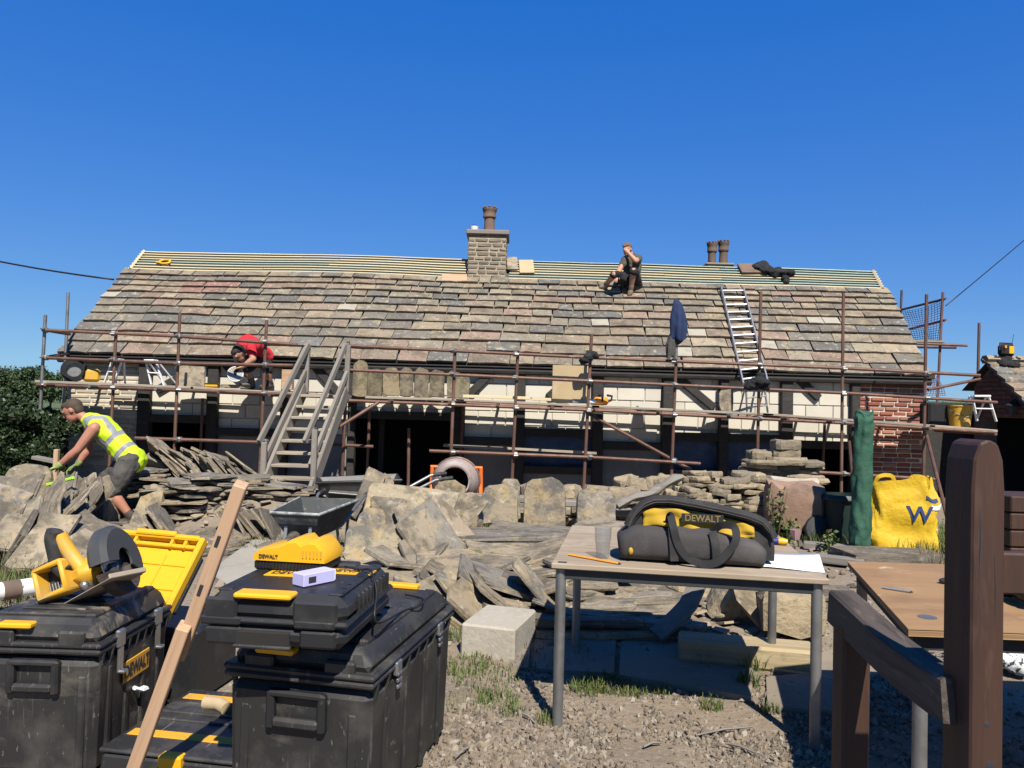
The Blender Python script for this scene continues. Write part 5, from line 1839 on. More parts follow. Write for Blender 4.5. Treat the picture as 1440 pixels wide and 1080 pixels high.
gs = []
gpx = lambda px, py: (G(px, py).x, G(px, py).y)
for px, py, rad, n_, h in ((680, 955, .2, 190, .04), (655, 940, .16, 150, .045), (665, 985, .16, 80, .03), (855, 968, .13, 200, .05), (890, 975, .08, 90, .05), (825, 975, .1, 110, .07), (1055, 940, .08, 120, .10), (1000, 995, .06, 60, .05), (1050, 965, .06, 70, .08), (770, 1015, .05, 60, .05), (700, 985, .1, 90, .05),
                           (720, 1002, .06, 50, .05), (1080, 1000, .05, 50, .05), (30, 835, .5, 500, .2), (70, 820, .3, 300, .2), (10, 800, .4, 300, .18), (470, 775, .4, 300, .09), (360, 770, .3, 200, .08), (640, 792, .3, 200, .07), (600, 800, .3, 200, .08), (680, 742, .15, 160, .14),
                           (1320, 768, .35, 500, .2), (1300, 780, .3, 300, .16), (1145, 760, .4, 350, .16), (1180, 770, .3, 250, .15), (1110, 735, .3, 300, .22), (1360, 760, .4, 400, .18), (930, 975, .05, 50, .05), (1310, 960, .1, 120, .1), (20, 655, .4, 260, .25), (640, 905, .08, 90, .06)):
    gs.append((gpx(px, py), rad, n_, h))
tufts(gs, m_grass, 'grass', 'green grass tufts growing between gravel and slabs', 5)
tufts([(gpx(40, 800), .5, 420, .3), (gpx(100, 830), .35, 220, .22), (gpx(20, 770), .4, 260, .35), (gpx(1340, 800), .3, 160, .2), (gpx(760, 925), .3, 120, .05)], m_dry, 'weeds', 'dry brown stalks and weeds at the edge of the slab heaps', 6)


def weed(px, py, Y, h, n_, label, seed):
    r_ = random.Random(seed)
    b = P(px, py, Y)
    b.z = max(gz(b.x, b.y), 0)
    t = thing('weed', label, 'plant', tuple(b))
    st = MB()
    ps = []
    for i in range(n_):
        a = r_.uniform(0, 6.28)
        l = r_.uniform(.05, .28) * h
        top = Vector((math.cos(a) * l, math.sin(a) * l, h * r_.uniform(.6, 1.1)))
        st.tube([(0, 0, -.02), top * .5 + Vector((0, 0, .05 * h)), top], [.005, .004, .002], 4)
        for k in range(14):
            f = r_.uniform(.25, 1)
            ps.append(top * f + Vector((r_.gauss(0, .025), r_.gauss(0, .025), r_.gauss(0, .02))))
    st.build('stem', m_grass, t)
    leaf_mesh(ps, .05, seed).build('leaves', m_grass, t, recalc=False)


weed(1093, 726, 8.7, .62, 9, 'tall green weed growing against the reddish boulder', 1)
weed(1108, 738, 8.4, .34, 7, 'bushy green weed at the boulder foot', 2)
weed(1166, 758, 8.0, .25, 6, 'low green weed in front of the dark green bin', 3)
weed(1350, 950, 4.6, .16, 5, 'small green weed under the plywood table', 4)


# ------------------------------------------------------------------ tool chests
def chest(name, label, M, W, L, H, LH, lid_m=None, short=False):
    """big moulded chest: x across the near end, y along its length, z up; H rim height, LH lid rise"""
    t = thing(name, label, 'tool chest', M=M)
    b = MB()
    b.box((0, 0, H * .5 - .02), (W * .92, L * .94, H - .04), .025, top=(1.045, 1.03))
    for y in (-L * .33, -L * .11, L * .11, L * .33):                     # ribs down the long sides
        for sx in (-1, 1):
            b.box((sx * (W * .465), y, H * .42), (.02, .03, H * .8), .006, top=(1.0, 1.0))
    for x in (-W * .36, W * .36):
        for sy in (-1, 1):
            b.box((x, sy * L * .475, H * .40), (.03, .022, H * .78), .006)
    for sx in (-1, 1):                                                    # gussets below the rim
        for k in range(9):
            yk = lerp(-L * .44, L * .44, k / 8)
            b.add([(sx * W * .46, yk - .006, H - .02), (sx * W * .503, yk - .006, H - .02), (sx * W * .47, yk - .006, H - .10), (sx * W * .46, yk + .006, H - .02), (sx * W * .503, yk + .006, H - .02), (sx * W * .47, yk + .006, H - .10)], [(0, 1, 2), (5, 4, 3), (0, 3, 4, 1), (1, 4, 5, 2), (2, 5, 3, 0)])
    b.build('body', m_dustblack, t, smooth=30)
    r = MB()
    r.box((0, 0, H - .012), (W, L, .024), .008)
    r.box((0, 0, H + .012), (W * 1.01, L * 1.005, .022), .008)
    r.build('rim', m_dustblack, t)
    l = MB()
    l.box((0, 0, H + .022 + LH * .5), (W * .96, L * .965, LH), .02, top=(.86, .93))
    l.box((0, -L * .12, H + LH + .026), (W * .62, L * .55, .014), .005)
    for x in (-W * .40, W * .40):
        l.box((x * .86, 0, H + LH + .024), (W * .09, L * .80, .022), .007)
    for k in range(4):
        l.box((0, lerp(-L * .3, L * .05, k / 3), H + LH + .036), (W * .5, .018, .008), .003)
    lid = l.build('lid', lid_m or m_dustblack, t, smooth=30)
    # end recess blocks on the lid
    for sx in (-1, 1):
        MB().box((sx * W * .27, -L * .478, H + LH * .45), (W * .2, .03, LH * .7), .008).build('lid_boss', m_dustblack, lid)
    MB().box((-W * .16, -L * .475, H + LH + .0), (W * .26, .05, .022), .006).build('grip', m_yellow, lid)
    # end handle
    for sy, vis in ((-1, 1), (1, 1)):
        h = MB()
        for x in (-W * .17, W * .17):
            h.box((x, sy * (L * .478 + .012), H * .78), (.03, .035, .13), .008)
        h.box((0, sy * (L * .478 + .014), H * .78 + .055), (W * .37, .035, .025), .008)
        hd = h.build('handle', m_black, t)
        MB().box((0, sy * (L * .478 + .018), H * .78 - .04), (W * .31, .03, .035), .01).build('grip', m_dustblack, hd)
        MB().box((0, sy * (L * .47), H * .78 + .005), (W * .29, .01, .075), .0).build('recess', m_dark, hd)
    # latches on both long sides
    for sx in (-1, 1):
        for y in (-L * .25, L * .27):
            la = MB()
            la.box((sx * W * (.496 if short else .5), y, H + (-.02 if short else .005)), (.02, .055, .05 if short else .07), .006)
            if short:
                for q_ in range(3):
                    la.box((sx * W * .51, y, H - .04 - q_ * .022), (.01, .04, .014), .003)
            else:
                la.box((sx * W * .505, y, H - .075), (.012, .035, .10), .004)
                la.box((sx * (W * .505 + .01), y, H - .125), (.03, .035, .012), .003)
            la.build('latch', m_steel, t)
    for x in (-W * .38, W * .38):
        MB().lathe([(0, -.02), (.06, -.02), (.065, 0), (.06, .02), (0, .02)], 18, Matrix.Translation((x, L * .44, .06)) @ Matrix.Rotation(R(90), 4, 'Y')).build('wheel', m_rubber, t, smooth=40)
    return t


def zrot(loc, a):
    return Matrix.Translation(loc) @ Matrix.Rotation(a, 4, 'Z')


# the chest below the tool case
CH_H, CH_W, CH_L, YAW = .53, .54, .95, R(-12)
nr = G(524, 963, CH_H)
o_ = nr - (Matrix.Rotation(YAW, 3, 'Z') @ Vector((CH_W / 2, -CH_L / 2, 0)))
MC = zrot((o_.x, o_.y, 0), YAW)
c1 = chest('tool_chest', 'large black tool chest with the yellow-gripped tool case lying on top', MC, CH_W, CH_L, CH_H, .075, short=True)
MB().box((.02, CH_L * .44, CH_H + .105), (.2, .05, .022), .006).build('grip', m_yellow, c1)
MB().box((CH_W * .33, -.1, CH_H + .098), (.006, .1, .003)).build('paint_mark', mat('red_mark', (.45, .07, .04), .6), c1)
# the chest carrying the circular saw
LW, LL, LHH = .5, .60, .48
nr = G(143, 915, LHH)
ML = zrot((nr.x - LW / 2, nr.y + LL / 2, 0), R(-1))
c2 = chest('tool_chest', 'dusty black tool chest carrying the circular saw', ML, LW, LL, LHH, .085, m_sandlid)
lab = MB().box((LW * .487, 0, LHH * .68), (.006, .21, .085), .002).build('badge', m_orangepaint, c2)
text('DEWALT', .07, Matrix.Translation((LW * .487 + .0045, 0, LHH * .68)) @ Matrix.Rotation(R(90), 4, 'Z') @ Matrix.Rotation(R(90), 4, 'X'), m_ink, c2, sx=.72)
lab = MB().box((CH_W * .487, 0, CH_H * .62), (.006, .01, .01), .002)
MB().tube([(LW * .5, -.02, LHH * .5), (LW * .53, .0, LHH * .47), (LW * .52, .05, LHH * .45)], .018, 6, flat=.5).build('rag_end', m_paper, c2)

# tool case on the chest
CZ = CH_H + .022 + .075 + .03
CW, CL, CHH = .485, .56, .18
YAWC = R(-6)
p_ = G(487, 921, CZ)
o_ = p_ - (Matrix.Rotation(YAWC, 3, 'Z') @ Vector((CW / 2, -CL / 2, 0)))
MT = zrot((o_.x, o_.y, CZ + .002), YAWC)
case = thing('tool_case', 'black moulded tool case with yellow catch lying on the large chest', 'tool case', M=MT)
b = MB()
b.box((0, 0, .037), (CW * .96, CL * .96, .072), .026, top=(1.03, 1.03))
for x in (-.34, .30):
    b.box((x * CW, -CL * .483, .036), (CW * .25, .02, .058), .010)
b.build('lower_shell', m_black, case, smooth=30)
u = MB()
u.box((0, 0, .122), (CW * .985, CL * .985, .094), .034, top=(.955, .96))
for x in (-.38, .38):
    u.box((x * CW, 0, .168), (CW * .10, CL * .84, .012), .005)
u.box((0, CL * .40, .170), (CW * .5, CL * .12, .016), .007)
for k in range(9):
    u.box((CW * .484, lerp(-CL * .25, CL * .38, k / 8), .118), (.014, .012, .066), .004)
for x, w_ in ((-.36, .22), (.28, .30)):
    u.box((x * CW, -CL * .488, .120), (CW * w_, .018, .072), .009)
u.build('upper_shell', m_black, case, smooth=30)
s_ = MB()
s_.box((0, 0, .083), (CW * 1.004, CL * 1.004, .022), .009)
for x in (-.36, .28):
    s_.box((x * CW, -CL * .497, .083), (CW * .28, .014, .028), .006)
s_.build('seam', m_black, case)
MB().box((-.035, -CL * .462, .166), (.19, .07, .018), .006).build('catch', m_yellow, case)
MB().box((-.035, -CL * .487, .03), (.18, .018, .05), .004).build('handle_recess', m_dark, case)
MB().box((-.035, -CL * .495, .006), (.19, .02, .012), .004).build('carry_handle', m_dustblack, case)
for (x, y), w_ in (((-.05, .02), .2), ((.13, .10), .17)):
    MB().box((x, y, .1705), (w_, .075, .004), .001).build('badge', m_yellow, case)
    text('DEWALT', .055, Matrix.Translation((x, y, .1732)), m_ink, case, sx=.75)
ribb = MB()
for k in range(7):
    ribb.box((.19, lerp(-.16, .2, k / 6), .170), (.02, .012, .008), .002)
ribb.build('grip_ribs', m_dustblack, case)

# charger
p_ = G(412, 803, CZ + .173)
ch_ = thing('battery_charger', 'yellow and black battery charger standing on the tool case', 'charger', M=zrot((p_.x, p_.y + .07, CZ + .174), R(-8)))
b = MB()
b.box((0, 0, .018), (.27, .17, .036), .008)
for k in range(20):
    b.box((lerp(-.12, .12, k / 19), -.086, .018), (.004, .006, .026))
b.build('base', m_black, ch_)
prof = [(-.138, .036), (-.138, .058), (-.11, .078), (-.04, .092), (.0, .112), (.028, .116), (.045, .098), (.075, .112), (.10, .112), (.12, .09), (.14, .06), (.14, .036)]
b = MB()
K = len(prof)
vs = []
for y, k_, dz in ((-.092, .86, 0), (-.075, 1.0, 0), (.075, 1.0, 0), (.092, .9, 0)):
    vs += [(x * (1 if k_ == 1 else .97), y, .036 + (z - .036) * k_) for x, z in prof]
b.add(vs, [tuple(range(K))[::-1], tuple(3 * K + i for i in range(K))] + [(j * K + i, j * K + (i + 1) % K, (j + 1) * K + (i + 1) % K, (j + 1) * K + i) for j in range(3) for i in range(K)])
b.build('housing', m_yellow, ch_, smooth=35)
for k in range(6):
    MB().box((.055 + k * .0135, -.093, .066), (.005, .006, .03), .0015, Matrix.Identity(4)).build('vent_slot', m_orangepaint, ch_)
MB().box((-.075, -.045, .0835), (.05, .03, .004), .001, Matrix.Rotation(R(-9), 4, 'Y')).build('print_patch', m_ink, ch_)
text('DEWALT', .018, Matrix.Translation((-.075, -.0955, .052)) @ Matrix.Rotation(R(90), 4, 'X'), m_ink, ch_)
for x in (-.02, .004):
    MB().box((x, -.02, .1005), (.012, .06, .01), .002, Matrix.Identity(4)).build('battery_slot', m_ink, ch_)
# cable from charger over the chest
pts = [MT @ Vector(v) for v in ((.1, .12, .185), (.16, .10, .180), (.215, .06, .187), (.255, .0, .13), (.275, -.06, .04))]
pts += [MC @ Vector(v) for v in ((.20, .0, CH_H + .113), (.235, .10, CH_H + .113), (.21, .2, CH_H + .113), (.12, .24, CH_H + .113))]


def spline(ps, k=6):
    out = []
    for i in range(len(ps) - 1):
        p0, p1, p2, p3 = ps[max(i - 1, 0)], ps[i], ps[i + 1], ps[min(i + 2, len(ps) - 1)]
        for q_ in range(k):
            t = q_ / k
            out.append(.5 * ((2 * p1) + (p2 - p0) * t + (2 * p0 - 5 * p1 + 4 * p2 - p3) * t * t + (3 * p1 - p0 - 3 * p2 + p3) * t ** 3))
    return out + [ps[-1]]


tag(MB().tube(spline(pts), .0042, 6).build('charger_cable', m_cable, smooth=180), 'thin black cable trailing from the charger over the large chest', 'cable')
# lilac carton
p_ = G(431, 825, CZ + .173)
lc = thing('small_carton', 'small lilac cardboard carton lying beside the yellow charger', 'carton', M=zrot((p_.x + .01, p_.y + .055, CZ + .1735), R(-38)))
MB().box((0, 0, .0205), (.062, .13, .041), .002).build('carton', m_lilac, lc)
MB().box((.0315, -.03, .02), (.001, .03, .02)).build('print_patch', m_ink, lc)
MB().box((0, .066, .022), (.06, .006, .036), .001).build('end_flap', m_paper, lc)

# timber batten propped on the case
a = G(160, 1160, 0.0)
b_ = P(331, 682, 2.47)
ba = thing('timber_batten', 'long fresh-sawn timber length propped against the tool case', 'timber', tuple(a))
d = (b_ - a).normalized()
mid_ = lerp(a, b_, .55)
zd = Vector((.25, -1, .1))
o = oriented('lower_length', a, lerp(a, b_, .60), .042, .066, m_newwood, ba, zd, .003)
o = oriented('upper_length', lerp(a, b_, .50) + Vector((.005, .042, 0)), b_ + Vector((.005, .042, 0)), .042, .066, m_newwood, ba, zd, .003)
for t in (.70, .84):
    q_ = lerp(a, b_, t) + Vector((.0, .0, 0))
    oriented('mortise', q_ - d * .02 + Vector((.005, .008, 0)), q_ + d * .02 + Vector((.005, .008, 0)), .012, .004, m_ink, ba, zd, .001)

# low organiser case on the ground between the chests
p0 = G(245, 1062, .15)
og = thing('organiser_case', 'low black organiser case with yellow stripes on the ground between the chests', 'tool case', M=zrot((p0.x + .02, p0.y + .30, 0), R(-9)))
b = MB()
b.box((0, 0, .075), (.56, .62, .13), .02, top=(.97, .97))
b.build('shell', m_dustblack, og, smooth=30)
l = MB()
l.box((0, 0, .142), (.55, .61, .016), .006)
for y in (-.02, .05):
    l.box((0, y, .152), (.5, .02, .012), .004)
l.box((-.1, .1, .151), (.2, .1, .01), .004)
l.box((.12, .1, .151), (.1, .1, .01), .004)
l.build('lid', m_dustblack, og)
for y, w_ in ((.22, .5), (-.15, .5)):
    MB().box((0, y, .1505), (w_, .055, .004), .001).build('stripe', m_orangepaint, og)
    text('TSTAK', .035, Matrix.Translation((.12, y, .1534)), m_ink, og) if False else None
MB().box((.02, -.30, .13), (.09, .05, .05), .008).build('catch', m_yellow, og)
MB().tube([(-.1, .12, .17), (-.03, .11, .175), (.02, .08, .17)], .028, 10).build('roll', m_pale_ply, og, smooth=50)
mb = MB().tube(spline([og.matrix_basis @ Vector(v) for v in ((.1, .34, .05), (.15, .38, .12), (.22, .34, .15), (.24, .28, .1))]), .005, 6)
tag(mb.build('power_lead', m_cable, smooth=180), 'short looped black lead behind the low organiser case', 'cable')

# open organiser with its yellow lid standing up
yb = thing('open_organiser', 'bright yellow open lid of an organiser standing behind the saw chest', 'tool case', tuple(P(215, 900, 3.75).xy) + (0,), R(-9))
wx = yb.matrix_basis
Wi = wx.inverted()
TLp, TRp, BRp = P(160, 748, 3.95), P(292, 760, 3.85), P(243, 872, 3.55)
xd = (TRp - TLp)
yd = (BRp - TRp)
yd = yd - xd.normalized() * yd.dot(xd.normalized()) * .75
BLp = BRp - xd
Wd, Hd = xd.length, yd.length
xh, yh = xd.normalized(), yd.normalized()
nh = xh.cross(yh).normalized()
if nh.y > 0:
    nh = -nh
Mx = Matrix((xh, -yh, nh)).transposed().to_4x4()
Mx.translation = TLp + xd / 2 + yd / 2
Mx = Wi @ Mx
b = MB()
b.box((0, 0, -.012), (Wd, Hd, .012), .003, Mx)
for sx in (-1, 1):
    b.box((sx * (Wd / 2 - .012), 0, .012), (.03, Hd * .98, .05), .008, Mx)
b.box((0, Hd / 2 - .012, .012), (Wd * .9, .03, .05), .008, Mx)
b.box((0, Hd / 2 - .055, .003), (Wd * .9, .02, .03), .004, Mx)
for x in (-.34, -.2, .18, .32):
    b.box((x * Wd, Hd / 2 - .045, .008), (.016, .05, .036), .004, Mx)
b.box((0, Hd / 2 - .005, .03), (Wd * .42, .03, .035), .006, Mx)
for x in (-.165, .165):
    b.box((x * Wd, -.04, -.004), (.006, Hd * .72, .008), .002, Mx)
for y in (-.16, .14):
    b.box((0, y * Hd, -.004), (Wd * .94, .006, .008), .002, Mx)
b.box((.4 * Wd, -Hd * .32, .01), (.05, .03, .05), .006, Mx)
b.build('lid', m_yellow, yb, smooth=30)
MB().box((Wd * .48, -.02, -.03), (.03, Hd * .7, .03), .006, Mx).build('hinge_edge', m_black, yb)
bz = .36
MB().box((.02, .12, bz / 2), (.50, .40, bz), .02).build('base_case', m_black, yb)

# circular saw
SZ = LHH + .022 + .085 + .034
p_ = G(128, 846, SZ)
sw = thing('circular_saw', 'dusty yellow circular saw with black guard lying on the tool chest', 'circular saw', M=Matrix.Translation((p_.x, p_.y + .05, SZ + .062)) @ Matrix.Rotation(R(-28), 4, 'Z') @ Matrix.Rotation(R(-26), 4, 'Y'))
b = MB().box((.02, 0, -.03), (.34, .16, .005), .002)
b.box((.19, 0, -.022), (.012, .16, .02), .003)
b.build('base_plate', mat('dusty_plate', (.40, .34, .25), .75, metal=.2, layers=[((.2, .18, .15), 6, .5, .7, .6)]), sw)
# motor and battery end point to the viewer's side (-y, -x)
b = MB()
b.tube([(-.02, .02, .055), (-.10, -.0, .075), (-.15, -.01, .085)], [.062, .06, .05], 14)
b.box((-.05, .0, .06), (.12, .12, .09), .03)
b.build('motor_housing', m_yellowdull, sw, smooth=40)
fr = Matrix.Translation((-.135, -.075, .075)) @ Matrix.Rotation(R(18), 4, 'Z')
b = MB()
b.box((-.062, 0, 0), (.022, .10, .13), .008, fr)
b.box((.062, 0, 0), (.022, .10, .13), .008, fr)
b.box((0, 0, .058), (.14, .10, .022), .008, fr)
b.box((0, 0, -.058), (.14, .10, .022), .008, fr)
b.build('battery_frame', m_yellowdull, sw, smooth=40)
MB().box((0, .03, 0), (.105, .03, .10), .004, fr).build('battery_contacts', m_ink, sw)
tn = MB()
for k in range(7):
    tn.box((lerp(-.04, .04, k / 6), .008, -.025), (.005, .02, .035), .001, fr)
tn.build('contact_fins', m_galv, sw)
# blade guard: half drum with its axis across the saw
gd = Matrix.Translation((.075, .045, .055)) @ Matrix.Rotation(R(-62), 4, 'Z') @ Matrix.Rotation(R(90), 4, 'X') @ Matrix.Scale(1.22, 4)
b = MB()
arc = [R(a) for a in range(-5, 206, 14)]
for r0, r1, z0, z1 in ((.115, .122, -.03, .03),):
    ring = []
    for a in arc:
        ring.append([(math.cos(a) * r_q, math.sin(a) * r_q, z_q) for r_q, z_q in ((.04, -.034), (.108, -.034), (.124, -.018), (.124, .018), (.108, .034), (.04, .034), (.04, .026), (.106, .024), (.106, -.024), (.04, -.026))])
    n_ = 10
    vs = [v for rr in ring for v in rr]
    fs = [(i * n_ + k, i * n_ + (k + 1) % n_, (i + 1) * n_ + (k + 1) % n_, (i + 1) * n_ + k) for i in range(len(ring) - 1) for k in range(n_)]
    fs += [tuple(range(n_)), tuple((len(ring) - 1) * n_ + k for k in range(n_))]
    b.add(vs, fs, gd)
b.build('upper_guard', mat('guard_plastic', (.055, .058, .06), .5, layers=[((.13, .12, .10), 6, .5, .7, .6)]), sw, smooth=40)
MB().lathe([(0, -.001), (.098, -.001), (.098, .001), (0, .001)], 36, gd).build('blade', m_steel, sw)
b = MB()
arc = [R(a) for a in range(195, 345, 12)]
vs, n_ = [], 4
for a in arc:
    vs += [(math.cos(a) * r_q, math.sin(a) * r_q, z_q) for r_q, z_q in ((.05, -.02), (.112, -.02), (.112, .02), (.05, .02))]
b.add(vs, [(i * n_ + k, i * n_ + (k + 1) % n_, (i + 1) * n_ + (k + 1) % n_, (i + 1) * n_ + k) for i in range(len(arc) - 1) for k in range(n_)], gd)
b.build('lower_guard', m_arm, sw, smooth=40)
Wi_ = sw.matrix_basis.inverted()
sy_ = p_.y + .06
MB().tube(spline([Wi_ @ P(97, 806, sy_ - .02), Wi_ @ P(84, 797, sy_), Wi_ @ P(79, 778, sy_), Wi_ @ P(75, 757, sy_), Wi_ @ P(78, 745, sy_)]), [(.036, .03)] * 24 + [(.028, .024)], 12).build('main_handle', m_rubber, sw, smooth=50)
MB().tube(spline([Wi_ @ P(84, 752, sy_ + .01), Wi_ @ P(92, 768, sy_ + .01), Wi_ @ P(104, 785, sy_ + .01), Wi_ @ P(116, 800, sy_)]), .03, 10).build('handle_neck', m_yellowdull, sw, smooth=50)
MB().ball((.02, -.07, .0), .017, 12, 8).build('bevel_knob', m_steel, sw, smooth=180)
MB().tube([(.02, -.03, .0), (.02, -.075, .0)], .008, 8).build('knob_stem', m_steel, sw, smooth=50)
MB().tube([(.1, .02, .03), (.1, -.01, .03)], .02, 10).build('arbor', m_galv, sw, smooth=40)
MB().box((-.06, .05, -.012), (.1, .05, .03), .008).build('tilt_bracket', m_yellowdull, sw)

# ------------------------------------------------------------------ concrete block
mb = MB().box((0, 0, .1), (.325, .46, .2), .012)
o = mb.build('concrete_block', m_concrete)
p_ = lerp(G(643, 926), G(722, 930), .5)
o.matrix_basis = zrot((p_.x + .075, p_.y + .20, -.004), R(-17))
tag(o, 'pale dense concrete block lying on the ground beside the large chest', 'concrete block')

# ------------------------------------------------------------------ work table with the bag
TH = .74
FL, FR, BLt, BRt = G(775, 792, TH), G(1167, 815, TH), G(820, 736, TH), G(1124, 754, TH)
xh = (FR - FL).normalized()
TW = (FR - FL).length
TD = 1.16
yh = Vector((-xh.y, xh.x, 0))
Mt = Matrix((xh, yh, Vector((0, 0, 1)))).transposed().to_4x4()
Mt.translation = Vector((FL.x, FL.y, 0)) + xh * TW / 2 + yh * TD / 2
tb = thing('work_table', 'steel-legged work table with worn grey wooden top carrying the tool bag', 'table', M=Mt)
MB().box((0, 0, TH - .0125), (TW, TD, .025), .004).build('table_top', m_tabletop, tb)
MB().box((-TW * .46, -TD * .47, TH + .0008), (.04, .025, .0016)).build('edge_stain', m_ink, tb)
fr = MB()
for sy in (-1, 1):
    fr.box((0, sy * (TD * .5 - .045), TH - .05), (TW - .06, .03, .05), .003)
for sx in (-1, 1):
    fr.box((sx * (TW * .5 - .045), 0, TH - .05), (.03, TD - .12, .05), .003)
fr.build('steel_frame', mat('dark_steel', (.055, .06, .062), .55, metal=.4, layers=[((.1, .1, .095), 5, .5, .7, .6)]), tb)
for sx in (-1, 1):
    for sy in (-1, 1):
        MB().tube([(sx * (TW / 2 - .042), sy * (TD / 2 - .045), TH - .026), (sx * (TW / 2 - .042), sy * (TD / 2 - .045), .0)], .024, 14).build('leg', m_galv, tb, smooth=40)

# drinking glass
p_ = G(848, 786, TH)
g = MB()
prof = [(.0, .0), (.030, .0), (.031, .006), (.036, .075), (.0385, .08), (.0415, .145), (.0395, .145), (.0365, .082), (.033, .07), (.0285, .014), (0, .012)]
g.lathe(prof, 10, close=False)
o = g.build('drinking_glass', m_glass)
o.location = (p_.x, p_.y + .02, TH + .0015)
tag(o, 'empty clear faceted drinking glass on the work table', 'glass')
# carpenter's pencil
a, b_ = G(796, 779, TH + .006), G(874, 793, TH + .006)
pc = thing('carpenter_pencil', 'flat orange carpenter pencil lying by the drinking glass', 'pencil', M=frame((a + b_) / 2, b_ - a))
MB().box((0, 0, 0), ((b_ - a).length * .9, .016, .008), .003).build('shaft', m_orange, pc)
MB().tube([((b_ - a).length * .45, 0, 0), ((b_ - a).length * .5, 0, 0)], [.006, .001], 6).build('point', m_ink, pc)
# paper
a = [G(1046, 797, TH), G(1160, 806, TH), G(1152, 782, TH), G(1070, 778, TH)]
mb = MB()


def pap(u, v):
    p = lerp(lerp(a[0], a[1], u), lerp(a[3], a[2], u), v)
    return (p.x, p.y, TH + .003 + .006 * (math.sin(u * 5 + v * 3) + 1) * .5 + .008 * max(0, u - .7) * v)


mb.grid(pap, 10, 6)
o = mb.build('paper_sheet', m_paper, smooth=180)
so_ = o.modifiers.new('Solidify', 'SOLIDIFY')
so_.thickness = .0008
tag(o, 'white sheet of paper lying by the tool bag on the table', 'paper')
# knife handle, pink cup
a, b_ = G(1078, 760, TH + .02), G(1106, 762, TH + .02)
kn = thing('utility_knife', 'blue and yellow knife handle sticking out behind the tool bag', 'knife', M=frame((a + b_) / 2, b_ - a))
Lk = (b_ - a).length
MB().tube([(-Lk * .9, 0, 0), (Lk * .1, 0, 0)], .017, 10).build('grip', m_blue, kn, smooth=50)
MB().tube([(Lk * .1, 0, 0), (Lk * .3, 0, 0), (Lk * .55, 0, 0)], [.018, .02, .014], 10).build('end_cap', m_yellow, kn, smooth=50)
p_ = G(1119, 759, TH)
o = MB().lathe([(0, 0), (.022, 0), (.034, .055), (.032, .055), (.02, .003), (0, .003)], 5).build('plastic_cup', m_pinkglass)
o.location = (p_.x, p_.y, TH + .001)
o.rotation_euler = (0, 0, .4)
tag(o, 'crumpled pinkish plastic cup at the far edge of the work table', 'cup')

# tool bag: x along the bag, local frame on the table
BF = G(980, 797, TH)
bag = thing('tool_bag', 'open black and yellow canvas tool bag with webbing handles on the work table', 'tool bag', M=frame(Vector((BF.x - .0, BF.y + .15, TH + .002)), xh + Vector((0, .0, 0))))
k_ = 3.62 / F                                                   # metres per picture pixel at the bag
BLn = 198 * k_
b = MB()
NU, NV = 40, 26


def bagf(u, v):
    """soft trough: u along, v round the section from front bottom over the top to the rear bottom"""
    x = (u - .5) * BLn
    e = 1 - abs(2 * u - 1) ** 5 * .45
    h = (.185 - .05 * u) * e + .012 * noise.noise(Vector((x * 9, 1, 0)))
    a = v * math.tau
    c, s__ = math.cos(a), math.sin(a)
    y = -.145 * math.copysign(abs(c) ** .6, c) * (.75 + .25 * e)
    z = .5 * h + .5 * h * math.copysign(abs(s__) ** .55, s__)
    w = 1 + .045 * noise.noise(Vector((x * 8, y * 10, z * 9))) + .03 * noise.noise(Vector((x * 22, y * 20, z * 22)))
    if u < .001 or u > .999:
        y *= .8
    return (x * (1.0 + .03 * s__), y * w, max(.0, z * w))


b.grid(bagf, NU, NV)
b.f.append(tuple(j * (NU + 1) for j in range(NV)))
b.f.append(tuple(j * (NU + 1) + NU for j in range(NV)))
b.m += [0, 0]
b.build('body', m_canvas, bag, smooth=180, weld=True)
# raised hood behind, with an arched profile falling to the far end
bx = lambda px: (px - 975) * k_


def top_profile(x):
    pts = [(886, .14), (896, .22), (910, .27), (925, .292), (945, .295), (980, .28), (1020, .258), (1050, .238), (1070, .215), (1082, .17), (1088, .12)]
    pts = [(bx(a), z) for a, z in pts]
    if x <= pts[0][0]:
        return pts[0][1]
    for p, q in zip(pts, pts[1:]):
        if x <= q[0]:
            return lerp(p[1], q[1], (x - p[0]) / (q[0] - p[0]))
    return pts[-1][1]


b = MB()
XA, XB = bx(886), bx(1088)


def hood(u, v):
    x = lerp(XA, XB, u)
    zt = top_profile(x)
    a = v * math.pi
    y = .0 - .085 * math.cos(a) + .03
    z = .02 + (zt - .02) * (math.sin(a) ** .45 if 0 < v < 1 else 0)
    w = .012 * noise.noise(Vector((x * 10, v * 6, 2))) + .006 * noise.noise(Vector((x * 30, v * 14, 2)))
    return (x, y + w, z + w)


b.grid(hood, 44, 16)
b.f.append(tuple(j * 45 for j in range(17)))
b.f.append(tuple(j * 45 + 44 for j in range(17)))
b.m += [0, 0]
b.build('hood', m_webbing, bag, smooth=60)
b = MB()
YA, YB = bx(909), bx(1060)


def ypan(u, v):
    x = lerp(YA, YB, u)
    zt = top_profile(x) - .045
    z0 = .15 - .03 * u + .02 * math.sin(u * 7)
    return (x, -.073 + .022 * v + .012 * noise.noise(Vector((x * 12, v * 3, 5))) + .008 * math.sin(u * 22 + v * 4), lerp(z0, max(zt, z0 + .012), v))


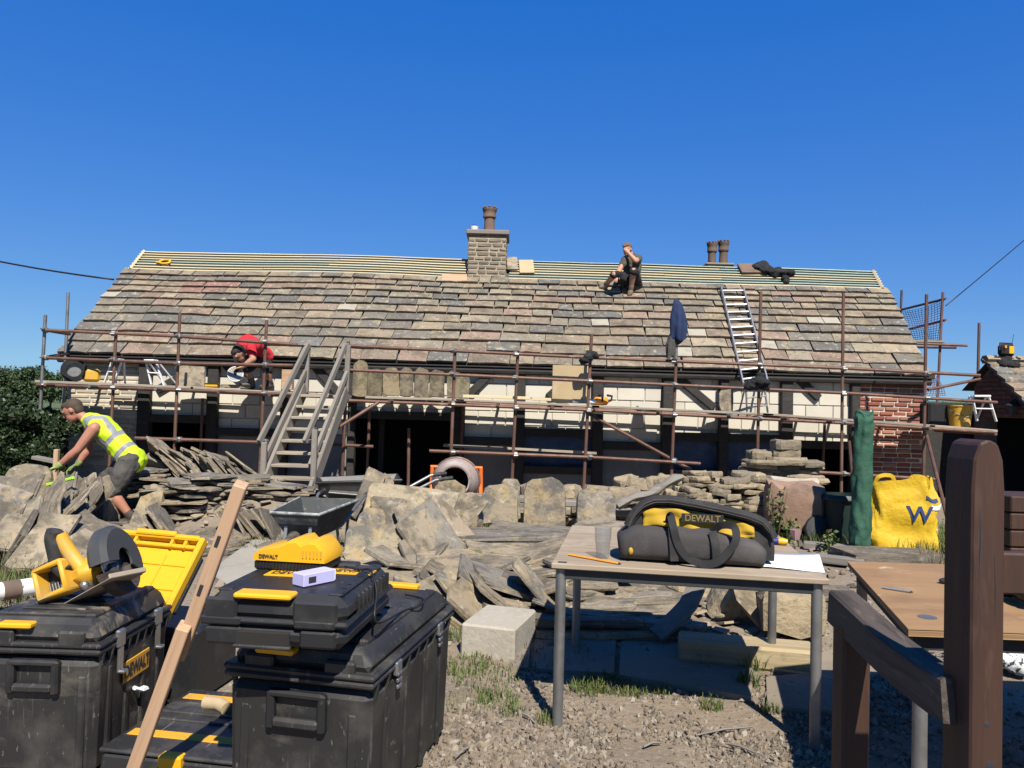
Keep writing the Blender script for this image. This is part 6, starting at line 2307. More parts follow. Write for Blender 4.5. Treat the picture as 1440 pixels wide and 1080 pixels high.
b.grid(ypan, 40, 8)
o = b.build('yellow_panel', m_yfabric, bag, smooth=180)
o.modifiers.new('Solidify', 'SOLIDIFY').thickness = .006
b = MB()
prof = [Vector((lerp(XA + .01, XB - .008, i / 40), -.052, top_profile(lerp(XA + .01, XB - .008, i / 40)) - .012)) for i in range(41)]
b.tube(prof, (.024), 8, True, up=(0, 1, 0), flat=.62)
b.build('zip_band', m_webbing, bag, smooth=60)
b = MB()
b.tube([p + Vector((0, -.024, .004)) for p in prof], .004, 5)
b.tube([p + Vector((0, -.022, -.008)) for p in prof], .003, 5)
b.build('zip', m_canvas, bag, smooth=60)
m_badge = mat('faded_badge', (.24, .17, .05), .85)
for x_, z_ in ((bx(990), .207),):
    MB().box((x_, -.079, z_), (.19, .004, .042), .001, Matrix.Identity(4)).build('badge', m_webbing, bag)
    text('DEWALT', .042, Matrix.Translation((x_, -.0825, z_)) @ Matrix.Rotation(R(90), 4, 'X'), m_badge, bag, sx=.95)


def strap(pts, w, th=.004):
    """flat webbing along pts; its broad side faces the viewer"""
    mb = MB()
    sp = spline([Vector(p) for p in pts], 8)
    n_ = len(sp)
    vs = []
    for i, p in enumerate(sp):
        t = (sp[min(i + 1, n_ - 1)] - sp[max(i - 1, 0)]).normalized()
        s2 = t.cross(Vector((0, -1, 0)))
        s2 = s2.normalized() if s2.length > .2 else Vector((1, 0, 0))
        nn = s2.cross(t).normalized()
        vs += [p + s2 * w / 2 + nn * th, p + s2 * w / 2 - nn * th, p - s2 * w / 2 - nn * th, p - s2 * w / 2 + nn * th]
    mb.add(vs, [(0, 1, 2, 3), tuple(4 * (n_ - 1) + j for j in (3, 2, 1, 0))] + [(4 * i + j, 4 * i + (j + 1) % 4, 4 * i + 4 + (j + 1) % 4, 4 * i + 4 + j) for i in range(n_ - 1) for j in range(4)])
    return mb


strap([(bx(944), -.07, .175), (bx(946), -.115, .22), (bx(950), -.16, .17), (bx(956), -.165, .10), (bx(968), -.172, .045), (bx(988), -.178, .018), (bx(1008), -.178, .03), (bx(1022), -.17, .075), (bx(1032), -.165, .13), (bx(1030), -.14, .185), (bx(1014), -.11, .185), (bx(1004), -.085, .15)], .034).build('handle', m_webbing, bag, smooth=50)
strap([(bx(948), -.15, .17), (bx(950), -.156, .1), (bx(952), -.16, .02)], .036).build('strap', m_webbing, bag)
strap([(bx(1002), -.14, .16), (bx(1006), -.156, .1), (bx(1008), -.16, .02)], .036).build('strap', m_webbing, bag)
for x_ in (bx(893),):
    MB().ball((x_, -.135, .05), (.012, .012, .018), 8, 6).build('clip', m_yfabric, bag, smooth=180)

# ------------------------------------------------------------------ plywood table
BL2, FL2 = G(1191, 789, TH), G(1277, 884, TH)
xh2 = Vector((1, -.035, 0)).normalized()
yv = BL2 - FL2
D2 = yv.length
mb = MB()
W2 = 1.5
quad = [FL2, FL2 + xh2 * W2, BL2 + xh2 * W2, BL2]
pt = thing('plywood_table', 'plywood-topped work table beside the hardwood bench', 'table', ((FL2 + BL2) / 2 + xh2 * .6).xy[:] + (0,))
top = MB()
top.prism([(p.x, p.y) for p in quad], TH - .0, TH + .001)
top.prism([(p.x, p.y) for p in quad], TH - .024, TH - .002)
MB().prism([(p.x, p.y) for p in quad], TH - .003, TH + .0).build('table_top', m_ply, pt, world=True)
q2 = [quad[0] + Vector((.003, .003, 0)), quad[1] + Vector((-.003, .003, 0)), quad[2] - Vector((.003, .003, 0)), quad[3] + Vector((.003, -.003, 0))]
MB().prism([(p.x, p.y) for p in q2], TH - .026, TH - .0032).build('ply_edge', m_plyedge, pt, world=True)
yh2 = yv.normalized()
c_ = lambda u, v: FL2 + xh2 * u + yh2 * v
for a, b_ in ((c_(.04, .06), c_(W2 - .04, .06)), (c_(.04, D2 - .06), c_(W2 - .04, D2 - .06)), (c_(.05, .06), c_(.05, D2 - .06)), (c_(W2 - .05, .06), c_(W2 - .05, D2 - .06))):
    a, b_ = a.copy(), b_.copy()
    a.z = b_.z = TH - .058
    oriented('steel_frame', a, b_, .03, .05, m_tarblack, pt, ch=.003)
for u in (.06, W2 - .06):
    for v in (.07, D2 - .07):
        p = c_(u, v)
        MB().tube([(p.x, p.y, TH - .03), (p.x, p.y, 0)], .024, 14).build('leg', m_galv, pt, smooth=40, world=True)
p = G(1304, 868, TH)
MB().lathe([(0, 0), (.032, 0), (.032, .0012), (0, .0012)], 20, Matrix.Translation((p.x, p.y, TH + .0004))).build('cup_hole', m_galv, pt, world=True)
a, b_ = G(1241, 826, TH + .006), G(1280, 832, TH + .006)
pn = thing('pencil', 'slim silver pen lying on the plywood table top', 'pen', M=frame((a + b_) / 2, b_ - a))
MB().tube([(-(b_ - a).length / 2, 0, 0), ((b_ - a).length / 2, 0, 0)], .0055, 8).build('barrel', m_alu, pn, smooth=50)
MB().tube([((b_ - a).length / 2, 0, 0), ((b_ - a).length / 2 + .012, 0, 0)], [.005, .001], 8).build('tip', m_ink, pn)
# black power tool at the table's far side
p = G(1442, 850, TH)
dr = thing('power_drill', 'black cordless tool lying on the plywood table past the bench post', 'power tool', M=zrot((p.x + .01, p.y + .05, TH + .001), R(70)))
MB().limb([(-.12, 0, .05), (.0, 0, .055), (.1, 0, .05)], [.034, .045, .04], 12).build('motor_housing', m_black, dr, smooth=180)
MB().box((.02, .07, .035), (.06, .12, .05), .015).build('grip', m_black, dr)
MB().box((.02, .14, .04), (.12, .06, .075), .012).build('battery', m_dustblack, dr)
MB().tube([(-.12, 0, .05), (-.17, 0, .05)], [.02, .014], 10).build('chuck', m_galv, dr, smooth=50)
MB().box((-.03, -.03, .05), (.05, .02, .03), .004).build('panel', m_plyedge, dr)
p = G(1330, 821, TH)
o = MB().ball((0, 0, .012), (.04, .022, .014), 12, 8).build('black_fob', m_black, smooth=180)
o.location = (p.x + .01, p.y, TH + .0005)
tag(o, 'small black fob lying on the plywood by the bench post', 'fob')
# patterned bag on the ground under it
p = G(1425, 950)
cloth_heap('patterned_bag', [((p.x + dx, p.y + dy, .07), r) for dx, dy, r in ((0, 0, .09), (.12, .02, .09), (-.1, .03, .07), (.22, 0, .08))],
           mat('leaf_print', (.72, .72, .70), .8, layers=[((.05, .05, .05), 38, .55, .57, 1.0)]), 'white bag with black leaf print on the ground under the plywood table', 'bag', 8)

# ------------------------------------------------------------------ garden bench
bn = thing('garden_bench', 'dark hardwood garden bench with curved arm and tall back post', 'bench', (.95, 1.75, 0))
PY = 1.46
pl, prr = P(1336, 800, PY), P(1413, 800, PY)
pw = P(1413, 800, PY).x - P(1366, 800, PY).x
zt = P(1390, 618, PY).z
mb = MB()
nz_ = 10
prof = [(-.5, 0), (-.5, .93), (-.44, .972), (-.28, .994), (0, 1.0), (.28, .994), (.44, .972), (.5, .93), (.5, 0)]
PX = (P(1366, 900, PY).x + P(1412, 900, PY).x) / 2
DY = .095
vs = []
for yy in (PY, PY + DY):
    for x, z in prof:
        vs.append((PX + x * pw * (1 + .0), yy, z * zt if z else 0))
K = len(prof)
mb.add(vs, [tuple(range(K))[::-1], tuple(K + i for i in range(K))] + [(i, (i + 1) % K, K + (i + 1) % K, K + i) for i in range(K)])
o = mb.build('back_post', m_bench, bn, origin=(PX, PY + DY / 2, .7))
bv = o.modifiers.new('Bevel', 'BEVEL')
bv.width = .004
bv.limit_method = 'ANGLE'
for hx, hz, rr in ((.0, .875, .008), (.006, .80, .012), (-.008, .765, .006)):
    MB().ball((PX + hx, PY + .001, hz), (rr, .0016, rr), 10, 6).build('peg_hole' if rr > .007 else 'knot', m_ink if rr > .007 else m_arm, bn, world=True, smooth=180)
for (x0_, z0_), (x1_, z1_) in (((-.012, .55), (-.008, .83)), ((.014, 1.02), (.010, 1.25)), ((-.018, 1.1), (-.016, 1.33))):
    MB().tube([(PX + x0_, PY + .0015, z0_), (PX + lerp(x0_, x1_, .5) + .002, PY + .0005, lerp(z0_, z1_, .5)), (PX + x1_, PY + .0015, z1_)], [.0008, .0022, .0006], 6).build('crack', m_ink, bn, world=True)
# arm: from the post forward and down in a shallow curve
ax0, ax1 = PX - .03, P(1185, 860, 2.05).x
path = [(PX - .02, PY + .05, .905), (lerp(PX, ax1, .28), 1.62, .893), (lerp(PX, ax1, .55), 1.78, .903), (lerp(PX, ax1, .82), 1.95, .930), (ax1 - .0, 2.06, .948)]
path = [Vector(p) for p in path]
sp = spline(path, 6)
mb = MB()
vs = []
for i, p in enumerate(sp):
    t = (sp[min(i + 1, len(sp) - 1)] - sp[max(i - 1, 0)]).normalized()
    s2 = t.cross(Vector((0, 0, 1))).normalized()
    u2 = s2.cross(t)
    for a, c in ((-.036, .030), (-.03, .036), (.03, .036), (.036, .030), (.034, -.05), (-.034, -.05)):
        vs.append(p + s2 * a + u2 * c)
n_ = 6
mb.add(vs, [(i * n_ + k, i * n_ + (k + 1) % n_, (i + 1) * n_ + (k + 1) % n_, (i + 1) * n_ + k) for i in range(len(sp) - 1) for k in range(n_)] + [tuple(range(n_)), tuple((len(sp) - 1) * n_ + k for k in range(n_))])
mb.build('arm_rest', m_arm, bn, smooth=40, origin=tuple(path[2]))
LX = P(1196, 1000, 2.0).x
o = MB().box((0, 0, 0), (.07, .07, .91), .006).build('front_leg', m_bench)
o.location = (LX - .0, 2.0, .455)
setp(o, bn, True)
a, b_ = Vector((LX, 2.0, .33)), Vector((PX + .01, PY + .05, .33))
oriented('seat_rail', a, b_, .045, .09, m_greywood, bn, ch=.004)
a, b_ = Vector((LX, 1.98, .36)), Vector((LX + 1.3, 1.9, .36))
oriented('front_rail', a, b_, .045, .08, m_greywood, bn, ch=.004)
for i in range(5):
    t = i / 4
    a = lerp(Vector((LX + .02, 1.97, .415)), Vector((PX + .04, PY + .12, .415)), t)
    oriented('seat_slat', a, a + Vector((1.3, -.06, 0)), .075, .025, m_greywood, bn, ch=.004)
o = copy_tree(bpy.data.objects[bn.children[0].name], bn)
o.location.x += 1.35
for z_ in (.62, 1.15):
    oriented('back_rail', Vector((PX + .02, PY + .05, z_)), Vector((PX + 1.36, PY + .05, z_)), .03, .08, m_bench, bn, ch=.004)

# ------------------------------------------------------------------ things in the yard
# green canvas parasol cover
a, b_ = P(1209, 776, 8.0), P(1215, 580, 8.0)
ps = [lerp(a, b_, t) for t in (0, .05, .2, .4, .6, .8, .95, 1.0)]
cloth_tube('parasol_cover', ps, [(.07, .07), (.105, .1), (.10, .1), (.092, .09), (.10, .09), (.088, .09), (.095, .09), (.086, .08)], m_greencloth,
           'tall dark green canvas cover standing upright beside the yellow bag', 'cover', fold=.06, nf=3, seed=3, crumple=.24)
# yellow bulk bag
bb = Vector((P(1272, 770, 8.3).x, 8.5, 0))
bg_ = thing('bulk_bag', 'crumpled yellow bulk bag with blue print standing by the scaffold', 'bulk bag', tuple(bb), R(-14))
b = MB()


def bulk(u, v):
    a = u * math.tau
    c, s_ = math.cos(a), math.sin(a)
    k = .36
    x = k * math.copysign(abs(c) ** .45, c)
    y = k * .8 * math.copysign(abs(s_) ** .45, s_)
    z = v * (.74 + .06 * math.sin(a + 2) + .07 * noise.noise(Vector((c * 2, s_ * 2, 7))))
    w = 1 + .16 * noise.noise(Vector((c * 1.6, s_ * 1.6, v * 2.2))) + .17 * abs(noise.noise(Vector((c * 2.6, s_ * 2.6, v * 3 + c)))) - .06 - .10 * max(0, v - .55) - .10 * max(0, v - .75) + .05 * abs(noise.noise(Vector((c * 9, s_ * 9, v * 9))))
    return (x * w + .06 * (1 - v), y * w, z)


b.grid(bulk, 64, 24)
b.build('sack', m_bag, bg_, smooth=60, weld=True)
mb = MB()
mb.grid(lambda u, v: (lerp(-.32, .32, u), lerp(-.24, .24, v), .66 + .06 * noise.noise(Vector((u * 4, v * 4, 1)))), 10, 8)
mb.build('contents', m_bag, bg_, smooth=180)
pr = MB()
pr2 = MB()
for k in range(1):
    f = lambda px, pz, off=.012: None
for nm, u0, u1, v0, v1, mm in (('white_print', .83, .90, .60, .66, m_paper), ('blue_print', .80, .87, .70, .75, m_bagblue), ('white_print', .875, .905, .22, .32, m_paper)):
    p = MB()

    def pf(u, v):
        q_ = Vector(bulk(lerp(u0, u1, u), lerp(v0, v1, v)))
        return tuple(q_ + Vector((q_.x, q_.y, 0)).normalized() * .006)
    p.grid(pf, 10, 8)
    p.build(nm, mm, bg_, smooth=60)
o = text('W', .24, Matrix.Identity(4), m_bagblue, bg_, 'blue_print', ext=.004)
samp = [Vector(bulk(u_ / 240, v_ / 60)) for u_ in range(140, 241) for v_ in range(61)]
samp = [q_ for q_ in samp if q_.y < 0]
for v in o.data.vertices:
    x_, z_, d_ = v.co.x + .17, v.co.y + .40, v.co.z
    q_ = min(samp, key=lambda q: (q.x - x_) ** 2 + (q.z - z_) ** 2)
    v.co = (x_, q_.y - .012 - d_, z_)
for sx in (-1, 1):
    strap([(sx * .26, -.22, .62), (sx * .24, -.27, .78), (sx * .1, -.26, .8), (sx * .06, -.24, .66)], .04).build('lifting_loop', m_bag, bg_)
# dark green bin
p = Vector((P(1184, 765, 8.6).x, 8.6, .0))
bi = thing('plastic_bin', 'dark green plastic bin with ribbed rim beside the green cover', 'bin', tuple(p))
MB().lathe([(0, 0), (.165, 0), (.2, .5), (.22, .5), (.225, .53), (.205, .56), (.19, .56), (.155, .02), (0, .02)], 24).build('tub', m_bin, bi, smooth=40)
MB().lathe([(.232, .50), (.238, .515), (.232, .53), (.22, .515)], 24, close=True).build('rim', m_bin, bi, smooth=40)
p = P(1152, 745, 8.6)
o = MB().lathe([(0, -.02), (.15, -.02), (.165, 0), (.15, .02), (0, .03)], 24, Matrix.Rotation(R(78), 4, 'X')).build('bin_lid', m_black, smooth=40)
o.location = p
tag(o, 'round black lid leaning between the reddish boulder and the bin', 'lid')
# cement mixer
mp = P(640, 690, 10.0)
mx_ = thing('cement_mixer', 'cement mixer with pale encrusted drum open to the yard', 'cement mixer', (mp.x, 10.1, 0))
drum = Matrix.Translation((0, 0, P(640, 678, 10.0).z)) @ Matrix.Rotation(R(84), 4, 'X')
MB().lathe([(.18, .30), (.20, .31), (.205, .29), (.24, .22), (.30, .05), (.30, -.1), (.22, -.28), (0, -.33)], 28, drum).build('drum', m_mixer, mx_, smooth=40)
MB().lathe([(.182, .295), (.22, .2), (.26, .04), (.26, -.08), (.18, -.24), (0, -.28)], 24, drum).build('drum_lining', m_dark, mx_, smooth=40)
for sx in (-1, 1):
    MB().tube([(sx * .34, .1, 0), (sx * .32, .05, .62)], .025, 8).build('leg', m_orangebarrier, mx_, smooth=40)
    MB().tube([(sx * .34, -.25, 0), (sx * .32, .05, .4)], .02, 8).build('stay', m_orangebarrier, mx_, smooth=40)
MB().tube([(-.34, .05, .62), (.34, .05, .62)], .02, 8).build('yoke', m_orangebarrier, mx_, smooth=40)
MB().lathe([(.305, -.06), (.325, -.05), (.325, -.02), (.305, -.01)], 28, drum, close=True).build('drum_gear', m_rust, mx_)
# orange barrier behind it
ob_ = thing('orange_barrier', 'bright orange slatted barrier standing behind the cement mixer', 'barrier', (P(645, 660, 10.6).x, 10.6, 0))
a, b_ = P(624, 656, 10.6), P(666, 657, 10.6)
W_ = b_.x - a.x
MB().tube([(-W_ / 2, 0, 0), (-W_ / 2, 0, a.z), (W_ / 2, 0, a.z), (W_ / 2, 0, 0)], .016, 6).build('frame', m_orangebarrier, ob_, smooth=40)
for k in range(6):
    MB().box((lerp(-W_ / 2, W_ / 2, (k + .5) / 6), 0, a.z - .22), (.035, .012, .42), .003).build('slat', m_orangepaint, ob_)
# small sunlit white blocks by the wall foot
for i, (px, py) in enumerate(((672, 670), (688, 671))):
    o = MB().box((0, 0, .05), (.16, .1, .1), .005).build('white_block', m_white)
    o.location = (P(px, py, 11.6).x, 11.7, .0)
    o.rotation_euler = (0, 0, .1)
    tag(o, 'small white block in the sun at the cottage wall foot', 'block', 'white blocks at the wall foot')


def barrow(name, label, M, tray_m, rim_m, tip=0.0):
    t = thing(name, label, 'wheelbarrow', M=M)
    b = MB()
    lo = [(-.16, -.16), (.16, -.16), (.19, .42), (-.19, .42)]
    hi = [(-.26, -.36), (.26, -.36), (.34, .56), (-.34, .56)]
    zl, zf, zb = .30, .56, .60
    vo = [(x, y, zl) for x, y in lo] + [(hi[0][0], hi[0][1], zf), (hi[1][0], hi[1][1], zf), (hi[2][0], hi[2][1], zb), (hi[3][0], hi[3][1], zb)]
    vi = [(x * .93, y * .95 + .01, z + .012) for x, y, z in vo]
    fs = [(3, 2, 1, 0), (0, 1, 5, 4), (1, 2, 6, 5), (2, 3, 7, 6), (3, 0, 4, 7)]
    fi = [tuple(8 + q_ for q_ in f[::-1]) for f in fs]
    rim = [(4, 5, 13, 12), (5, 6, 14, 13), (6, 7, 15, 14), (7, 4, 12, 15)]
    b.add(vo + vi, fs + fi + rim)
    tr = b.build('tray', tray_m, t, recalc=True)
    b = MB()
    ring = [Vector(v) for v in vo[4:]]
    b.tube([ring[0], ring[1], ring[2], ring[3], ring[0]], .016, 8, False)
    b.build('rim', rim_m, tr, smooth=50)
    b = MB()
    for k in range(1):
        vs = [(-.25, -.345, .56), (.25, -.345, .56), (.21, -.26, .44), (-.21, -.26, .44)]
    b.add([(x, y - .012, z) for x, y, z in vs] + [(x, y + .004, z) for x, y, z in vs], [(0, 1, 2, 3), (7, 6, 5, 4), (0, 4, 5, 1), (1, 5, 6, 2), (2, 6, 7, 3), (3, 7, 4, 0)])
    b.build('splashed_lip', rim_m, tr)
    wh = MB().lathe([(.10, -.04), (.16, -.045), (.19, -.02), (.195, 0), (.19, .02), (.16, .045), (.10, .04)], 22, Matrix.Translation((0, -.36, .19)) @ Matrix.Rotation(R(90), 4, 'Y'), close=True).build('tyre', m_boot, t, smooth=50)
    MB().lathe([(0, -.03), (.1, -.03), (.1, .03), (0, .03)], 16, Matrix.Translation((0, -.36, .19)) @ Matrix.Rotation(R(90), 4, 'Y')).build('rim', m_galv, wh, smooth=40)
    for sx in (-1, 1):
        MB().tube([(sx * .05, -.42, .19), (sx * .12, -.1, .28), (sx * .2, .45, .33), (sx * .28, .95, .60), (sx * .28, 1.1, .62)], .018, 8).build('handle_tube', m_galv, t, smooth=50)
        MB().tube([(sx * .28, .98, .605), (sx * .28, 1.14, .625)], .024, 8).build('grip', m_rubber, t, smooth=50)
        MB().tube([(sx * .19, .35, .31), (sx * .21, .42, .0), (sx * .21, .55, .0), (sx * .22, .6, .38)], .017, 8).build('leg', m_galv, t, smooth=50)
        MB().box((sx * .13, -.30, .34), (.035, .006, .36), .002, Matrix.Rotation(R(-8), 4, 'X')).build('front_stay', m_alu, t)
    return t


p = G(418, 800)
barrow('wheelbarrow', 'cement-splashed grey wheelbarrow with its wheel towards the concrete path', zrot((p.x, p.y + .3, -.01), R(-8)) @ Matrix.Scale(.86, 4), m_barrow, m_splash)
p = G(490, 752)
barrow('wheelbarrow', 'black wheelbarrow holding a metal sheet before the dark doorway', zrot((p.x - .08, p.y + .35, -.01), R(-78)), m_black, m_black)
p = P(505, 690, 8.6)
o = MB().box((0, 0, 0), (.62, .34, .012), .002).build('metal_sheet', m_galv)
o.location = p
o.rotation_euler = (R(10), R(4), R(5))
tag(o, 'bent galvanised metal sheet lying over the black wheelbarrow', 'metal sheet')
p = P(460, 688, 8.9)
o = thing('orange_handsaw', 'orange-handled tool resting on the black wheelbarrow', 'tool', tuple(p), R(-8))
MB().tube([(-.1, 0, 0), (-.1, 0, .06), (.09, 0, .05), (.1, 0, 0), (-.1, 0, 0)], .014, 6).build('handle', m_orangebarrier, o, smooth=40)
MB().box((.22, 0, .0), (.28, .01, .08), .002).build('blade', m_blue, o)
# plastic pipe on the ground
a, b_ = P(-30, 812, 5.0), P(62, 788, 5.3)
a.z = b_.z = .14
pp = thing('plastic_pipe', 'short white plastic pipe with brown tape wraps at the heap foot', 'pipe', tuple(a))
MB().tube([a, b_], .06, 16).build('pipe', m_white, pp, world=True, smooth=40)
MB().tube([lerp(a, b_, .35), lerp(a, b_, .62)], .064, 16).build('tape_wrap', m_clay, pp, world=True, smooth=40)
MB().tube([lerp(a, b_, .15), lerp(a, b_, .24)], .064, 16).build('tape_wrap', m_shorts, pp, world=True, smooth=40)
# timber stake and board by the hedge
a = P(78, 655, 8.6)
b_ = P(80, 632, 8.6)
tag(oriented('timber_stake', a - Vector((0, 0, .4)), b_, .05, .05, m_newwood, None, (0, -1, 0)), 'fresh timber stake standing against the hedge behind the gloves', 'timber')
tag(oriented('old_board', P(48, 643, 8.7), P(88, 651, 8.7), .12, .04, m_greywood, None), 'old brown board lying on the slabs by the timber stake', 'timber')
tag(oriented('lime_level', P(66, 682, 7.55), P(104, 672, 7.45), .03, .03, m_lime, None), 'lime green strip lying on the slabs by the worker\'s glove', 'tool')
# wooden crate behind the bench post
o = thing('wooden_trunk', 'reddish brown slatted wooden trunk standing beyond the bench post', 'trunk', tuple(P(1470, 745, 7.0).xy) + (0,))
for k in range(5):
    MB().box((0, 0, .1 + k * .15), (.95, .5, .14), .01).build('plank', m_bench, o)
# wooden post lengths
for i, (x0, y0, x1, y1, Y) in enumerate(((1130, 766, 1240, 775, 7.4), (1110, 780, 1215, 792, 6.8))):
    a, b_ = G(x0, y0, .05), G(x1, y1, .05)
    tag(oriented('timber_length', a, b_, .14, .07, m_greywood, None), 'grey timber length on the ground near the green cover', 'timber', 'timber lengths near the green cover')
lay(P(1255, 782, 7.6), 1.0, .5, .09, 'pale flat stone under the front of the yellow bulk bag', None, yaw=.1, tilt=.02)
for px, py, w_ in ((1415, 790, .5), (1430, 760, .5), (1400, 775, .35)):
    p = G(px, py, .12)
    stone(CHUNK, 'stone_block', p, (R(rng.uniform(-20, 20)), R(rng.uniform(-20, 20)), rng.uniform(0, 3)), (w_, w_ * .8, .3), 'grey boulder lying beyond the plywood table behind the bench post', 'boulders beyond the plywood table', 'boulder')


# ------------------------------------------------------------------ people
def remesh(o, vox, it=4):
    m = o.modifiers.new('Remesh', 'REMESH')
    m.mode = 'VOXEL'
    m.voxel_size = vox
    m.use_smooth_shade = True
    s_ = o.modifiers.new('Smooth', 'SMOOTH')
    s_.factor = .5
    s_.iterations = it
    return o


def folds(o, strength=.03, scale=.12):
    tx = bpy.data.textures.new('folds', 'CLOUDS')
    tx.noise_scale = scale
    tx.noise_depth = 1
    d = o.modifiers.new('Displace', 'DISPLACE')
    d.texture = tx
    d.texture_coords = 'GLOBAL'
    d.strength = strength
    d.mid_level = .5
    return o


def V(*a):
    return Vector(a)


def hand_mesh(mb, wrist, tip_dir, palm_n, side, curl=.6, k=1.0):
    """palm, four fingers of unequal length and a thumb leaving the side of the palm"""
    d = Vector(tip_dir).normalized()
    n = Vector(palm_n)
    n = (n - d * n.dot(d)).normalized()
    s_ = d.cross(n) * side
    mb.limb([wrist, wrist + d * .045 * k, wrist + d * .085 * k], [(.03 * k, .018 * k), (.04 * k, .017 * k), (.04 * k, .014 * k)], 10, up=n)
    for i, (off, ln) in enumerate(((-.031, .066), (-.0105, .078), (.0105, .073), (.031, .056))):
        b = wrist + d * .085 * k + s_ * off * k
        m1 = b + (d * math.cos(curl * .5) + n * math.sin(curl * .5)) * ln * .5 * k
        m2 = m1 + (d * math.cos(curl * 1.3) + n * math.sin(curl * 1.3)) * ln * .5 * k
        mb.limb([b - d * .012 * k, m1, m2], [.0095 * k, .009 * k, .0075 * k], 7)
    b = wrist + d * .03 * k - s_ * .032 * k
    t1 = b + (d * .6 - s_ * .7 + n * .3).normalized() * .036 * k
    t2 = t1 + (d * .9 - s_ * .1 + n * .5).normalized() * .03 * k
    mb.limb([b, t1, t2], [.012 * k, .0105 * k, .008 * k], 7)


def person(label, J, f, up, skin, shirt, shorts, boots, hair, glove=None, sleeve=.0, vest=False, vox=.0105, hcurl=(.7, .7), cap=False, build=1.0):
    f = Vector(f).normalized()
    up = Vector(up)
    up = (up - f * up.dot(f)).normalized()
    y = up.cross(f)                                        # the figure's left
    root = thing('person', label, 'person', tuple((J['anL'] + J['anR']) / 2))
    lat = (J['shL'] - J['shR']).normalized()
    hipC, neck, head = J['hip'], J['neck'], J['head']
    chest = lerp(hipC, neck, .72) + J.get('hunch', V(0, 0, 0))
    waist = lerp(hipC, neck, .32) + J.get('hunch', V(0, 0, 0)) * .5
    tdir = (neck - hipC).normalized()
    fw = lat.cross(tdir).normalized()

    def torso(mb, e, a=0.0, top=1.0, hem=0.0):
        pts = [hipC - tdir * hem, hipC, waist, chest, lerp(chest, neck, .72)]
        rr = [(.155 + e + a, .118 + e + a), (.16 + e, .12 + e), (.145 + e, .108 + e), (.18 + e, .122 + e), (.11 + e, .085 + e)]
        if hem == 0:
            pts, rr = pts[1:], rr[1:]
        mb.limb(pts, [(q[0] * build, q[1] * build) for q in rr], 18, up=fw)
    b = MB()
    torso(b, 0)
    b.limb([lerp(chest, neck, .6), neck, lerp(neck, head, .6)], [.062, .056, .054], 12)
    # head
    HM = Matrix((f, y, up)).transposed().to_4x4()
    HM.translation = head
    b.ball((0, 0, .02), (.098, .076, .10), 18, 12, HM)
    b.ball((.03, 0, -.045), (.066, .058, .072), 14, 10, HM)
    b.ball((.052, 0, -.09), (.036, .036, .03), 10, 8, HM)
    b.limb([HM @ V(.09, 0, .02), HM @ V(.112, 0, -.018)], [.010, .017], 8)
    b.limb([HM @ V(.085, -.035, .03), HM @ V(.09, .035, .03)], [.016, .016], 8)
    b.limb([HM @ V(.088, -.016, -.058), HM @ V(.088, .016, -.058)], [.012, .012], 8)
    for s_ in (-1, 1):
        b.ball((-.008, s_ * .078, 0), (.022, .012, .032), 10, 8, HM)
    for s_, sd in (('L', 1), ('R', -1)):
        sh, el, ha = J['sh' + s_], J['el' + s_], J['ha' + s_]
        b.limb([sh, lerp(sh, el, .35), el], [.066, .06, .047], 12)
        b.limb([el, lerp(el, ha, .3), ha], [.047, .049, .032], 12)
        b.limb([chest, sh], [.09, .062], 12)
        hp, kn, an = J['hp' + s_], J['kn' + s_], J['an' + s_]
        b.limb([hp, lerp(hp, kn, .4), kn], [.094, .085, .06], 14)
        b.limb([kn, lerp(kn, an, .3), lerp(kn, an, .6), an], [.057, .061, .05, .038], 14)
        toe = J['toe' + s_]
        b.limb([an + V(0, 0, -.02), toe], [.042, .034], 10)
        if glove is None:
            hand_mesh(b, ha, J['hd' + s_], J.get('pn' + s_, V(0, 0, -1)), sd, hcurl[0 if s_ == 'L' else 1])
    body = remesh(b.build('body', skin, root, world=True), vox * .85, 2)
    # eyes
    for s_ in (-1, 1):
        e = MB().ball((.089, s_ * .031, .008), (.008, .012, .007), 8, 6, HM).build('eye', m_ink, root, world=True, smooth=180)
    # hair or cap
    h = MB()
    h.ball((-.022, 0, .045), (.098, .084, .092), 18, 12, HM)
    h.ball((-.05, 0, .0), (.062, .074, .08), 14, 10, HM)
    if cap:
        h.ball((.05, 0, .075), (.07, .07, .03), 14, 8, HM)
        h.limb([HM @ V(.08, -.03, .07), HM @ V(.15, 0, .06), HM @ V(.08, .03, .07)], [.02, .018, .02], 8)
    else:
        h.ball((.035, 0, .085), (.062, .065, .04), 14, 8, HM)
    remesh(h.build('cap' if cap else 'hair', hair, root, world=True), vox, 2)
    # shorts
    b = MB()
    b.limb([hipC + tdir * .05, hipC - tdir * .02], [(.168 * build, .132 * build), (.168 * build, .135 * build)], 16, up=fw)
    for s_ in 'LR':
        hp, kn = J['hp' + s_], J['kn' + s_]
        b.limb([hp, lerp(hp, kn, .5), lerp(hp, kn, .92)], [.118, .108, .092], 14)
        b.limb([hipC, hp], [.12, .115], 14)
    sh_ = folds(remesh(b.build('shorts', shorts, root, world=True), vox, 3), .045)
    # shirt
    b = MB()
    torso(b, .020, .015, hem=.045 if vest else .05)
    for s_ in 'LR':
        sh, el = J['sh' + s_], J['el' + s_]
        b.limb([chest, lerp(chest, sh, .86 if vest else 1.0)], [.11, .07], 14)
        if sleeve:
            b.limb([sh, lerp(sh, el, sleeve)], [.08, .072], 12)
    b.limb([lerp(chest, neck, .5), lerp(chest, neck, .95)], [(.115, .09), (.085, .08)], 14, up=fw)
    folds(remesh(b.build('vest' if vest else 'shirt', shirt, root, world=True), vox, 3), .035)
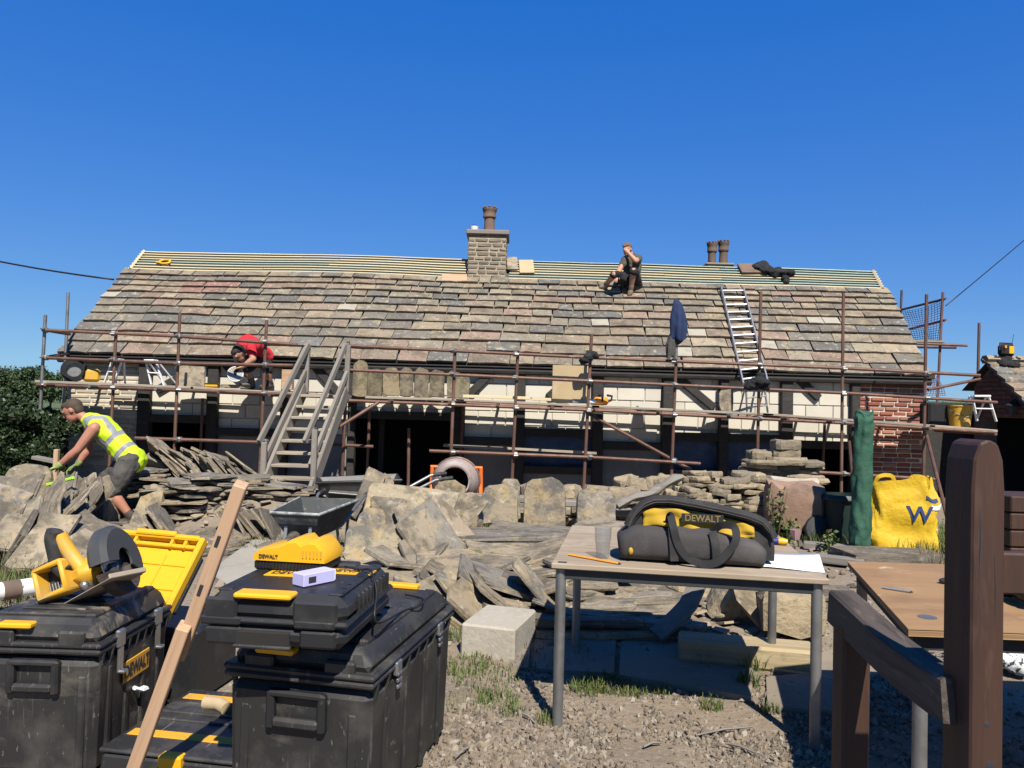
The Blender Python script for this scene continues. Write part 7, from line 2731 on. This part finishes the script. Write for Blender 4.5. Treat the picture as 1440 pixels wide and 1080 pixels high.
    # boots
    for s_ in 'LR':
        b = MB()
        an, toe = J['an' + s_], J['toe' + s_]
        kn = J['kn' + s_]
        dn = (an - kn).normalized()
        b.limb([an - dn * .08, an - dn * .02], [.05, .052], 12)
        b.limb([an + V(0, 0, -.035), lerp(an + V(0, 0, -.04), toe, .55), toe], [.05, .048, .043], 12)
        remesh(b.build('boot', boots, root, world=True), vox, 2)
    if glove:
        for s_, sd in (('L', 1), ('R', -1)):
            b = MB()
            hand_mesh(b, J['ha' + s_], J['hd' + s_], J.get('pn' + s_, V(0, 0, -1)), sd, hcurl[0 if s_ == 'L' else 1], 1.12)
            b.limb([lerp(J['el' + s_], J['ha' + s_], .84), J['ha' + s_]], [.04, .037], 12)
            remesh(b.build('glove', glove, root, world=True), .007, 2)
    return root


# --- worker in the lime vest, bent over the slabs
D1, N1, F1 = 8.5, 8.32, 8.68
J = dict(hip=P(182, 643, D1), neck=P(124, 591, D1), head=P(103, 578, D1 - .02), hunch=V(.02, 0, .045),
         shL=P(133, 602, N1), elL=P(109, 633, N1 - .06), haL=P(82, 656, N1 - .05), hdL=V(-1, 0, -.45), pnL=V(-.2, 0, -1),
         shR=P(127, 601, F1), elR=P(124, 632, F1 + .05), haR=P(110, 652, F1), hdR=V(-.9, -.1, -.6), pnR=V(-.2, 0, -1),
         hpL=P(182, 650, N1 + .07), knL=P(157, 693, N1 - .03), anL=P(186, 729, N1 + .02),
         hpR=P(181, 650, F1 - .07), knR=P(132, 691, F1), anR=P(139, 722, F1 + .05))
J['toeL'] = J['anL'] + V(-.17, -.03, -.055)
J['toeR'] = J['anR'] + V(-.17, -.02, -.055)
mv = mat('lime_vest', (.62, .86, .02), .6, bump=(9, .5, .012), emit=None)
nt = mv.node_tree                                          # grey reflective bands printed across the vest
N, L = nt.nodes, nt.links
bs = N['Principled BSDF']
src = bs.inputs['Base Color'].links[0].from_socket
ax = (J['neck'] - J['hip']).normalized()
ge = N.new('ShaderNodeNewGeometry')
sub = N.new('ShaderNodeVectorMath')
sub.operation = 'SUBTRACT'
sub.inputs[1].default_value = J['hip']
L.new(ge.outputs['Position'], sub.inputs[0])


def band(axis, centre, half, lo=None):
    dt = N.new('ShaderNodeVectorMath')
    dt.operation = 'DOT_PRODUCT'
    dt.inputs[1].default_value = axis
    L.new(sub.outputs[0], dt.inputs[0])
    c = N.new('ShaderNodeMath')
    c.operation = 'COMPARE'
    c.inputs[1].default_value = centre
    c.inputs[2].default_value = half
    L.new(dt.outputs['Value'], c.inputs[0])
    return c.outputs[0], dt.outputs['Value']


b1, tv = band(ax, .065, .027)
b2, _ = band(ax, .235, .027)
s1, _ = band((0, 1, 0), -.12, .03)
s2, _ = band((0, 1, 0), .12, .03)
gt = N.new('ShaderNodeMath')
gt.operation = 'GREATER_THAN'
gt.inputs[1].default_value = .235
L.new(tv, gt.inputs[0])


def mth(op, a, b_):
    m = N.new('ShaderNodeMath')
    m.operation = op
    L.new(a, m.inputs[0])
    L.new(b_, m.inputs[1])
    return m.outputs[0]


msk = mth('MAXIMUM', mth('MAXIMUM', b1, b2), mth('MULTIPLY', mth('MAXIMUM', s1, s2), gt.outputs[0]))
mix = N.new('ShaderNodeMix')
mix.data_type = 'RGBA'
L.new(msk, mix.inputs[0])
L.new(src, mix.inputs[6])
mix.inputs[7].default_value = (.2, .205, .21, 1)
L.new(mix.outputs[2], bs.inputs['Base Color'])
person('worker in a lime reflective vest and grey shorts bending over the slabs', J, (-.86, -.12, -.48), (-.5, 0, .86), m_skin2, mv, m_shorts, m_boot, m_hair, glove=m_glove, vest=True)

# --- red-shirted worker cutting on the deck
fz = deckp(360, 12.0).z
J = dict(hip=P(367, 499, 12.12), neck=P(342, 488, 11.62), head=P(337, 497, 11.52), hunch=V(0, .0, .09),
         shL=P(354, 491, 11.55), elL=P(356, 505, 11.5), haL=P(341, 516, 11.5), hdL=V(-1, -.1, -.3), pnL=V(0, 0, -1),
         shR=P(336, 489, 11.78), elR=P(333, 500, 11.7), haR=P(333, 509, 11.6), hdR=V(-.2, -.2, -1), pnR=V(1, 0, 0),
         hpL=P(362, 502, 12.02), hpR=P(371, 503, 12.2))
ankL, ankR = deckp(354, 11.9, .1), deckp(379, 12.15, .1)
J['anL'], J['anR'] = ankL, ankR
J['knL'] = lerp(J['hpL'], ankL, .48) + V(-.08, -.14, 0)
J['knR'] = lerp(J['hpR'], ankR, .48) + V(.06, -.14, 0)
J['toeL'], J['toeR'] = ankL + V(-.13, -.12, -.055), ankR + V(-.08, -.15, -.055)
person('worker in a red shirt stooping over a cutting disc on the scaffold deck', J, (-.35, -.45, -.8), (-.5, -.6, .55), m_skin, m_red, m_blackcloth, m_boot, m_darkhair, sleeve=.5)
gp = P(331, 526, 11.5)
gr = thing('angle_grinder', 'angle grinder with pale round disc held by the red-shirted worker', 'grinder', tuple(gp))
GM = Matrix.Rotation(R(80), 4, 'X') @ Matrix.Rotation(R(20), 4, 'Y')
MB().lathe([(0, -.004), (.105, -.004), (.105, .004), (0, .004)], 28, GM).build('disc', m_galv, gr, smooth=40)
MB().lathe([(.03, -.03), (.115, -.03), (.12, 0), (.115, .02), (.105, .02), (.105, -.018), (.03, -.018)], 20, GM @ Matrix.Translation((0, 0, -.012))).build('guard', m_white, gr, smooth=40)
MB().limb([V(0, .03, .03), V(.03, .06, .16), V(.07, .08, .26)], [.036, .034, .03], 10).build('body', m_blackcloth, gr, smooth=180)
MB().lathe([(0, -.007), (.02, -.007), (.02, .012), (0, .012)], 12, GM @ Matrix.Translation((0, 0, .01))).build('flange', m_ink, gr)
MB().limb([V(0, .05, .05), V(.03, -.02, .17)], [.014, .016], 8).build('side_handle', m_blackcloth, gr, smooth=180)
# something for the saw to bite on
stone(SLAB, 'stone_slab', deckp(330, 11.7, .03), (0, 0, .2), (.45, .32, .05), 'stone slate lying on the deck under the cutting disc', cat='stone slab')

# --- roofer resting on the battens
h3 = roofhit(890, 396, .14)
Y3 = h3.y
J = dict(hip=h3, neck=P(889, 361, Y3 - .02), head=P(882, 351, Y3 - .08), hunch=V(0, .05, 0),
         shR=P(879, 366, Y3 - .12), elR=P(872, 378, Y3 - .2), haR=P(867, 388, Y3 - .38), hdR=V(-.2, -.6, -.7), pnR=V(0, 0, -1),
         shL=P(898, 364, Y3 + .02), elL=P(894, 367, Y3 - .30), haL=P(884, 356, Y3 - .26), hdL=V(-.5, .2, .75), pnL=V(0, 1, 0),
         hpR=P(884, 396, Y3 - .05), hpL=P(894, 397, Y3 - .02),
         knR=P(864, 386, Y3 - .42), knL=P(891, 381, Y3 - .42))
J['anR'] = roofhit(852, 400, .14)
J['anL'] = roofhit(887, 407, .16)
J['toeR'] = roofhit(845, 404, .07)
J['toeL'] = roofhit(885, 414, .09)
person('roofer in a dark shirt and shorts sitting on the battens shading his face', J, (-.55, -.8, -.15), (0, 0, 1), m_skin, m_olive, m_blackcloth, m_tanboot, mat('brown_cap', (.15, .10, .065), .9), sleeve=.55, cap=True, vox=.011)
